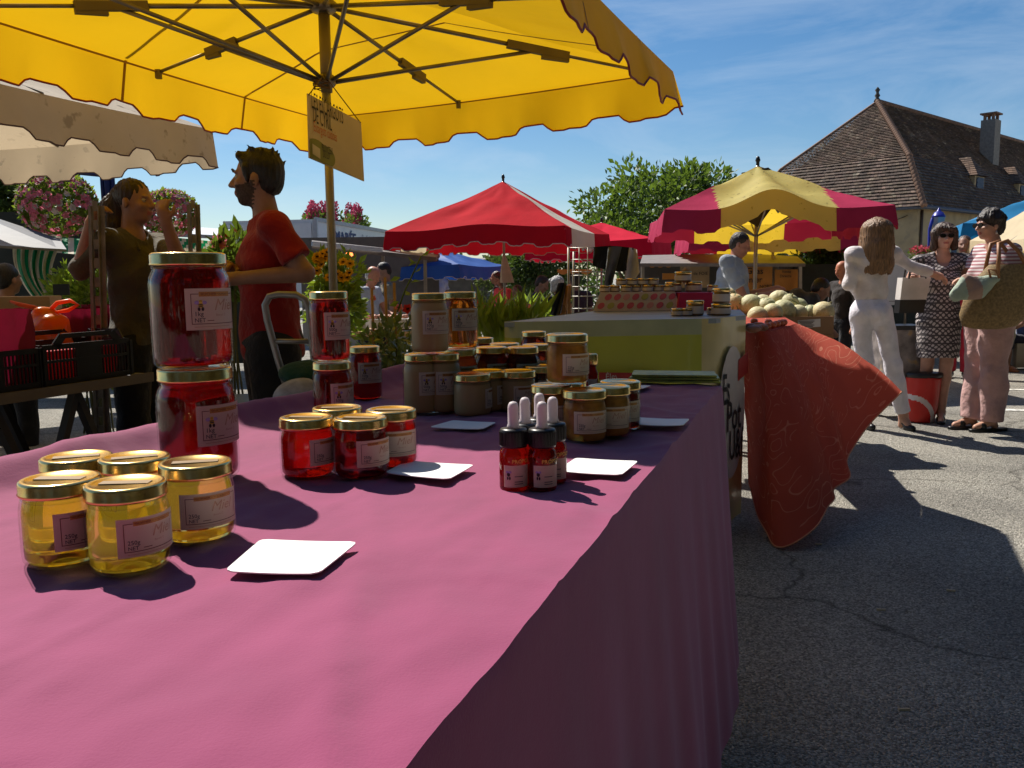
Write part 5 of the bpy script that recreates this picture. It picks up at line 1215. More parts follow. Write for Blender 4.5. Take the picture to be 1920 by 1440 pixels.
# man in the red T-shirt: stands turned to our left, hands together at his waist
pm = at_y(505, 600, 3.70); RED_T = fab('red_tshirt', (.27, .014, .014)); NAVY_P = fab('dark_trousers', (.014, .016, .022))
Lm, Zm = (pm.x, pm.y, 0), face_dir(-1, -.42); lp = lambda x, y, Y: local_px(x, y, Y, Lm, Zm)
person('bearded man in a red T-shirt turned towards the woman, holding something small', 1.72, Lm, Zm, dict(
    elL=lp(572, 512, 3.50), elR=(-.235, .02, 1.14), haL=lp(445, 522, 3.48), haR=lp(438, 508, 3.66), head=(0, -.025, 1.605), shL=(.195, .015, 1.395), shR=(-.195, .015, 1.395), neck=(0, .012, 1.455)), build=1.0, hair=hair_short, hairm='black', head=(-.42, -.02, 0),
    top=dict(mat=RED_T, sleeve=.70, hem=.49, neck=.012, ease=.014, wr=.006), bottom=dict(mat=NAVY_P, ease=.010), feet='shoe', h=.0075, beard=True, curl=.7)
q = MB(); p = at_y(414, 497, 3.62); q.tube([p-V((.02, 0, .0)), p+V((.03, 0, .01))], [.008, .012], 8)
single('garlic_bulb', q, mat('garlic', (.62, .5, .4), .6), 'small pale bulb held by the man in the red T-shirt', 'bulb')
# woman leaning on the perforated post, fingers to her lips
pw = at_y(262, 600, 4.30); OLIVE = fab('olive_shirt', (.070, .060, .042), wr=0) if 0 else fab('olive_shirt', (.075, .066, .048))
Lw, Zw = (pw.x, pw.y, 0), face_dir(.95, -.30); lp = lambda x, y, Y: local_px(x, y, Y, Lw, Zw)
person('woman with a dark ponytail and olive shirt, gripping a post, fingers at her lips', 1.69, Lw, Zw, dict(
    elR=lp(150, 505, 4.16), haR=lp(170, 420, 4.10), elL=lp(335, 486, 4.14), haL=lp(312, 418, 4.06), head=(.0, -.02, 1.572)), female=True, hair=hair_pony, hairm='dark', head=(.12, .02, 0), skin_m=SKIN,
    top=dict(mat=OLIVE, sleeve=1.15, hem=.46, neck=.035, ease=.014, wr=.008, collar=True), bottom=dict(mat=NAVY_P, ease=.008), feet='shoe', h=.0075, curl=.75, handdir=dict(L=(-.25, .1, 1), R=(.25, -.4, .9)))
# melon seller
pg = at_y(1368, 600, 8.6); GREY_T = fab('grey_tshirt', (.36, .38, .41))
person('stout man in a grey T-shirt handling melons under the faded parasol', 1.72, (pg.x, pg.y, gz(0, 8.6)-.05), face_dir(.93, -.35), dict(
    elR=(-.25, -.16, 1.02), elL=(.26, -.12, 1.05), haR=(-.11, -.40, 1.08), haL=(.13, -.40, 1.12), head=(0, -.09, 1.56), neck=(0, -.045, 1.44), chest=(0, -.02, 1.24)), build=1.28, skin_m=SKIN_R, hair=hair_crop, hairm='dark', head=(0, .35, 0),
    top=dict(mat=GREY_T, sleeve=.7, hem=.5, ease=.02, wr=.007), bottom=dict(mat=NAVY_P), feet='shoe', h=.011)
# man bending over behind him
pc = at_y(1462, 600, 9.6); BLUEBLK = fab('slate_tshirt', (.035, .038, .05))
person('man in a slate T-shirt bending down behind the melons', 1.74, (pc.x, pc.y, gz(0, 9.6)-.25), face_dir(1, -.1), dict(
    pel=(0, .10, .90), waist=(0, -.02, 1.02), chest=(0, -.18, 1.16), neck=(0, -.36, 1.27), head=(0, -.44, 1.32), shL=(.2, -.30, 1.22), shR=(-.2, -.30, 1.22), elL=(.24, -.42, 1.0), elR=(-.24, -.40, 1.0), haL=(.15, -.55, .85), haR=(-.15, -.55, .85), hipL=(.09, .1, .86), hipR=(-.09, .1, .86)),
    hair=hair_crop, hairm='black', head=(0, .5, 0), top=dict(mat=BLUEBLK, sleeve=.6, hem=.5, ease=.015), bottom=dict(mat=NAVY_P), feet='shoe', h=.012, fingers=False)
po = at_y(1578, 600, 11.0)
person('elderly man with thin white hair in dark clothes, half hidden by the woman in white', 1.66, (po.x, po.y, gz(0, 11)-.22), face_dir(-.8, -.3), {}, hair=hair_fringe, hairm='white', head=(0, .25, 0), skin_m=SKIN_R, top=dict(mat=fab('dark_jacket', (.03, .025, .025)), sleeve=1.8, hem=.48), bottom=dict(mat=NAVY_P), feet='shoe', h=.012, fingers=False)
# --- three women talking
WHITE_J = fab('white_jacket', (.70, .62, .60), wr=0) if 0 else fab('white_jacket', (.76, .69, .68), transl=.08); WHITE_P = fab('white_jeans', (.74, .70, .76))
w1 = at_z(1645, 806, 0)
L1_, Z1_ = (w1.x, w1.y, .005), face_dir(.45, .9); lp = lambda x, y, dY: local_px(x, y, w1.y+dY, L1_, Z1_)
person('woman with long light brown hair in a white jacket and white jeans, seen from behind', 1.64, L1_, Z1_, dict(
    ankL=lp(1622, 775, .06), kneeL=lp(1622, 680, .02), ankR=lp(1694, 778, .02), toeR=lp(1706, 803, -.05), kneeR=lp(1674, 684, 0), hipL=lp(1613, 596, 0), hipR=lp(1655, 596, 0), toeL=lp(1632, 800, -.02), pel=lp(1633, 582, 0), waist=lp(1632, 545, 0), chest=lp(1632, 500, 0), neck=lp(1640, 462, 0), head=lp(1643, 436, .02),
    shL=lp(1600, 478, 0), shR=lp(1672, 476, .03), elL=lp(1592, 532, .0), haL=lp(1618, 556, .24), elR=lp(1706, 498, .06), haR=lp(1750, 514, .06)),
    female=True, build=.88, hair=hair_long, hairm='light', head=(.25, 0, 0), skin_m=SKIN_L, top=dict(mat=WHITE_J, sleeve=1.9, hem=.575, neck=.0, ease=.002, wr=.008), bottom=dict(mat=WHITE_P, ease=-.004, end=.93, wr=.003), feet=dict(kind='heel', mat=M_BLK), h=.008)
def dress_mat():
    m = mat('patterned_dress', (.16, .13, .13), .85, var=.1)
    t = m.node_tree; b = t.nodes['Principled BSDF']; L = t.links.new; tc = t.nodes.new('ShaderNodeTexCoord')
    w1 = t.nodes.new('ShaderNodeTexWave'); w1.wave_type = 'BANDS'; w1.bands_direction = 'DIAGONAL'; w1.inputs['Scale'].default_value = 15; w1.inputs['Distortion'].default_value = 1.2; L(tc.outputs['Object'], w1.inputs['Vector'])
    mp = t.nodes.new('ShaderNodeMapping'); mp.inputs['Scale'].default_value = (-1, 1, 1); L(tc.outputs['Object'], mp.inputs['Vector'])
    w2 = t.nodes.new('ShaderNodeTexWave'); w2.wave_type = 'BANDS'; w2.bands_direction = 'DIAGONAL'; w2.inputs['Scale'].default_value = 15; L(mp.outputs[0], w2.inputs['Vector'])
    w3 = t.nodes.new('ShaderNodeTexWave'); w3.wave_type = 'BANDS'; w3.bands_direction = 'Z'; w3.inputs['Scale'].default_value = 5; L(tc.outputs['Object'], w3.inputs['Vector'])
    m1 = t.nodes.new('ShaderNodeMath'); m1.operation = 'MULTIPLY'; L(w1.outputs['Fac'], m1.inputs[0]); L(w2.outputs['Fac'], m1.inputs[1])
    g = t.nodes.new('ShaderNodeMath'); g.operation = 'GREATER_THAN'; g.inputs[1].default_value = .20; L(m1.outputs[0], g.inputs[0])
    g3 = t.nodes.new('ShaderNodeMath'); g3.operation = 'GREATER_THAN'; g3.inputs[1].default_value = .10; L(w3.outputs['Fac'], g3.inputs[0]); mm = t.nodes.new('ShaderNodeMath'); mm.operation = 'MULTIPLY'; L(g.outputs[0], mm.inputs[0]); L(g3.outputs[0], mm.inputs[1])
    mx = t.nodes.new('ShaderNodeMix'); mx.data_type = 'RGBA'; mx.inputs[6].default_value = (.075, .062, .065, 1); mx.inputs[7].default_value = (.50, .44, .42, 1); L(mm.outputs[0], mx.inputs[0]); L(mx.outputs[2], b.inputs['Base Color']); return m
M_DRESS = dress_mat(); M_SHADES = mat('dark_lenses', (.01, .008, .008), .1)
w2 = at_z(1752, 790, 0)
def w2x(root, G, hp, Rm, s):
    q = MB(); c = G['neck']; P = [V(c+np.array([.075*math.sin(a), .03-.10*math.cos(a*.5)**2, -.02-.10*math.cos(a/2)**4])) for a in [-3+i*.3 for i in range(21)]]; q.tube(P, .005, 5); obj('necklace', q, mat('silver_chain', (.6, .55, .5), .3, .9), root, True)
person('woman in sunglasses and a black and white patterned dress, facing us', 1.56, (w2.x, w2.y, .005), face_dir(-.25, -1), dict(
    elR=(-.26, .02, 1.03), haR=(-.25, -.17, 1.13), elL=(.225, .04, 1.01), haL=(.20, -.06, .80), ankL=(.045, .0, .07), ankR=(-.085, .05, .07), toeL=(.02, -.125, .02), toeR=(-.12, -.06, .02), kneeL=(.06, -.02, .46), kneeR=(-.07, .01, .46)), female=True, build=1.10, hair=hair_bob, hairm='brown', skin_m=SKIN_L, glasses=M_SHADES,
    top=dict(mat=M_DRESS, sleeve=.12, hem=.52, neck=.10, ease=.008, name='bodice', wr=.005), bottom=dict(mat=M_DRESS, kind='skirt', hem=.325, w=.168, name='skirt', wr=.004), feet=dict(kind='sandal', mat=M_BLK), h=.008, extra=w2x)
def stripes_mat():
    m = mat('striped_top', (.55, .42, .42), .85, var=.05); t = m.node_tree; b = t.nodes['Principled BSDF']; L = t.links.new; tc = t.nodes.new('ShaderNodeTexCoord')
    w = t.nodes.new('ShaderNodeTexWave'); w.bands_direction = 'Z'; w.inputs['Scale'].default_value = 12.5; L(tc.outputs['Object'], w.inputs['Vector'])
    r = t.nodes.new('ShaderNodeValToRGB'); r.color_ramp.elements[0].position = .4; r.color_ramp.elements[1].position = .55; r.color_ramp.elements[0].color = (.33, .14, .15, 1); r.color_ramp.elements[1].color = (.60, .52, .52, 1); L(w.outputs['Fac'], r.inputs['Fac']); L(r.outputs['Color'], b.inputs['Base Color']); return m
w3 = at_z(1843, 806, 0)
def w3x(root, G, hp, Rm, s):
    for x in (-1,): 
        q = MB(); q.tube([V(hp(.078, .012, -.045)), V(hp(.080, .010, -.075))], [.003, .009], 6); obj('earring', q, mat('silver_chain', (.6, .55, .5), .3, .9), root, True)
person('woman in sunglasses, striped top and pink trousers with a straw basket on her shoulder', 1.63, (w3.x, w3.y, .005), face_dir(-1, -.12), dict(
    elL=(.225, .06, 1.055), haL=(.06, -.195, 1.115), elR=(-.21, -.04, 1.055), haR=(-.05, -.21, 1.10), ankL=(.06, .02, .08), ankR=(-.06, -.06, .08), toeL=(.07, -.11, .03), toeR=(-.06, -.19, .03), head=(0, -.045, 1.515)), female=True, build=1.16, hair=hair_fluffy, hairm='dark', head=(0, .05, 0), skin_m=SKIN_L, glasses=M_SHADES,
    top=dict(mat=stripes_mat(), sleeve=.45, hem=.445, neck=.03, ease=.02, wr=.006), bottom=dict(mat=fab('pink_trousers', (.50, .30, .28)), ease=.022, flare=.012, wr=.006), feet=dict(kind='sandal', mat=M_BLK), h=.008, extra=w3x)
# --- their bags
def bag_loft(rows, n=24): return [[V(c)+V((rx*math.cos(2*math.pi*i/n), ry*math.sin(2*math.pi*i/n), 0)) for i in range(n+1)] for c, rx, ry in rows]
def straw_mat():
    m = mat('woven_straw', (.26, .17, .07), .75, var=.35, vscale=60); t = m.node_tree; b = t.nodes['Principled BSDF']; tc = t.nodes.new('ShaderNodeTexCoord'); wv = t.nodes.new('ShaderNodeTexBrick'); wv.inputs['Scale'].default_value = 26; wv.inputs['Mortar Size'].default_value = .06; t.links.new(tc.outputs['UV'], wv.inputs['Vector'])
    bp = t.nodes.new('ShaderNodeBump'); bp.inputs['Strength'].default_value = 1; bp.inputs['Distance'].default_value = .012; t.links.new(wv.outputs['Fac'], bp.inputs['Height']); bp.invert = True; t.links.new(bp.outputs['Normal'], b.inputs['Normal']); return m
bk = at_y(1872, 545, w3.y-.26)
br_ = thing('straw_basket', 'large woven straw basket hanging from the shoulder of the woman in pink trousers', 'basket', (bk.x, bk.y, bk.z-.27))
q = MB(); P = bag_loft([((-.06, 0, 0), .10, .06), ((-.05, 0, .02), .19, .09), ((-.02, 0, .10), .245, .115), ((.01, 0, .22), .245, .12), ((.05, 0, .34), .225, .11), ((.10, 0, .44), .185, .09), ((.11, 0, .455), .18, .085)], 40)
q.grid(P); q.grid([[p+(V((.08, 0, p.z))-p)*.03 for p in r] for r in P[1:]]); me = q.mesh('basket', straw_mat()); uvl = me.uv_layers.new(name='UVMap')
for lp in me.loops: c = me.vertices[lp.vertex_index].co; uvl.data[lp.index].uv = (math.atan2(c.y*2, c.x)*.3, c.z*.9)
link('weave', me, br_, True)
bb = MB(); rr = P[4]
for kk in range(0, 0): pass
M_LEATH = mat('tan_leather', (.30, .13, .05), .5)
for y in (-.085, .085):
    q = MB(); q.tube([V((-.06, y, .38)), V((-.05, y*.8, .52)), V((-.03, y*.6+.03, .60)), V((.03, y*.6+.03, .62)), V((.08, y*.8, .55)), V((.14, y, .44))], .014, 8); obj('strap', q, M_LEATH, br_, True)
# pale green tote and cream pouch in her hands
gb = at_y(1825, 540, w3.y-.36)
gr_ = thing('green_pouch', 'pale green and brown striped soft bag held in front of the basket', 'bag', (gb.x, gb.y, gb.z-.08))
F_ = Field(.007); F_.ell((0, 0, .08), (.135, .055, .085), rotm(0, 0, -.15), .02); F_.cone((-.13, 0, .02), (-.06, 0, .15), .03, .025, .03); F_.cone((.10, 0, .13), (.16, -.01, .14), .035, .02, .03); F_.wrinkle(.008, 34, 1)
def gp(c): return np.where((c[:, 0]+.25*c[:, 2] > -.045) & (c[:, 0]+.25*c[:, 2] < .055), 1, 0)
link('cloth_body', F_.mesh('cloth_body', [fab('pale_green_cloth', (.36, .42, .33)), fab('brown_stripe_cloth', (.36, .23, .18))], gp), gr_, True)
q = MB(); q.tube([V((.10, -.03, .15)), V((.07, -.05, .21)), V((.12, -.05, .20)), V((.16, -.03, .15))], .009, 6); obj('handle', q, M_LEATH, gr_, True)
# white and black handbag of the woman in the dress
hb = at_y(1708, 545, w2.y-.14)
hr_ = thing('handbag', 'white handbag with black base between the woman in white and the patterned dress', 'bag', (hb.x, hb.y, hb.z-.17))
q = MB(); q.add([V((x*.10*s_+dx, y*.045, z)) for z, s_, dx in ((0, .95, -.01), (.10, 1, 0)) for x, y in ((-1, -1), (1, -1), (1, 1), (-1, 1))], [(0, 3, 2, 1), (4, 5, 6, 7), (0, 1, 5, 4), (1, 2, 6, 5), (2, 3, 7, 6), (3, 0, 4, 7)]); obj('base_panel', q, M_BLK, hr_, True)
q = MB(); q.add([V((x*.10*s_+dx, y*.045, z)) for z, s_, dx in ((.102, 1, 0), (.27, 1.08, .02)) for x, y in ((-1, -1), (1, -1), (1, 1), (-1, 1))], [(0, 3, 2, 1), (4, 5, 6, 7), (0, 1, 5, 4), (1, 2, 6, 5), (2, 3, 7, 6), (3, 0, 4, 7)]); obj('upper_panel', q, mat('white_leather', (.60, .55, .5), .5), hr_, True)
for y in (-.04, .04): q = MB(); q.tube([V((-.04, y, .26)), V((-.02, y, .40)), V((.06, y, .42)), V((.09, y, .26))], .008, 6); obj('handle', q, M_BLK, hr_, True)
# wheeled shopper and red cool bag
sh_ = at_z(1703, 786, 0)
sr = thing('shopping_trolley', 'grey patterned shopping trolley behind the woman in white', 'trolley', (sh_.x-.06, sh_.y+.12, 0))
M_SHOP = mat('trolley_fabric', (.20, .17, .16), .5, var=.5, vscale=14, stain=((.45, .28, .06), 7, .62, .8))
q = MB(); q.box((0, 0, .42), (.30, .24, .62), taper=1.06); obj('bag', q, M_SHOP, sr, True); q = MB(); q.box((0, 0, .745), (.33, .27, .035)); obj('lid', q, M_BLK, sr, True)
for x in (-.14, .14): q = MB(); q.lathe([(.02, -.015), (.075, -.015), (.08, 0), (.075, .015), (.02, .015)], 18); q.v = [(v[2]+x, v[0]+.12, v[1]+.08) for v in q.v]; obj('wheel', q, M_BLK, sr, True)
q = MB(); q.tube([V((-.12, .14, .1)), V((-.12, .15, .95)), V((.12, .15, .95)), V((.12, .14, .1))], .01, 8); obj('frame', q, M_STEEL, sr, True)
rbp = at_z(1722, 790, 0); rbg = thing('cool_bag', 'red cool bag with black rim and white curved band standing on the asphalt', 'bag', (rbp.x+.0, rbp.y-.02, .003))
M_REDB = mat('red_nylon', (.50, .022, .015), .4, var=.08, bump=.2, bscale=18)
F_ = Field(.008); F_.econe((0, 0, 0), (.02, 0, .36), (.115, .085), (.14, .10), .02); F_.wrinkle(.006, 22, 2)
def rb_m(c): d = np.hypot(c[:, 0]+.12, (c[:, 2]-.02)); return np.where((d > .165) & (d < .205), 1, 0)
link('body', F_.mesh('body', [M_REDB, mat('white_band', (.60, .55, .53), .5)], rb_m), rbg, True)
q = MB(); q.lathe([(.105, .355), (.12, .358), (.12, .39), (.108, .395), (.02, .40)], 20, (.02, 0, 0)); q.v = [(v[0]*1.2-.004, v[1]*.88, v[2]) for v in q.v]; obj('rim', q, M_BLK, rbg, True)
# --- seated and passing people further right
BLUCH = fab('checked_blue', (.08, .11, .24)); KH = fab('khaki_shorts', (.32, .27, .21))
ps = at_z(1905, 690, -.09); 
person('girl in a blue checked shirt sitting on a low step at the right edge', 1.45, (ps.x, ps.y, -.10), face_dir(-1, -.2), dict(pel=(0, .12, .38), waist=(0, .10, .50), chest=(0, .03, .68), neck=(0, -.02, .84), head=(0, -.06, .97), shL=(.14, 0, .80), shR=(-.14, 0, .80), hipL=(.07, .10, .36), hipR=(-.07, .10, .36), kneeL=(.08, -.22, .44), kneeR=(-.10, -.22, .44), ankL=(.08, -.20, .06), ankR=(-.10, -.18, .06), toeL=(.08, -.33, .02), toeR=(-.1, -.31, .02), elL=(.18, -.12, .60), elR=(-.18, -.12, .60), haL=(.08, -.28, .50), haR=(-.06, -.28, .50)),
    female=True, hair=hair_long, hairm='black', skin_m=SKIN, top=dict(mat=BLUCH, sleeve=.6, hem=.5), bottom=dict(mat=fab('navy_shorts', (.02, .02, .04)), kind='trousers', end=.0), feet=dict(kind='sandal', mat=M_LEATH), h=.011, fingers=False)
q = MB(); q.box((ps.x+.12, ps.y, .09), (.45, .35, .32)); single('stone_step', q, mat('step_stone', (.30, .27, .22), .85), 'low stone step under the seated girl', 'step')
ps2 = at_z(1872, 694, -.08)
person('person in khaki shorts and sandals behind the woman in pink trousers', 1.66, (ps2.x, ps2.y, -.09), face_dir(.3, -1), {}, hair=hair_crop, hairm='grey', top=dict(mat=fab('dark_top', (.05, .04, .05)), sleeve=.5, hem=.47), bottom=dict(mat=KH, end=.05, ease=.03), feet=dict(kind='sandal', mat=M_LEATH), h=.012, fingers=False)
ps3 = at_z(1795, 706, -.06)
person('person in red trousers glimpsed between the two women in sunglasses', 1.68, (ps3.x, ps3.y, -.07), face_dir(-.6, -1), {}, hair=hair_crop, hairm='brown', top=dict(mat=fab('brown_top', (.10, .06, .05)), sleeve=.5, hem=.48), bottom=dict(mat=fab('red_trousers', (.50, .03, .06)), ease=.01), feet='shoe', h=.012, fingers=False)
# --- shoppers in the background
def far(label, x, ytop, Y, H, face, hair, hairm, topm, **k):
    p = at_y(x, 520, Y); zt = at_y(x, ytop, Y).z
    return person(label, H, (p.x, p.y, zt-H-.005), face_dir(*face), k.pop('J', {}), hair=hair, hairm=hairm, top=dict(mat=topm, sleeve=k.pop('sleeve', .55), hem=.48, ease=.012), bottom=dict(mat=k.pop('bot', NAVY_P)), feet='shoe', h=.013, fingers=False, **k)
far('bald elderly man in a pale blue shirt bending over a crate at the food stall', 688, 498, 11.0, 1.70, (.8, -.45), hair_fringe, 'white', fab('pale_blue_shirt', (.42, .45, .52)), skin_m=SKIN_R, head=(0, .45, 0), J=dict(head=(0, -.10, 1.575), neck=(0, -.05, 1.43), elL=(.24, -.10, 1.1), haL=(.2, -.32, 1.05), elR=(-.24, -.08, 1.1), haR=(-.2, -.32, 1.05)))
far('dark haired man in khaki with black straps behind the bald man', 722, 492, 11.8, 1.76, (-.9, -.35), hair_crop, 'black', fab('khaki_shirt', (.22, .19, .14)), head=(0, .35, 0), build=1.1)
far('man with dark hair in a white T-shirt seen from behind near the dark wall', 820, 498, 18.0, 1.76, (-.75, .6), hair_crop, 'black', fab('white_tshirt', (.62, .58, .64)))
far('balding man in a dark shirt at the red parasol pole', 932, 508, 15.5, 1.72, (-1, .1), hair_crop, 'brown', fab('charcoal_shirt', (.05, .045, .05)))
far('woman in a coral pink top behind the parasol pole', 941, 512, 14.8, 1.66, (-.6, -.4), hair_bob, 'brown', fab('coral_top', (.70, .08, .10)), female=True)
far('boy with glasses low among the flowers', 970, 534, 13.0, 1.45, (-.8, -.8), hair_crop, 'brown', fab('khaki_shirt', (.22, .19, .14)))
far('man in a navy T-shirt looking down, beside the yellow paper', 1008, 515, 12.5, 1.74, (.9, -.3), hair_crop, 'dark', fab('navy_tshirt', (.02, .028, .07)), head=(0, .45, 0), J=dict(head=(0, -.07, 1.605)))
far('grey haired woman in a black top in front of the clothes rack', 1046, 517, 11.5, 1.62, (-.5, .6), hair_bob, 'grey', fab('black_top', (.015, .014, .016)), female=True, sleeve=.2)
far('person in black behind the wire rack', 1078, 512, 12.5, 1.68, (-.3, .8), hair_crop, 'dark', fab('plum_top', (.05, .025, .035)))
pk = at_y(14, 560, 6.2)
person('person in dark clothes sitting in the shade by the striped awning', 1.65, (pk.x, pk.y, at_y(14, 492, 6.2).z-1.66), face_dir(.3, 1), {}, hair=hair_crop, hairm='black', top=dict(mat=fab('black_top', (.015, .014, .016)), sleeve=1.8, hem=.45, ease=.03), bottom=dict(mat=NAVY_P), feet='shoe', h=.012, fingers=False)
# ------------------------------------------------------------------ foliage
M_TRUNK = mat('bark', (.11, .075, .05), .9, var=.35, vscale=14, bump=.6, bscale=30)
def leafmat(name, col, tr=.35): return mat(name, col, .5, var=.18, vscale=3, transl=tr, tcol=tuple(min(1, c*1.5) for c in (col[0]*1.2, col[1]*1.15, col[2]*.5)), attr=True, spec=.4)
LEAF_D = leafmat('leaf_dark', (.050, .085, .022)); LEAF_M = leafmat('leaf_mid', (.085, .14, .030)); LEAF_L = leafmat('leaf_bright', (.15, .22, .04), .4); LEAF_G = mat('leaf_glossy', (.10, .14, .05), .3, var=.2, vscale=3, transl=.3, tcol=(.2, .28, .06), attr=True, spec=.8); LEAF_O = leafmat('leaf_grey_green', (.075, .10, .045))
def leaf(mb, p, d, size, w_, rg, tone, mi=0):
    d = d.normalized(); s = d.cross(V((rg.uniform(-1, 1), rg.uniform(-1, 1), rg.uniform(-1, 1)))); 
    if s.length < 1e-3: return
    s.normalize(); n = d.cross(s); m = p+d*size*.5+n*size*.08
    mb.add([p, m+s*w_*size*.5, p+d*size-n*size*.05, m-s*w_*size*.5], [(0, 1, 2, 3)], mi, tone)
def clump(mb, c, rad, n, size, rg, w_=.55, up=.3, shell=.45, mi=0, tl=.6, th=1.35):
    c = V(c); rx, ry, rz_ = rad
    for i in range(n):
        while True:
            u = V((rg.uniform(-1, 1), rg.uniform(-1, 1), rg.uniform(-1, 1)))
            if shell < u.length < 1: break
        p = c+V((u.x*rx, u.y*ry, u.z*rz_)); d = u.normalized()+V((rg.uniform(-.8, .8), rg.uniform(-.8, .8), rg.uniform(-.8, .8)+up)); t = rg.uniform(tl, th)
        leaf(mb, p, d, size*rg.uniform(.7, 1.3), w_, rg, (t, t*rg.uniform(.93, 1.07), t*.95), mi)
def tree(name, label, cat, base, height, crown, leafm, size, seed, nper=260, trunk_r=.16, group=None, blobs=None, clear=.3):
    rg = random.Random(seed); r = thing(name, label, cat, base, 0, group); base = V(base); t = MB(); top = base+V((0, 0, height*.8)); t.tube([base, base.lerp(top, .4)+V((.08, 0, 0)), top], [trunk_r, trunk_r*.7, trunk_r*.2], 10)
    cm = MB(); C = []
    for i in range(blobs or 46):
        a = rg.uniform(0, 6.28); e = rg.uniform(-.5, 1.0); k = rg.uniform(.35, 1.0); c = base+V((0, 0, height*(clear+.5*(1-clear))))+V((crown*k*math.cos(a)*math.cos(e*.8), crown*k*math.sin(a)*math.cos(e*.8), height*(1-clear)*.42*e)); C.append(c); sz = crown*rg.uniform(.18, .36)
        clump(cm, c, (sz, sz, sz*.75), nper, size, rg)
    for c in C[::3]:
        s = base+V((0, 0, height*rg.uniform(.3, .6))); t.tube([s, s.lerp(c, .55)+V((0, 0, .1*height*.1)), c], [trunk_r*.35, trunk_r*.2, trunk_r*.06], 6)
    obj('trunk', t, M_TRUNK, r); obj('crown', cm, leafm, r, tone=True); return r
def g3(x, y, Y): p = at_y(x, y, Y); return V((p.x, p.y, gz(p.x, p.y)))
tree('lime_tree', 'large leafy green tree rising behind the red and raspberry parasols', 'tree', g3(1240, 500, 26), 4.9, 2.25, LEAF_M, .19, 11, 120, blobs=58)
tree('lime_tree', 'smaller green tree just left of the melon parasol top', 'tree', g3(1175, 500, 30), 4.1, 1.7, LEAF_D, .20, 12, 90)
tree('lime_tree', 'dark tree glimpsed right of the parasol top by the tiled roof', 'tree', g3(1400, 500, 33), 5.6, 2.2, LEAF_D, .25, 13, 120)
tree('small_tree', 'dark shrubby tree under the right end of the red parasol', 'tree', g3(1010, 520, 22), 2.75, 1.1, LEAF_D, .12, 14, 150, .08)
tree('small_tree', 'dark green shrub tree right of the stone roof', 'tree', g3(965, 520, 25), 2.35, 1.0, LEAF_O, .13, 15, 150, .08)
tree('small_tree', 'dark leafy tree against the pale wall behind the crouching man', 'tree', g3(1535, 520, 15.5), 2.0, .62, LEAF_D, .09, 16, 160, .06)
tree('small_tree', 'dark tree at the far left behind the petunias', 'tree', g3(-10, 400, 13), 3.0, 1.25, LEAF_D, .13, 17, 160, .09)
# far line of trees
rg = random.Random(5); q = MB()
for i in range(90):
    x = -46+i*1.05; y = 46+rg.uniform(-3, 6); h_ = rg.uniform(1.6, 3.0); clump(q, (x, y, gz(x, y)+h_*.55), (1.5, 1.2, h_*.62), 150, .42, rg)
tag(obj('far_trees', q, LEAF_D, tone=True), 'distant line of dark trees along the far side of the square', 'trees', kind='stuff')
# petunia balls on the blue lamp post
PET = [mat('petunia_pink', (.75, .20, .28), .6, transl=.35, attr=True), mat('petunia_white', (.70, .55, .52), .6, transl=.25, attr=True)]
def flower(mb, p, n, r, tone, mi, rg, k=5):
    n = n.normalized(); a = n.cross(V((.3, .5, .8))).normalized(); b = n.cross(a); P = [p]
    for i in range(k*2): an = 2*math.pi*i/(k*2); rr = r*(1 if i % 2 else .72); P.append(p+(a*math.cos(an)+b*math.sin(an))*rr+n*r*.35)
    mb.add(P, [(0, i+1, (i+1) % (k*2)+1) for i in range(k*2)], mi, tone)
def petunia(label, c, R, seed):
    rg = random.Random(seed); r = thing('flower_ball', label, 'flowers', c-V((0, 0, R)), 0, 'petunia balls on the lamp post'); q = MB(); clump(q, c, (R, R, R*.85), 2600, R*.16, rg, shell=.7); obj('foliage', q, LEAF_L, r, tone=True)
    f = MB()
    for i in range(420):
        u = V((rg.gauss(0, 1), rg.gauss(0, 1), rg.gauss(0, 1))).normalized(); t = rg.uniform(.7, 1.25); flower(f, c+V((u.x*R, u.y*R, u.z*R*.86))*1.02, u+V((0, 0, .1)), R*rg.uniform(.075, .12), (t, t, t), 0 if rg.random() < .75 else 1, rg)
    obj('blossoms', f, PET, r, tone=True)['kind'] = 'stuff'
petunia('big ball of pink and white petunias at the left, beside the blue lamp post', at_y(108, 383, 8.6), .35, 1); petunia('petunia ball half hidden behind the woman\'s raised hand', at_y(318, 400, 8.9), .27, 2)
M_BLUEP = mat('blue_paint', (.018, .03, .14), .35, var=.1)
lpb = at_y(203, 360, 8.8); lr = thing('lamp_post', 'dark blue triple-tube lamp post carrying the petunia balls', 'lamp post', (lpb.x, lpb.y, 0))
for dx in (-.055, 0, .055): q = MB(); q.tube([V((lpb.x+dx, lpb.y, 0)), V((lpb.x+dx, lpb.y, 3.6))], .02 if dx else .035, 8); obj('tube', q, M_BLUEP, lr)
q = MB(); q.bar((lpb.x-.08, lpb.y, 2.29), (lpb.x+.08, lpb.y, 2.29), .03); obj('bracket', q, M_BLUEP, lr)
q = MB(); P = [at_y(x, y, 8.8) for x, y in ((203, 290), (260, 285), (288, 300), (296, 330))]; q.tube(P, .022, 8); obj('arm', q, M_BLUEP, lr)
q = MB(); q.tube([at_y(203, 330, 8.8), at_y(150, 325, 8.7), at_y(110, 345, 8.6)], .018, 8); obj('arm', q, M_BLUEP, lr)
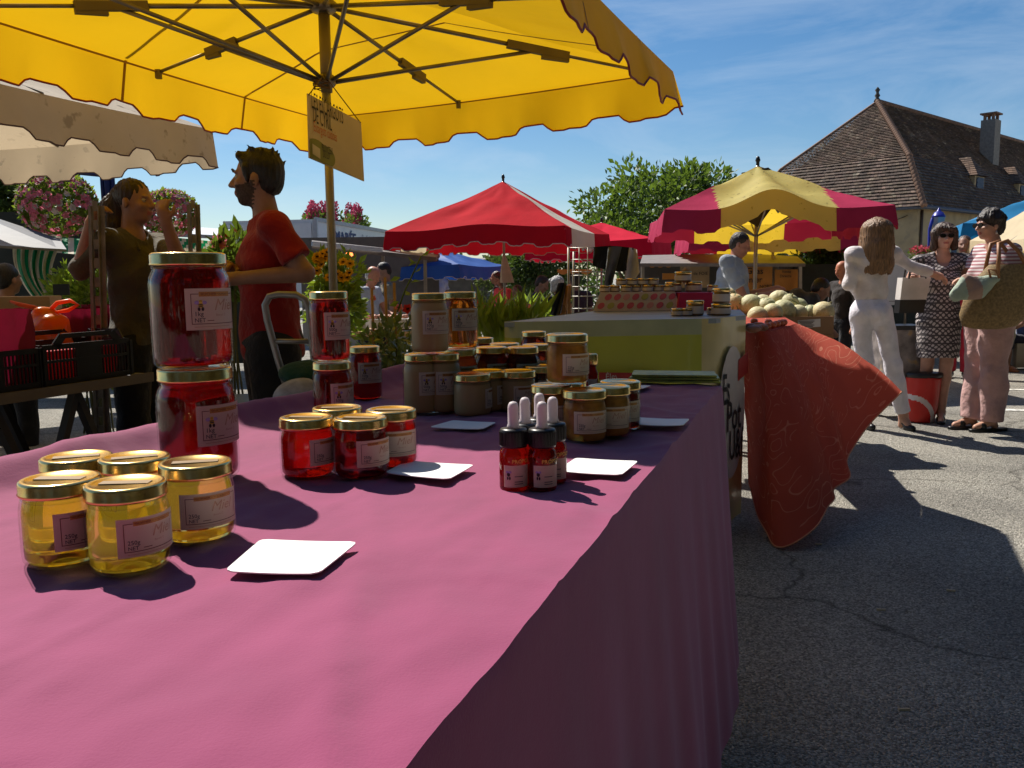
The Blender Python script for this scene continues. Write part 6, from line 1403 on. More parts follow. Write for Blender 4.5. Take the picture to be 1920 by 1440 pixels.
# crape myrtle
cmr = thing('flowering_tree', 'crape myrtle with pink flower heads above the white truck', 'tree', g3(625, 500, 30)); q = MB(); base = g3(625, 500, 30); rg = random.Random(8)
q.tube([base, base+V((0, 0, 2.4))], [.12, .06], 8); obj('trunk', q, M_TRUNK, cmr); fo = MB(); fl_ = MB(); PK = mat('myrtle_pink', (.50, .08, .16), .7, transl=.3, attr=True)
for i in range(30):
    x = rg.uniform(572, 672); y = rg.uniform(388, 424)+abs(x-618)*.18; c = at_y(x, y, 30+rg.uniform(-.8, .8)); clump(fo, c-V((0, 0, .35)), (.35, .35, .3), 90, .16, rg); clump(fl_, c, (.15, .15, .32), 210, .075, rg, w_=.9, shell=.0)
obj('crown', fo, LEAF_M, cmr, tone=True); obj('blossoms', fl_, PK, cmr, tone=True)['kind'] = 'stuff'
# garden plants between the stalls
def plant(name, label, pts, leafm, size, seed, stems=True, w_=.4, n=120, rad=.09, cat='plant', flowers=None, zbase=None):
    rg = random.Random(seed); P = [at_y(*p) for p in pts]; b = sum(P, V((0, 0, 0)))/len(P); b = V((b.x, b.y, gz(b.x, b.y) if zbase is None else zbase)); r = thing(name, label, cat, b); q = MB(); st = MB()
    for c in P:
        clump(q, c, (rad, rad, rad*1.25), n, size, rg, w_=w_, shell=.1, tl=.55, th=1.5); st.tube([b+V((rg.uniform(-.1, .1), rg.uniform(-.1, .1), 0)), b.lerp(c, .6)+V((0, 0, .05)), c], [.008, .006, .003], 5)
    obj('leaves', q, leafm, r, tone=True); obj('stems', st, mat('stem', (.10, .10, .04), .8), r)
    if flowers:
        for (fx, fy, fY, fr, fm, kk) in flowers:
            c = at_y(fx, fy, fY); f = MB()
            for j in range(3): flower(f, c+V((0, 0, -.002*j)), V((rg.uniform(-.5, .5), -1, rg.uniform(.2, .9))), fr*(1-.25*j), (1-.1*j,)*3, 0, rg, kk)
            f.lathe([(fr*.28*math.sin(a), fr*.28*(1-math.cos(a))) for a in [.05+i*.3 for i in range(6)]], 8, c+V((0, -.01, .0)), mi=1); obj('flower', f, [fm, M_IRIS], r, tone=True)
    return r
RUD = mat('rudbeckia_yellow', (.75, .42, .02), .6, transl=.3, attr=True); DAH = mat('dahlia_pink', (.68, .22, .28), .6, transl=.3, attr=True); SAL = mat('salvia_red', (.55, .03, .03), .6, transl=.3, attr=True)
rr_ = random.Random(4)
plant('rudbeckia', 'yellow rudbeckias and pale leaves right of the man in red', [(596+rr_.uniform(0, 62), 495+rr_.uniform(0, 150), 5.6+rr_.uniform(-.3, .5)) for i in range(24)], LEAF_L, .075, 21, n=60, flowers=[(600+rr_.uniform(-8, 58), 474+rr_.uniform(0, 50), 5.3, .034, RUD, 7) for i in range(18)])
plant('rose_bush', 'glossy leaved rose bush between the red jars and the beige stack', [(690+rr_.uniform(0, 80), 618+rr_.uniform(0, 120), 4.3+rr_.uniform(-.3, .4)) for i in range(24)], LEAF_G, .05, 22, w_=.6, n=42, flowers=[(748, 578, 4.4, .025, DAH, 5), (765, 580, 4.4, .03, SAL, 5), (700, 560, 4.6, .02, DAH, 5)])
q = MB(); q.tube([at_y(x, y, 4.25) for x, y in ((745, 585), (758, 548), (775, 512), (790, 480))], .004, 5); rg = random.Random(2)
for x, y in ((790, 480), (775, 512), (760, 545), (765, 500), (752, 520), (770, 530), (748, 565), (782, 495)):
    leaf(q, at_y(x, y, 4.25), V((rg.uniform(-1, 1), -.3, rg.uniform(-.3, .6))), .06, .5, rg, (1, 1, 1))
single('rose_shoot', q, LEAF_L, 'long thin rose shoot reaching above the bush', 'plant', tone=True)
plant('hedge_shrub', 'bright sunlit shrub behind the left perforated post', [(118+rr_.uniform(0, 92), 500+rr_.uniform(0, 90), 6.6+rr_.uniform(-.3, .5)) for i in range(26)], LEAF_L, .085, 23, n=70, rad=.12)
plant('low_shrub', 'sunlit low greenery under the left bench', [(225+rr_.uniform(0, 75), 712+rr_.uniform(0, 25), 6.4+rr_.uniform(-.2, .3)) for i in range(8)], LEAF_L, .07, 24, n=90)
plant('dahlia', 'pink dahlia and dark leaves left of the man in red', [(395+rr_.uniform(0, 50), 455+rr_.uniform(0, 80), 5.2+rr_.uniform(-.2, .3)) for i in range(12)], LEAF_M, .09, 25, n=60, flowers=[(412, 456, 5.0, .055, DAH, 9), (437, 437, 5.3, .03, DAH, 6), (424, 446, 5.2, .03, SAL, 6)])
def bladeplant(label, x0, x1, y0, y1, Y, n, seed, fl=None):
    rg = random.Random(seed); b = at_y((x0+x1)/2, y1, Y); b.z = 0; r = thing('oleander', label, 'plant', b); q = MB()
    for i in range(n):
        s = at_y(rg.uniform(x0, x1), rg.uniform(lerp(y0, y1, .35), y1+10), Y+rg.uniform(-.25, .3)); d = V((rg.uniform(-.7, .7), rg.uniform(-.5, .3), rg.uniform(.5, 1.2))); t = rg.uniform(.6, 1.5); leaf(q, s, d, rg.uniform(.13, .24), .17, rg, (t, t, t*.8))
    obj('leaves', q, LEAF_L, r, tone=True); st = MB()
    for i in range(12): s = at_y(rg.uniform(x0, x1), y1, Y); st.tube([V((s.x, s.y, 0)), V((s.x, s.y, s.z+.12))], [.008, .004], 5)
    obj('stems', st, mat('stem', (.10, .10, .04), .8), r)
    f = MB()
    for i in range(26): c = at_y(rg.uniform(x0, x1-10), rg.uniform(y0-8, lerp(y0, y1, .4)), Y); flower(f, c, V((rg.uniform(-.5, .5), -1, .5)), .018, (1, 1, 1), 0, rg)
    obj('flowers', f, fl or DAH, r, tone=True)['kind'] = 'stuff'
bladeplant('long leaved oleander clump between the beige jars and the lime stall', 885, 1010, 572, 645, 5.2, 330, 31); bladeplant('pale flowered oleander behind, below the red parasol', 950, 1050, 585, 612, 6.0, 110, 32, mat('lily_cream', (.68, .52, .30), .6, transl=.3, attr=True))
for i, (x, y0) in enumerate(((697, 540), (739, 530), (722, 520))):
    q = MB(); q.tube([at_y(x+6, 700, 4.5), at_y(x, y0, 4.5)], .008, 6); single('garden_stake', q, M_WOOD, ('reddish wooden stake nearest the red jars', 'tall wooden stake in the rose bush', 'middle stake behind the rose bush')[i], 'stake', 'stakes in the rose bush')

# ------------------------------------------------------------------ left stall
bA, bB = at_z(0, 740, .75), at_z(300, 697, .75); bd = (bB-bA).normalized(); bn = V((-bd.y, bd.x, 0)); a0 = bA-bd*1.2; L_ = (bB-a0).length-.05
bt = thing('folding_bench', 'long grey topped folding table carrying crates at the left', 'table', a0+bd*L_*.5+bn*.3-V((0, 0, .75)))
M_GREYT = mat('grey_laminate', (.30, .30, .32), .45, var=.1)
q = MB(); rz_b = math.atan2(bd.y, bd.x); q.box(a0+bd*L_*.5+bn*.32-V((0, 0, .02)), (L_, .62, .035), rotz(rz_b)); obj('tabletop', q, M_GREYT, bt)
q = MB(); q.bar(a0-bn*.004-V((0, 0, .018)), a0+bd*L_-bn*.004-V((0, 0, .018)), .01, .044); obj('edge_trim', q, mat('worn_edge', (.13, .11, .09), .5), bt)
for t in (.95, 1.35):
    for n_ in (.06, .55):
        for s in (-.28, .28):
            c = a0+bd*(t+.25)+bn*n_; q = MB(); q.bar(V((c.x, c.y, .71)), V((c.x, c.y, 0))+bd*s, .04, .03); obj('leg', q, mat('dark_leg', (.035, .03, .028), .6), bt)
BZ = .752
def bench(t, n_, z=0): return a0+bd*t+bn*n_+V((0, 0, z+.002))
tb0 = 1.2       # bench distance of photo x = 0
def bpx(x, n_):      # bench distance at which a thing n_ deep shows at photo x
    t = 0.0
    for i in range(30):
        p = bench(t, n_)-CAM; sx_ = 960+FPX*p.dot(crt)/p.dot(fwd); t += (x-sx_)/420
    return t
def crate(label, t0, t1, n0, n1, h_, lined=None, handle=True, mats=M_BLK):
    r = thing('plastic_crate', label, 'crate', bench((t0+t1)/2, (n0+n1)/2)); rt = rotz(rz_b); inv = bench((t0+t1)/2, (n0+n1)/2); L, W = t1-t0, n1-n0
    r.rotation_euler = (0, 0, rz_b)
    def slat_side(c, along, ln):
        q = MB(); ax = V((1, 0, 0)) if along == 'x' else V((0, 1, 0))
        for z, hh in ((.012, .024), (h_*.5, .012), (h_*.80, .022)):
            q.bar(c-ax*ln/2+V((0, 0, z)), c+ax*ln/2+V((0, 0, z)), .008, hh)
        n = int(ln/.017)
        for i in range(n+1):
            p = c-ax*ln/2+ax*ln*i/n; wv = .035 if i in (0, n, n//2) else .006
            if abs(i-n/2) < n*.13: wv = .017
            q.box(p+V((0, 0, h_*.41)), ((wv if along == 'x' else .006), (.006 if along == 'x' else wv), h_*.8))
        if handle:   # raised end with a grip hole
            q.bar(c-ax*ln*.28+V((0, 0, h_*1.02)), c+ax*ln*.28+V((0, 0, h_*1.02)), .008, .02); q.bar(c-ax*ln*.28+V((0, 0, h_*1.02)), c-ax*ln*.36+V((0, 0, h_*.82)), .008, .035); q.bar(c+ax*ln*.28+V((0, 0, h_*1.02)), c+ax*ln*.36+V((0, 0, h_*.82)), .008, .035)
        return q
    for c, al, ln in ((V((0, -W/2, 0)), 'x', L), (V((0, W/2, 0)), 'x', L), (V((-L/2, 0, 0)), 'y', W-.02), (V((L/2, 0, 0)), 'y', W-.02)): obj('side', slat_side(c, al, ln), mats, r, True)
    q = MB(); q.box((0, 0, .006), (L-.02, W-.02, .008)); obj('base', q, mats, r, True)
    if lined:
        q = MB(); rows = []
        hh = lined
        for k in range(8):
            kk = k/7; row = []
            for j in range(65):
                s4 = (j/16) % 4; sd_ = int(s4); fr_ = s4-sd_; cx_, cy_ = [(-1+2*fr_, -1), (1, -1+2*fr_), (1-2*fr_, 1), (-1, 1-2*fr_)][sd_]
                wv_ = .012*noise3((cx_*6, cy_*6, kk*2.5))*kk+.008*math.sin(j*1.6+kk*2)*kk
                row.append(V((cx_*(L/2-.012+wv_), cy_*(W/2-.012+wv_), .015+hh*kk+(.012*noise3((cx_*3, cy_*3, 3)) if k == 7 else 0))))
            rows.append(row)
        q.grid(rows); obj('cloth_liner', q, mat('crimson_liner', (.24, .010, .035), .75, var=.2, vscale=10, transl=.15, tcol=(.4, .015, .06)), r, True)
    return r
crate('black slatted plastic crate with a red box inside, in the middle of the left bench', bpx(84, .03), bpx(246, .03), .03, .33, .20)
q = MB(); q.box((0, 0, .07), (.36, .24, .13), taper=1.04); o = single('fruit_punnet', q, mat('red_plastic_tray', (.62, .02, .035), .4, transl=.3, tcol=(.7, .02, .04)), 'bright red tray inside the black slatted crate', 'tray'); o.location = bench((bpx(84, .03)+bpx(246, .03))/2, .18, .012); o.rotation_euler = (0, 0, rz_b)
crate('black plastic crate with crimson liner cut off by the left edge', bpx(-120, .03), bpx(78, .03), .03, .34, .19, lined=.31, handle=False)
crate('black crate with tall crimson liner behind the orange bag', bpx(112, .40), bpx(214, .40), .40, .62, .17, lined=.285, handle=False)
crate('second crimson lined crate at the end of the left bench', bpx(218, .38), bpx(262, .38), .38, .60, .17, lined=.30, handle=False)
ob = bench(bpx(98, .42), .42); orr = thing('plastic_bag', 'crumpled orange plastic bag with looped handles between the crates', 'bag', ob)
F_ = Field(.007); F_.ell((0, 0, .16), (.11, .08, .15), k=.02); F_.cone((.02, 0, .25), (-.02, 0, .29), .05, .03, .03); F_.wrinkle(.012, 38, 1.1); link('sack', F_.mesh('sack', mat('orange_film', (.75, .22, .04), .25, var=.15, transl=.5, tcol=(.95, .26, .03), coat=.4)), orr, True)
for P in ([(-.01, 0, .29), (-.06, 0, .315), (-.13, .0, .33), (-.17, 0, .345)], [(.0, 0, .29), (.05, 0, .335), (.11, 0, .345), (.145, 0, .325), (.10, 0, .30), (.03, 0, .29)]): q = MB(); q.tube([V(p) for p in P], [.009, .011]+[.010]*(len(P)-3)+[.006], 7); obj('handle', q, mat('orange_handle', (.85, .16, .03), .35, transl=.4, tcol=(.95, .15, .02)), orr, True)
q = MB(); a, b = at_y(-40, 605, 4.6), at_y(76, 556, 4.6); q.box((a+b)/2+V((0, .12, -.14)), (b.x-a.x, .25, b.z-a.z+.28), rotz(.25)); single('cardboard_box', q, mat('tan_cardboard', (.42, .27, .14), .8, var=.12, vscale=4), 'tan cardboard box standing behind the orange bag', 'box')
# perforated posts: steel channel with oval holes left open
M_POST = mat('galvanised_post', (.20, .185, .17), .55, .2, var=.25, vscale=18)
def post(label, xt, yt, xb, yb, Y, w_):
    t_, b_ = at_y(xt, yt, Y), at_y(xb, yb, Y); r = thing('perforated_post', label, 'post', V((b_.x, b_.y, b_.z)), 0, 'perforated posts'); q = MB(); H_ = t_.z-b_.z; ps = .085; n = int(H_/ps)
    for s in (-1, 1): q.bar(b_+V((s*w_*.33, 0, 0)), t_+V((s*w_*.33, 0, 0)), w_*.36, .004); q.bar(b_+V((s*w_*.52, .012, 0)), t_+V((s*w_*.52, .012, 0)), .004, .024)
    for i in range(n+1): c = b_.lerp(t_, min(1, i/n)); q.box(c+V((0, .0005, 0)), (w_*.44, .004, .046))
    obj('channel', q, M_POST, r)
post('perforated steel post gripped by the woman', 178, 386, 190, 840, 4.02, .050); post('perforated steel post right of the woman\'s raised hand', 361, 383, 372, 700, 4.75, .046)
# things under the bench
def sack(name, label, cat, c, rad, m, w_=.012, f=26, seed=1):
    F_ = Field(.011); F_.ell((0, 0, rad[2]), rad, k=.02); F_.ell((rad[0]*.3, 0, rad[2]*1.2), (rad[0]*.6, rad[1]*.7, rad[2]*.8), k=.04); F_.wrinkle(w_, f, seed); F_.cut((0, 0, -1), 0); o = link(name, F_.mesh(name, m)); o.location = c; return tag(o, label, cat)
gp_ = lambda x, y: at_z(x, y, 0)
c = gp_(190, 870); sack('cloth_heap', 'dark purple cloth bundle under the left bench', 'cloth', V((c.x-.45, 3.75, 0)), (.22, .18, .28), fab('aubergine_cloth', (.05, .025, .06)), seed=2)
sack('plastic_sack', 'crinkled clear plastic bag glinting under the bench', 'bag', V((-1.62, 3.65, .0)), (.14, .12, .11), mat('clear_film', (.5, .5, .5), .12, var=.2, coat=.8), .016, 50, 3)
sack('bin_bag', 'black sack at the far left under the bench', 'bag', V((-2.35, 3.3, 0)), (.22, .2, .2), mat('bin_bag', (.015, .015, .017), .3, coat=.3), .014, 30, 4)
def plainbox(name, label, cat, c, size, rz, m, lid=True):
    r = thing(name, label, cat, c, rz); q = MB(); x, y, z = size; q.box((0, 0, z*.46), (x, y, z*.92), taper=1.05); obj('tub', q, m, r, True)
    q = MB(); q.box((0, 0, z*.95), (x*1.10, y*1.10, z*.08)); obj('rim', q, m, r, True); return r
plainbox('storage_tub', 'dull mauve storage tub on the ground under the bench', 'tub', V((-2.05, 3.95, 0)), (.5, .35, .30), .5, mat('mauve_plastic', (.14, .11, .14), .5))
plainbox('storage_tub', 'black storage tub on the ground nearest the purple table', 'tub', V((-1.75, 2.75, 0)), (.9, .42, .34), rz_b, M_BLK)
plainbox('storage_tub', 'dark brown crate low at the left edge beside the table', 'tub', V((-1.40, 3.35, 0)), (.35, .3, .25), rz_b, mat('dark_brown_box', (.06, .035, .02), .7))
plainbox('storage_tub', 'grey green tub under the far end of the bench', 'tub', V((-1.75, 4.9, 0)), (.5, .4, .5), .3, mat('grey_green_tub', (.10, .12, .11), .6))
# hand truck, checked bag
htr = thing('hand_truck', 'hand truck with a bent grey tube handle beside the man in red', 'hand truck', at_y(545, 760, 3.05)); M_TUBE = mat('grey_tube', (.30, .29, .28), .4, .5)
q = MB(); P = [at_y(x, y, 3.05) for x, y in ((548, 760), (520, 670), (501, 600), (497, 572), (505, 556), (522, 552), (556, 553), (572, 562), (580, 582), (582, 620), (592, 700), (600, 760))]; q.tube(P, .0125, 10); obj('handle', q, M_TUBE, htr)
for y in (640, 700): q = MB(); q.tube([at_y(512+(y-640)*.3, y, 3.05), at_y(585+(y-640)*.12, y, 3.05)], .009, 8); obj('crossbar', q, M_TUBE, htr)
gb_ = at_y(560, 740, 2.9); o = sack('checked_bag', 'white checked bag behind the middle jar stack', 'bag', V((gb_.x, gb_.y, gb_.z-.12)), (.09, .07, .085), mat('checked_cloth', (.32, .33, .36), .8, var=.25, vscale=30), .008, 26, 5)
gb_ = at_y(572, 700, 3.0); o = sack('green_cloth', 'dark green cloth lying on the checked bag', 'cloth', V((gb_.x, gb_.y, gb_.z-.05)), (.09, .07, .045), fab('green_cloth', (.015, .06, .03)), .008, 26, 6)

# ------------------------------------------------------------------ background stalls on the left
M_GTARP = mat('grey_tarp', (.20, .20, .21), .6, var=.12, transl=.15); M_WTARP = mat('white_roof', (.62, .62, .62), .45, var=.06)
def sheet(name, label, cat, pts, m, thick=.02, n=(0, 0, 1)):
    q = MB(); q.poly([at_y(*p) for p in pts], thick, n); return single(name, q, m, label, cat)
sheet('tarp_awning', 'sagging grey tarpaulin awning at the far left', 'awning', [(-60, 395, 8.0), (112, 452, 8.2), (125, 472, 7.0), (-60, 462, 6.6)], M_GTARP)
sheet('white_awning', 'long white awning roof behind the woman and the man', 'awning', [(110, 412, 12.5), (445, 437, 14.5), (445, 450, 12.2), (100, 432, 10.5)], M_WTARP, .05)
sheet('white_awning', 'upper white roof edge behind the petunias', 'awning', [(112, 405, 14), (330, 412, 15), (330, 420, 14.5), (112, 416, 13.5)], M_WTARP, .05)
# green and white striped side cloth
M_GS = mat('awning_green', (.012, .20, .085), .75, var=.1, transl=.35, tcol=(.01, .35, .12)); M_WS = mat('awning_white', (.66, .58, .46), .75, var=.06, transl=.35, tcol=(.75, .6, .4))
q = MB(); rows = []
for k in range(16):
    kk = k/15; xl = lerp(24, 78, kk**1.3)-10*math.sin(math.pi*kk); xr = lerp(111, 140, kk)-28*math.sin(math.pi*kk*.9); rows.append([at_y(lerp(xl, xr, j/44), lerp(463, 578, kk)+3*math.sin(j*.35), 7.2+.05*math.sin(j*.5+kk*2)) for j in range(45)])
q.grid(rows, mfun=lambda i, j: (j//4) % 2)
single('striped_cloth', q, [M_WS, M_GS], 'green and white striped awning cloth hanging at the left, sunlit', 'awning')
q = MB(); rows = [[at_y(lerp(60, 165, j/28), 440+k*6+j*.3, 8.4-.12*k) for j in range(29)] for k in range(6)]; q.grid(rows, mfun=lambda i, j: (j//3) % 2); single('striped_cloth', q, [M_WS, M_GS], 'upper green striped awning strip in the shade behind the woman', 'awning')
q = MB(); rows = [[at_y(lerp(325, 445, j/30), lerp(445, 474, k/5)+j*.4, 9.0) for j in range(31)] for k in range(6)]; q.grid(rows, mfun=lambda i, j: ((j+i)//2) % 2); single('striped_cloth', q, [M_WS, M_GS], 'green and white striped valance between the post and the man', 'awning')
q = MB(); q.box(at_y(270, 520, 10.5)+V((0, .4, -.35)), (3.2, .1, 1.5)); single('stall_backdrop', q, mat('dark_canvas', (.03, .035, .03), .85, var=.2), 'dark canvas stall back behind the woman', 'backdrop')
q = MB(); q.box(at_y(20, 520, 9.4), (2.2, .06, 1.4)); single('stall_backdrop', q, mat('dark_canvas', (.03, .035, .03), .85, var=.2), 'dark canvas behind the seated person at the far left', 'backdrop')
sgr = thing('plant_sign', 'small black plant sign on a stake left of the woman', 'sign', at_y(115, 600, 5.6)); q = MB(); q.box(at_y(115, 543, 5.6), (.105, .008, .072)); obj('plate', q, M_BLK, sgr); q = MB(); q.bar(at_y(115, 553, 5.6), at_y(120, 620, 5.6), .008); obj('stake', q, M_BLK, sgr)
# fish truck
tk = thing('fish_truck', 'white fish seller\'s box truck with blue MARÉE lettering', 'truck', g3(660, 470, 22)); M_TRK = mat('truck_white', (.66, .68, .72), .35, var=.04, coat=.2)
A, B = at_y(590, 411, 19.5), at_y(745, 438, 26.0); zt = A.z; u = V((B.x-A.x, B.y-A.y, 0)).normalized(); LT = 6.6; wv = V((-u.y, u.x, 0)); wv = wv if wv.x < 0 else -wv
c0 = V((A.x, A.y, 0)); bc_ = c0+u*LT/2+wv*1.1
q = MB(); q.box(bc_+V((0, 0, (zt+.55)/2)), (LT, 2.2, zt-.55), rotz(math.atan2(u.y, u.x))); tb_ = obj('box_body', q, M_TRK, tk)
q = MB(); q.bar(c0+V((0, 0, zt))-wv*.01, c0+u*LT+V((0, 0, zt))-wv*.01, .06, .09); q.bar(c0+V((0, 0, .5))-wv*.01, c0+V((0, 0, zt))-wv*.01, .10, .10); obj('edge_rail', q, mat('rail_grey', (.42, .44, .46), .4), tb_)
q = MB(); nn = -wv
text_on(q, 'MARÉE', at_y(628, 456, 20.4)*1.0, u, V((0, 0, 1)), .42, bold=.03) if 0 else None
def on_truck(x, y):   # meet the side plane
    d = ray(x, y); n_ = -wv; t = (c0-CAM).dot(n_)/d.dot(n_); return CAM+d*t-wv*.012
p0 = on_truck(627, 452); text_on(q, 'MARÉE', p0, u, V((0, 0, 1)), .34, bold=.035, xs=1.5); obj('lettering', q, mat('marine_ink', (.012, .03, .16), .5), tb_)
q = MB(); p0 = on_truck(678, 452); text_on(q, '"Le Spécialiste des', p0, u, V((0, 0, 1)), .24, xs=.95); obj('slogan', q, mat('marine_ink2', (.03, .05, .15), .5), tb_)
# rear doors with frame bars
for k in (0, 1):
    q = MB(); cc = c0+wv*(.08+1.05*k+.5)-u*.015; q.box(cc+V((0, 0, (zt+.6)/2)), (.02, 1.0, zt-.75), rotz(math.atan2(u.y, u.x))); d_ = obj('rear_door', q, M_TRK, tk)
    q = MB(); q.bar(cc+wv*.42-u*.03+V((0, 0, .8)), cc+wv*.42-u*.03+V((0, 0, zt-.2)), .04); obj('door_bar', q, M_STEEL, d_)
for s in (.18, .8): q = MB(); q.lathe([(.1, -.1), (.38, -.1), (.42, -.06), (.42, .06), (.38, .1), (.1, .1)], 20); R__ = Matrix.Rotation(math.pi/2, 3, wv.cross(V((0, 0, 1)))); q.v = [tuple(R__ @ V(v)+c0+u*LT*s+V((0, 0, .35+gz(0, 22)))+wv*.1) for v in q.v]; obj('wheel', q, M_BLK, tk)
# food trailer with lit lamps
fs = thing('food_trailer', 'food stall trailer with open brown awning and glowing heat lamps', 'stall', g3(700, 520, 14)); M_AWN = mat('brown_awning', (.16, .13, .11), .6, var=.15)
q = MB(); q.poly([at_y(*p) for p in ((585, 458, 13.0), (825, 482, 15.5), (818, 490, 13.2), (585, 466, 11.6))], .06, (0, 0, 1)); obj('awning', q, M_AWN, fs)
q = MB(); q.bar(at_y(585, 457, 11.55), at_y(716, 469, 12.4), .04, .06); obj('awning_fascia', q, M_WTARP, fs)
q = MB(); q.box(at_y(690, 540, 16)+V((0, .3, 0)), (2.6, .1, 1.9)); obj('back_panel', q, mat('dim_panel', (.12, .11, .10), .7), fs)
q = MB(); q.box(at_y(690, 600, 12.4)+V((0, .3, -.1)), (1.9, .6, .5)); obj('counter', q, mat('counter_white', (.42, .40, .38), .6), fs)
M_LAMP = mat('heat_lamp', (1.0, .25, .06), .4, emit=2.2)
for x, y in ((607, 469), (655, 479)): q = MB(); p = at_y(x, y, 12.2); q.lathe([(.03, .05), (.05, .03), (.055, 0), (.03, -.015), (.002, -.02)], 14, p); obj('heat_lamp', q, M_LAMP, fs)
for x in (640, 718, 797): q = MB(); q.bar(at_y(x, 472+(x-640)*.08, 13.4), at_y(x+2, 640, 13.4), .05); obj('post', q, M_ALU, fs)
for (x0, x1, y) in ((652, 690, 600), (700, 770, 598)):
    r = thing('produce_tray', 'white tray of produce on the food stall, %s one' % ('left' if x0 < 690 else 'right'), 'tray', at_y((x0+x1)/2, y+10, 8.2), 0, 'trays at the food stall'); a, b = at_y(x0, y, 8.2), at_y(x1, y, 8.2)
    q = MB(); q.box((a+b)/2-V((0, 0, .04)), (b.x-a.x, .3, .09)); obj('tray', q, mat('tray_white', (.55, .52, .48), .6), r); f = MB(); rg = random.Random(x0)
    for i in range(26): c = V((rg.uniform(a.x, b.x), a.y+rg.uniform(-.12, .12), a.z+.02)); f.lathe([(.022*math.sin(t), -.022*math.cos(t)) for t in [.05+j*.5 for j in range(7)]], 8, c)
    obj('fruit', f, mat('blush_fruit', (.55, .25, .16), .5, var=.4, vscale=12), r)['kind'] = 'stuff'
ftt = thing('trestle_table', 'plank table with produce trays behind the rose bush', 'table', at_y(705, 640, 8.2)); q = MB(); a, b = at_y(640, 612, 8.15), at_y(790, 612, 8.15); q.box((a+b)/2-V((0, -.1, .06)), (b.x-a.x, .6, .05)); obj('tabletop', q, M_WOOD, ftt)
for p in (a, b): q = MB(); q.bar(p-V((0, -.1, .09)), V((p.x, p.y+.1, gz(0, 8.2))), .05); obj('leg', q, M_WOOD, ftt)
# blue canopy
c = at_y(800, 470, 17.5); square_parasol('market_parasol', 'wide royal blue canopy behind the food trailer', c, 1.25, 1.3, 1.44, 1.86, [mat('royal_canvas', (.02, .09, .36), .6, var=.1, transl=.25, tcol=(.02, .1, .4))], lambda e, s, k=0: 0, M_TRIMW, val=.24, base=gz(0, 17.5))
# stone house with dark wall
sh = thing('stone_house', 'low house with grey stone slate roof and shaded wall behind the blue canopy', 'house', g3(850, 520, 33)); zr0, zr1 = at_y(850, 558-45, 33).z, at_y(850, 484, 36).z
xa, xb = at_y(770, 500, 33).x, at_y(935, 500, 33).x
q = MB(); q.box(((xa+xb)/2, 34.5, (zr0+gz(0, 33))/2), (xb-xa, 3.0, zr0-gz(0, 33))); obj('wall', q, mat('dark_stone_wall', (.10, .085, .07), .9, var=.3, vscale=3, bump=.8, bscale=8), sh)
q = MB(); rg = random.Random(3)
for k in range(7):
    for j in range(24):
        y0, y1 = 32.8+k*.45, 32.8+(k+1)*.47; z0, z1 = lerp(zr0-.05, zr1, k/7), lerp(zr0-.05, zr1, (k+1)/7); x0 = lerp(xa-.2, xb+.2, j/24)+(.07 if k % 2 else 0); t = rg.uniform(.7, 1.3); q.add([(x0, y0, z0+.02), (x0+(xb-xa+.4)/24*.97, y0, z0+.02+rg.uniform(0, .015)), (x0+(xb-xa+.4)/24*.97, y1, z1+.0), (x0, y1, z1)], [(0, 1, 2, 3)], 0, (t, t, t))
rf = obj('roof', q, mat('stone_slate', (.23, .21, .19), .9, attr=True, var=.2), sh, tone=True); rf['kind'] = 'stuff'
q = MB(); p = at_y(917, 500, 33.4); q.box(p+V((0, 0, .02)), (.5, .06, .36), Matrix.Rotation(-.7, 3, 'X')); obj('skylight', q, mat('skylight_glass', (.30, .33, .38), .1), sh)
q = MB(); p = at_y(833, 474, 36); q.box(p, (.75, .4, .8)); ch = obj('chimney', q, M_TRUNK, sh)
for d in (-.2, .2): q = MB(); q.lathe([(.11, 0), (.13, .1), (.10, .22), (.12, .26)], 12, p+V((d, 0, .4))); obj('chimney_pot', q, M_BLK, ch)

# ------------------------------------------------------------------ clothes rack, folding chair
wr = thing('wire_rack', 'wire grid display rack hung with clothes behind the lime stall', 'rack', at_y(1100, 590, 5.6)); M_WIRE = mat('wire_grey', (.36, .35, .34), .4, .5)
for x in (1066, 1140): q = MB(); q.tube([at_y(x, 464, 5.6), at_y(x, 596, 5.6)], .008, 8); obj('upright', q, M_WIRE, wr)
q = MB(); q.tube([at_y(1076, 472, 5.75), at_y(1074, 596, 5.75)], .008, 8); obj('upright', q, M_WIRE, wr)
for y in (465, 487, 510, 517, 538, 556, 579): q = MB(); q.tube([at_y(1066, y, 5.6), at_y(1140, y-1, 5.6)], .0035, 6); obj('wire', q, M_WIRE, wr)
for x in (1086, 1102, 1120): q = MB(); q.tube([at_y(x, 464, 5.595), at_y(x-1, 585, 5.595)], .0035, 6); obj('wire', q, M_WIRE, wr)
def hung(label, pts, Y, m, fold=10, name='hung_garment'):
    q = MB(); top, bot = pts; rows = []
    for s in (0, 1):
        rr = []
        for k in range(13):
            kk = k/12; r = []
            for j in range(23):
                t = j/22; a, b = plerp([V((x, y, 0)) for x, y in top], t), plerp([V((x, y, 0)) for x, y in bot], t); p = a.lerp(b, kk); z = Y-.05-.03*math.sin(t*fold+kk*1.5)*(.4+kk)+s*.025; r.append(at_y(p.x, p.y, z))
            rr.append(r)
        q.grid(rr if s == 0 else [r[::-1] for r in rr])
    return single(name, q, m, label, 'clothing', 'clothes on the wire rack')
hung('black garment draped over the top of the wire rack', ([(1113, 463), (1150, 461), (1188, 465)], [(1111, 498), (1138, 506), (1172, 508), (1185, 488)]), 5.6, fab('black_knit', (.012, .013, .017)))
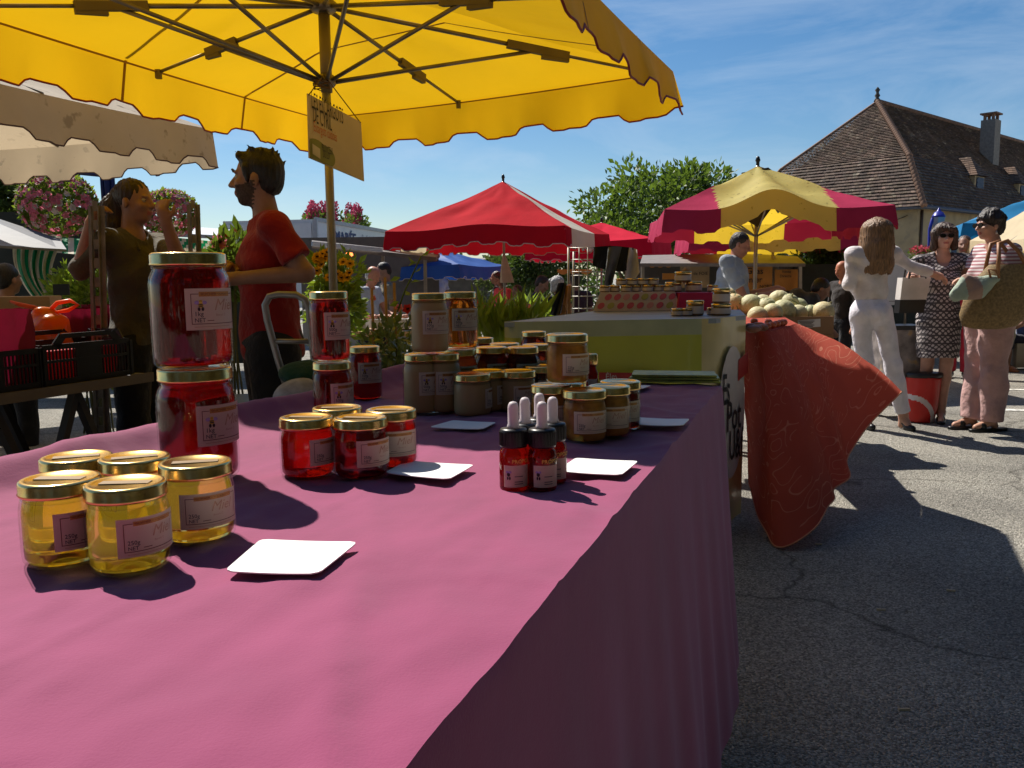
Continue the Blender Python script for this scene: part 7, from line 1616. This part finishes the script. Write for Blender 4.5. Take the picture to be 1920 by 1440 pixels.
hung('grey trouser leg with dark cuff hanging down the wire rack', ([(1140, 464), (1152, 462), (1166, 463)], [(1132, 541), (1138, 543), (1146, 540)]), 5.52, fab('grey_knit', (.10, .11, .13)), 5)
hung('white cloth hanging at the right end of the wire rack', ([(1178, 464), (1186, 465), (1194, 468)], [(1170, 530), (1182, 534), (1200, 510)]), 5.6, fab('white_cloth', (.55, .53, .56)), 7)
hc_ = thing('folding_chair', 'folded wooden slatted chair leaning with a navy jacket over it', 'chair', at_y(1058, 592, 5.2))
for i, (x0, y0, x1, y1) in enumerate(((1057, 533, 1046, 592), (1064, 535, 1056, 592), (1068, 534, 1066, 592))): q = MB(); q.bar(at_y(x0, y0, 5.2), at_y(x1, y1, 5.2+.03*i), .016, .03); obj('slat', q, mat('chair_wood', (.40, .20, .08), .6, var=.2), hc_)
q = MB(); q.bar(at_y(1046, 580, 5.17), at_y(1060, 578, 5.17), .02, .05); obj('seat_rail', q, mat('chair_wood', (.40, .20, .08), .6, var=.2), hc_)
hung('navy jacket hanging over the folded wooden chair', ([(1046, 531), (1056, 530), (1062, 533)], [(1031, 590), (1042, 592), (1052, 588)]), 5.15, fab('navy_jacket', (.025, .03, .065)), 8)
q = MB(); q.poly([at_y(*p) for p in ((995, 575, 9.5), (1012, 562, 9.5), (1016, 580, 9.5), (998, 582, 9.5))], .01, (0, 1, 0)); single('paper_bag', q, mat('yellow_paper', (.70, .40, .04), .6, transl=.3), 'yellow paper held up below the navy T-shirt', 'paper')
# foie gras stall
fg = thing('foie_gras_stall', 'brown awning stall with orange signs lettered Foie Gras Fermier', 'stall', g3(1380, 530, 13.5)); M_ORS = mat('orange_sign', (.62, .26, .05), .6, var=.08); M_CRS = mat('beige_sign', (.42, .30, .17), .6)
q = MB(); q.poly([at_y(*p) for p in ((1205, 484, 15.0), (1385, 480, 15.5), (1495, 486, 14.8), (1510, 500, 13.0), (1200, 500, 12.8))], .05, (0, 0, 1)); obj('awning', q, mat('grey_brown_awning', (.20, .17, .15), .6, var=.2), fg)
q = MB(); q.box(at_y(1350, 560, 14.8)+V((0, .2, -.1)), (2.9, .1, 1.6)); obj('back_panel', q, mat('dim_panel', (.12, .11, .10), .7), fg)
for nm, x0, x1, y0, y1, m in (('sign_board', 1378, 1448, 500, 545, M_ORS), ('sign_board', 1452, 1496, 505, 545, M_ORS), ('sign_board', 1275, 1330, 498, 540, M_CRS), ('sign_board', 1242, 1290, 512, 524, M_ORS)):
    a, b = at_y(x0, y1, 13.6), at_y(x1, y0, 13.6); q = MB(); q.box((a+b)/2, (b.x-a.x, .03, b.z-a.z)); bo = obj(nm, q, m, fg)
    L = MB()
    for body, x, y, sz, fx in (('Foie Gras', 1365, 514, 0.135, 1.05), ('Fermier', 1378, 530, .135, 1.0), ('NORD', 1424, 540, .07, 1)) if x0 == 1378 else (('Vente', 1466, 512, .06, 1), ('Directe', 1462, 520, .06, 1)) if x0 == 1452 else (('BLOC de FOIE', 1276, 516, .07, 1),) if x0 == 1275 else ():
        L = MB(); text_on(L, body, at_y(x, y, 13.55), V((1, 0, 0)), V((0, 0, 1)), sz, bold=.008, xs=fx); obj('lettering', L, M_INKK, bo)
q = MB(); rows = [[at_y(lerp(1215, 1262, j/24), lerp(492, 498, k/3)+(4*abs(math.sin(j*.4)) if k == 3 else 0), 13.2) for j in range(25)] for k in range(4)]; q.grid(rows); obj('valance', q, M_ORS, fg)
q = MB(); rows = [[at_y(lerp(1045, 1110, j/24), lerp(505, 510, k/3)+(5*abs(math.sin(j*.4)) if k == 3 else 0), 16.2) for j in range(25)] for k in range(4)]; q.grid(rows); single('orange_awning', q, M_ORS, 'orange scalloped awning strip behind the wire rack', 'awning')
for x in (1205, 1500): q = MB(); q.bar(at_y(x, 495, 13.4), at_y(x, 640, 13.4), .05); obj('post', q, M_ALU, fg)
# pale wall / van behind
q = MB(); a, b = at_y(1470, 640, 20), at_y(1700, 490, 20); q.box((a+b)/2+V((0, .2, 0)), (b.x-a.x, .4, b.z-a.z)); single('courtyard_wall', q, mat('pale_wall', (.27, .26, .20), .85, var=.15, vscale=1.5, bump=.3), 'pale grey green wall behind the crouching man', 'wall')

# ------------------------------------------------------------------ house with the steep tiled roof
hs = thing('tiled_house', 'old house with a steep brown tiled hip roof, dormers and pale stone wall', 'house', g3(1720, 450, 36))
E0 = at_y(1722, 388, 36); ZE = E0.z; U = V((-.67, .742, 0)); W2 = V((.742, .67, 0)); WID, LEN = 8.0, 46.0
APX = E0+U*WID/2+W2*4.4; ZA = at_y(1650, 192, APX.y).z; RDG = E0+U*WID/2+W2*(LEN-4.4)
kin = .78     # the slope eases out below this share of the run
ZK = ZE+(ZA-ZE)*.42
def roofpt(base, tip, k):   # k 0 eave .. 1 ridge, steep below, kink at .3
    p = base.lerp(tip, k); z = lerp(ZE, ZK, k/.30) if k < .30 else lerp(ZK, ZA, (k-.30)/.70); return V((p.x, p.y, z))
OH = .35
M_TILE = mat('old_tile', (.088, .056, .040), .85, var=.35, vscale=1.2, attr=True, bump=.3, bscale=6, stain=((.30, .25, .18), 2.6, .60, .5))
def roof_face(a, b, ta, tb, rows, cols, seed, name='roof_tiles'):
    rg = random.Random(seed); q = MB()
    for i in range(rows):
        k0, k1 = i/rows, (i+1)/rows
        A0, B0 = roofpt(a, ta, k0), roofpt(b, tb, k0); A1, B1 = roofpt(a, ta, k1), roofpt(b, tb, k1); L = (B0-A0).length; n = max(1, int(cols*L/(b-a).length))
        nrm = (B0-A0).cross(A1-A0).normalized(); nrm = nrm if nrm.z > 0 else -nrm
        for j in range(n):
            s0, s1 = (j+.02+(.5 if i % 2 else 0)*.4)/n, min(1, (j+.98+(.5 if i % 2 else 0)*.4)/n)
            if s0 >= 1: continue
            t = rg.uniform(.65, 1.35); t = t if rg.random() > .012 else 2.2; o = nrm*(.05+rg.uniform(-.008, .012)); dz = nrm*.006
            q.add([A0.lerp(B0, s0)+o, A0.lerp(B0, s1)+o, A1.lerp(B1, s1)+dz, A1.lerp(B1, s0)+dz, A0.lerp(B0, s0), A0.lerp(B0, s1)], [(0, 1, 2, 3), (4, 5, 1, 0)], 0, (t, t*rg.uniform(.94, 1.04), t*rg.uniform(.9, 1.05)))
    o = obj(name, q, M_TILE, hs, tone=True); o['kind'] = 'stuff'; return o
eL, eC, eR = E0+U*(WID+OH)-W2*OH, E0-U*OH-W2*OH, E0+W2*LEN-U*OH
roof_face(eL, eC, APX, APX, 52, 52, 1); roof_face(eC, eR, APX, RDG, 52, 190, 2)
# the back of the roof closes the volume
q = MB(); bk = E0+U*(WID+OH)+W2*LEN; q.add([V((eL.x, eL.y, ZE)), V((bk.x, bk.y, ZE)), V((RDG.x, RDG.y, ZA)), V((APX.x, APX.y, ZA)), V((eR.x, eR.y, ZE))], [(0, 1, 2, 3), (1, 4, 2)]); obj('roof_back', q, M_TILE, hs, tone=True)
M_HIPT = mat('hip_tile', (.22, .12, .075), .8, var=.3, vscale=5)
hpt = MB(); hpt.lathe([(.10, -.22), (.135, -.20), (.11, .20), (.10, .22)], 12); HM = hpt.mesh('hip_tile', M_HIPT)
for i in range(44):
    k = (i+.5)/44; p = roofpt(eC, APX, k); p2 = roofpt(eC, APX, min(1, k+.02)); d = (p2-p).normalized(); o = link('hip_tile', HM, hs); o.matrix_parent_inverse = Matrix.Translation(hs.location).inverted(); o.location = p+V((0, 0, .07)); o.rotation_euler = d.to_track_quat('Z', 'Y').to_euler()
q = MB(); q.tube([V((APX.x, APX.y, ZA+.05)), V((RDG.x, RDG.y, ZA+.05))], .13, 8); obj('ridge_cap', q, M_HIPT, hs)
q = MB(); q.tube([roofpt(eL, APX, k/20)+V((0, 0, .03)) for k in range(21)], .07, 8); obj('hip_edge', q, M_HIPT, hs)
q = MB(); q.lathe([(.16, 0), (.12, .10), (.07, .16), (.13, .26), (.08, .34), (.06, .42), (.12, .52), (.05, .62), (.02, .66)], 12, (APX.x, APX.y, ZA+.05)); obj('finial', q, mat('dark_stone', (.06, .055, .05), .9), hs)
M_WALL = mat('limestone_wall', (.40, .30, .17), .9, var=.18, vscale=1.4, bump=.5, bscale=5, stain=((.24, .20, .14), 1.8, .58, .5))
gl_ = gz(0, 40)
q = MB(); cn = [E0, E0+U*WID, E0+U*WID+W2*LEN, E0+W2*LEN]; q.poly([V((p.x, p.y, gl_)) for p in cn], ZE-.04-gl_, (0, 0, 1)); wl = obj('wall', q, M_WALL, hs)
q = MB(); q.tube([V((eL.x, eL.y, ZE-.03)), V((eC.x, eC.y, ZE-.03)), V((eR.x, eR.y, ZE-.03))], .085, 8); obj('gutter', q, mat('zinc_gutter', (.11, .12, .15), .5, .4), hs)
q = MB(); dpx = E0-U*.06+W2*.25; q.tube([V((dpx.x, dpx.y, ZE-.1)), V((dpx.x, dpx.y, gl_))], .06, 8); obj('downpipe', q, mat('brown_pipe', (.10, .06, .04), .6), hs)
M_SHUT = mat('slate_blue_paint', (.035, .055, .10), .6, var=.15); M_DGL = mat('dark_glass', (.03, .035, .045), .08, spec=.6); M_FRM = mat('pale_frame', (.45, .44, .42), .6)
def win(c, along, w_, h_, shut=True):
    nrm_ = V((along.y, -along.x, 0)); nrm_ = nrm_ if nrm_.dot(V((0, -1, 0))) > 0 else -nrm_; rz = math.atan2(along.y, along.x)
    q = MB(); q.box(c+nrm_*.02, (w_+.14, .08, h_+.14), rotz(rz)); wd = obj('window', q, M_FRM, hs); q = MB(); q.box(c+nrm_*.05, (w_, .05, h_), rotz(rz)); obj('pane', q, M_DGL, wd)
    q = MB(); q.bar(c+nrm_*.085-V((0, 0, h_/2)), c+nrm_*.085+V((0, 0, h_/2)), .05, .03); obj('mullion', q, M_FRM, wd)
    if shut:
        for s in (-1, 1):
            cc = c+along*s*(w_*.5+.34)+nrm_*.06; q = MB(); q.box(cc, (.55, .05, h_+.06), rotz(rz)); so = obj('shutter', q, M_SHUT, hs)
            for k in range(9): q = MB(); q.box(cc+nrm_*.034+V((0, 0, -h_/2+.12+k*(h_-.2)/8)), (.42, .02, .06), rotz(rz)); obj('slat', q, M_SHUT, so)
win(E0+U*2.4+V((0, 0, -1.85)), U, .85, 1.75); win(E0+U*5.8+V((0, 0, -1.85)), U, .85, 1.75)
for t in (3.0, 7.0, 11.5, 16): win(E0+W2*t+V((0, 0, -1.85)), W2, .85, 1.75)
# dormers on the long side
for i, t in enumerate((7.6, 13.6)):
    nd_ = V((W2.y, -W2.x, 0)); c = E0+W2*t+(-nd_)*.55; z0, z1 = ZE-.02, ZE+1.8; dw = .60
    f0 = c+nd_*.15; q = MB(); rz = math.atan2(W2.y, W2.x)
    for s in (-1, 1): q.add([V((p.x, p.y, z)) for p, z in ((f0+W2*dw*s, z0), (f0+W2*dw*s, z1), (f0+W2*dw*s-nd_*2.0, z1), (f0+W2*dw*s-nd_*.9, z0))], [(0, 1, 2, 3)])
    q.box(f0-nd_*.02+V((0, 0, (z0+z1)/2-f0.z)), (dw*2, .06, z1-z0), rotz(rz)); dm = obj('dormer', q, M_FRM if i < 0 else M_WALL, hs)
    q = MB(); q.box(f0+nd_*.03+V((0, 0, (z0+z1)/2-f0.z)), (dw*1.4, .06, (z1-z0)*.86), rotz(rz)); obj('shutter', q, M_SHUT, dm)
    for k in range(8): q = MB(); q.box(f0+nd_*.068+V((0, 0, z0+.25+k*.21-f0.z)), (dw*1.3, .02, .06), rotz(rz)); obj('slat', q, M_SHUT, dm)
    q = MB(); rg = random.Random(i)
    pk = f0-nd_*1.6+V((0, 0, z1+.95-f0.z)); ev = [f0+W2*(dw+.2)*s+nd_*.2+V((0, 0, z1-f0.z)) for s in (-1, 1)]; fpk = f0-nd_*.45+V((0, 0, z1+.95-f0.z)); bk_ = [f0+W2*(dw+.2)*s-nd_*2.2+V((0, 0, z1-f0.z)) for s in (-1, 1)]
    for (a, b, ta, tb) in ((ev[0], ev[1], fpk, fpk), (ev[0], bk_[0], fpk, pk), (ev[1], bk_[1], fpk, pk)):
        for r_ in range(9):
            k0, k1 = r_/9, (r_+1)/9
            for j in range(8):
                s0, s1 = j/8, (j+.96)/8; t_ = rg.uniform(.9, 1.9); nn = V((0, 0, .025)); q.add([a.lerp(ta, k0).lerp(b.lerp(tb, k0), s0)+nn, a.lerp(ta, k0).lerp(b.lerp(tb, k0), s1)+nn, a.lerp(ta, k1).lerp(b.lerp(tb, k1), s1), a.lerp(ta, k1).lerp(b.lerp(tb, k1), s0)], [(0, 1, 2, 3)], 0, (t_, t_*.93, t_*.86))
    obj('dormer_roof', q, M_TILE, dm, tone=True)['kind'] = 'stuff'
# chimney
cb = at_y(1857, 250, 46.0); q = MB(); zc1 = at_y(1857, 226, 46).z; q.box(V((cb.x, cb.y, zc1-1.3)), (.85, .7, 2.6), rotz(.75)); chm = obj('chimney', q, mat('chimney_render', (.22, .19, .16), .9, var=.2), hs)
for s in ((-.3, -.2), (.3, -.2), (.3, .2), (-.3, .2)): q = MB(); pp = rotz(.75) @ V((s[0], s[1], 0)); q.box(V((cb.x, cb.y, zc1+.14))+pp, (.14, .12, .28), rotz(.75)); obj('cap_pillar', q, M_HIPT, chm)
q = MB(); q.box(V((cb.x, cb.y, zc1+.32)), (.95, .8, .08), rotz(.75)); obj('cap_slab', q, M_HIPT, chm)
# vine on the wall
q = MB(); rg = random.Random(6); prev = E0-U*.1+V((0, 0, -.35))
for i in range(5):
    st_ = E0+U*rg.uniform(.2, 4)-W2*.06+V((0, 0, -rg.uniform(.2, .5))); P = [st_]
    for k in range(8): st_ = st_+U*rg.uniform(-.5, .5)+V((0, 0, rg.uniform(-.25, .15))); P.append(st_)
    q.tube(P, .02, 5)
obj('vine', q, M_TRUNK, hs)
# blue lantern and red flowers by the wall
lp_ = at_y(1757, 420, 15.0); lt_ = thing('street_lantern', 'royal blue street lantern between the women\'s heads', 'lamp post', (lp_.x-.25, lp_.y, gz(0, 15))); M_LB = mat('lantern_blue', (.03, .035, .30), .35)
q = MB(); P = [V((lp_.x-.22, lp_.y, gz(0, 15))), at_y(1742, 470, 15), at_y(1743, 430, 15), at_y(1749, 409, 15), at_y(1757, 402, 15)]; q.tube(P, .028, 8); obj('post', q, M_LB, lt_)
q = MB(); q.lathe([(.13, 0), (.11, .03), (.08, .08), (.04, .10), (.035, .12), (.015, .14), (.01, .16)], 6, at_y(1760, 407, 15)); obj('lantern_hood', q, M_LB, lt_)
q = MB(); q.lathe([(.07, -.20), (.12, 0)], 6, at_y(1760, 407, 15)+V((0, 0, -.005)), smooth=False); obj('lantern_glass', q, mat('milky_glass', (.45, .46, .48), .2, transl=.3), lt_)
fb = thing('flower_tub', 'tub of pink and red flowers by the wall behind the woman in the dress', 'flowers', at_y(1735, 480, 12)); q = MB(); q2 = MB(); rg = random.Random(9)
for i in range(9): c = at_y(1715+i*6, 470+rg.uniform(-3, 4), 12+rg.uniform(-.1, .1)); clump(q, c-V((0, 0, .04)), (.07, .07, .05), 40, .04, rg); clump(q2, c, (.06, .06, .05), 60, .028, rg, w_=.9, shell=0)
obj('leaves', q, LEAF_M, fb, tone=True); obj('blossoms', q2, mat('geranium', (.55, .09, .13), .6, transl=.3, attr=True), fb, tone=True)['kind'] = 'stuff'
q = MB(); p = at_y(1735, 492, 12); q.lathe([(.20, -.2), (.26, 0), (.24, .02)], 16, p); obj('tub', q, M_WTARP, fb)
# white vans / counters glimpsed low between the women
q = MB(); q.box(at_y(1745, 500, 12.6)+V((0, .4, -.25)), (1.5, .5, .62)); single('stall_counter', q, M_WTARP, 'white stall counter behind the woman in the patterned dress', 'counter')
q = MB(); q.box(at_y(1915, 520, 11.8)+V((.2, .4, -.10)), (.9, .5, .30)); single('fruit_counter', q, mat('orange_counter', (.55, .22, .06), .6, var=.3, vscale=9), 'orange fronted counter at the right edge', 'counter')
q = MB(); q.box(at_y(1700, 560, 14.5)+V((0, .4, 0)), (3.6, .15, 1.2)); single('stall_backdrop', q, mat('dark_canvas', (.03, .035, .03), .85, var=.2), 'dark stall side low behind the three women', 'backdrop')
# tall leaf clumps added out of frame, behind and right, to block sky light
rg = random.Random(77); q = MB()
for i in range(50):
    if i < 30: x, y = -24+i*1.6, -9+rg.uniform(-2, 2)
    else: x, y = 14+rg.uniform(-1.5, 1.5), -8+(i-30)*.9
    for k in range(8):
        z = 1.2+k*1.9; clump(q, (x+rg.uniform(-.8, .8), y+rg.uniform(-.8, .8), z), (1.7, 1.5, 1.5), 60, .95, rg, shell=.2)
tag(obj('sky_blocker_trees', q, leafmat('leaf_sky_blocker', (.055, .065, .03), .2), tone=True), 'dense dark tree foliage added out of view to block sky light', 'trees', kind='stuff')
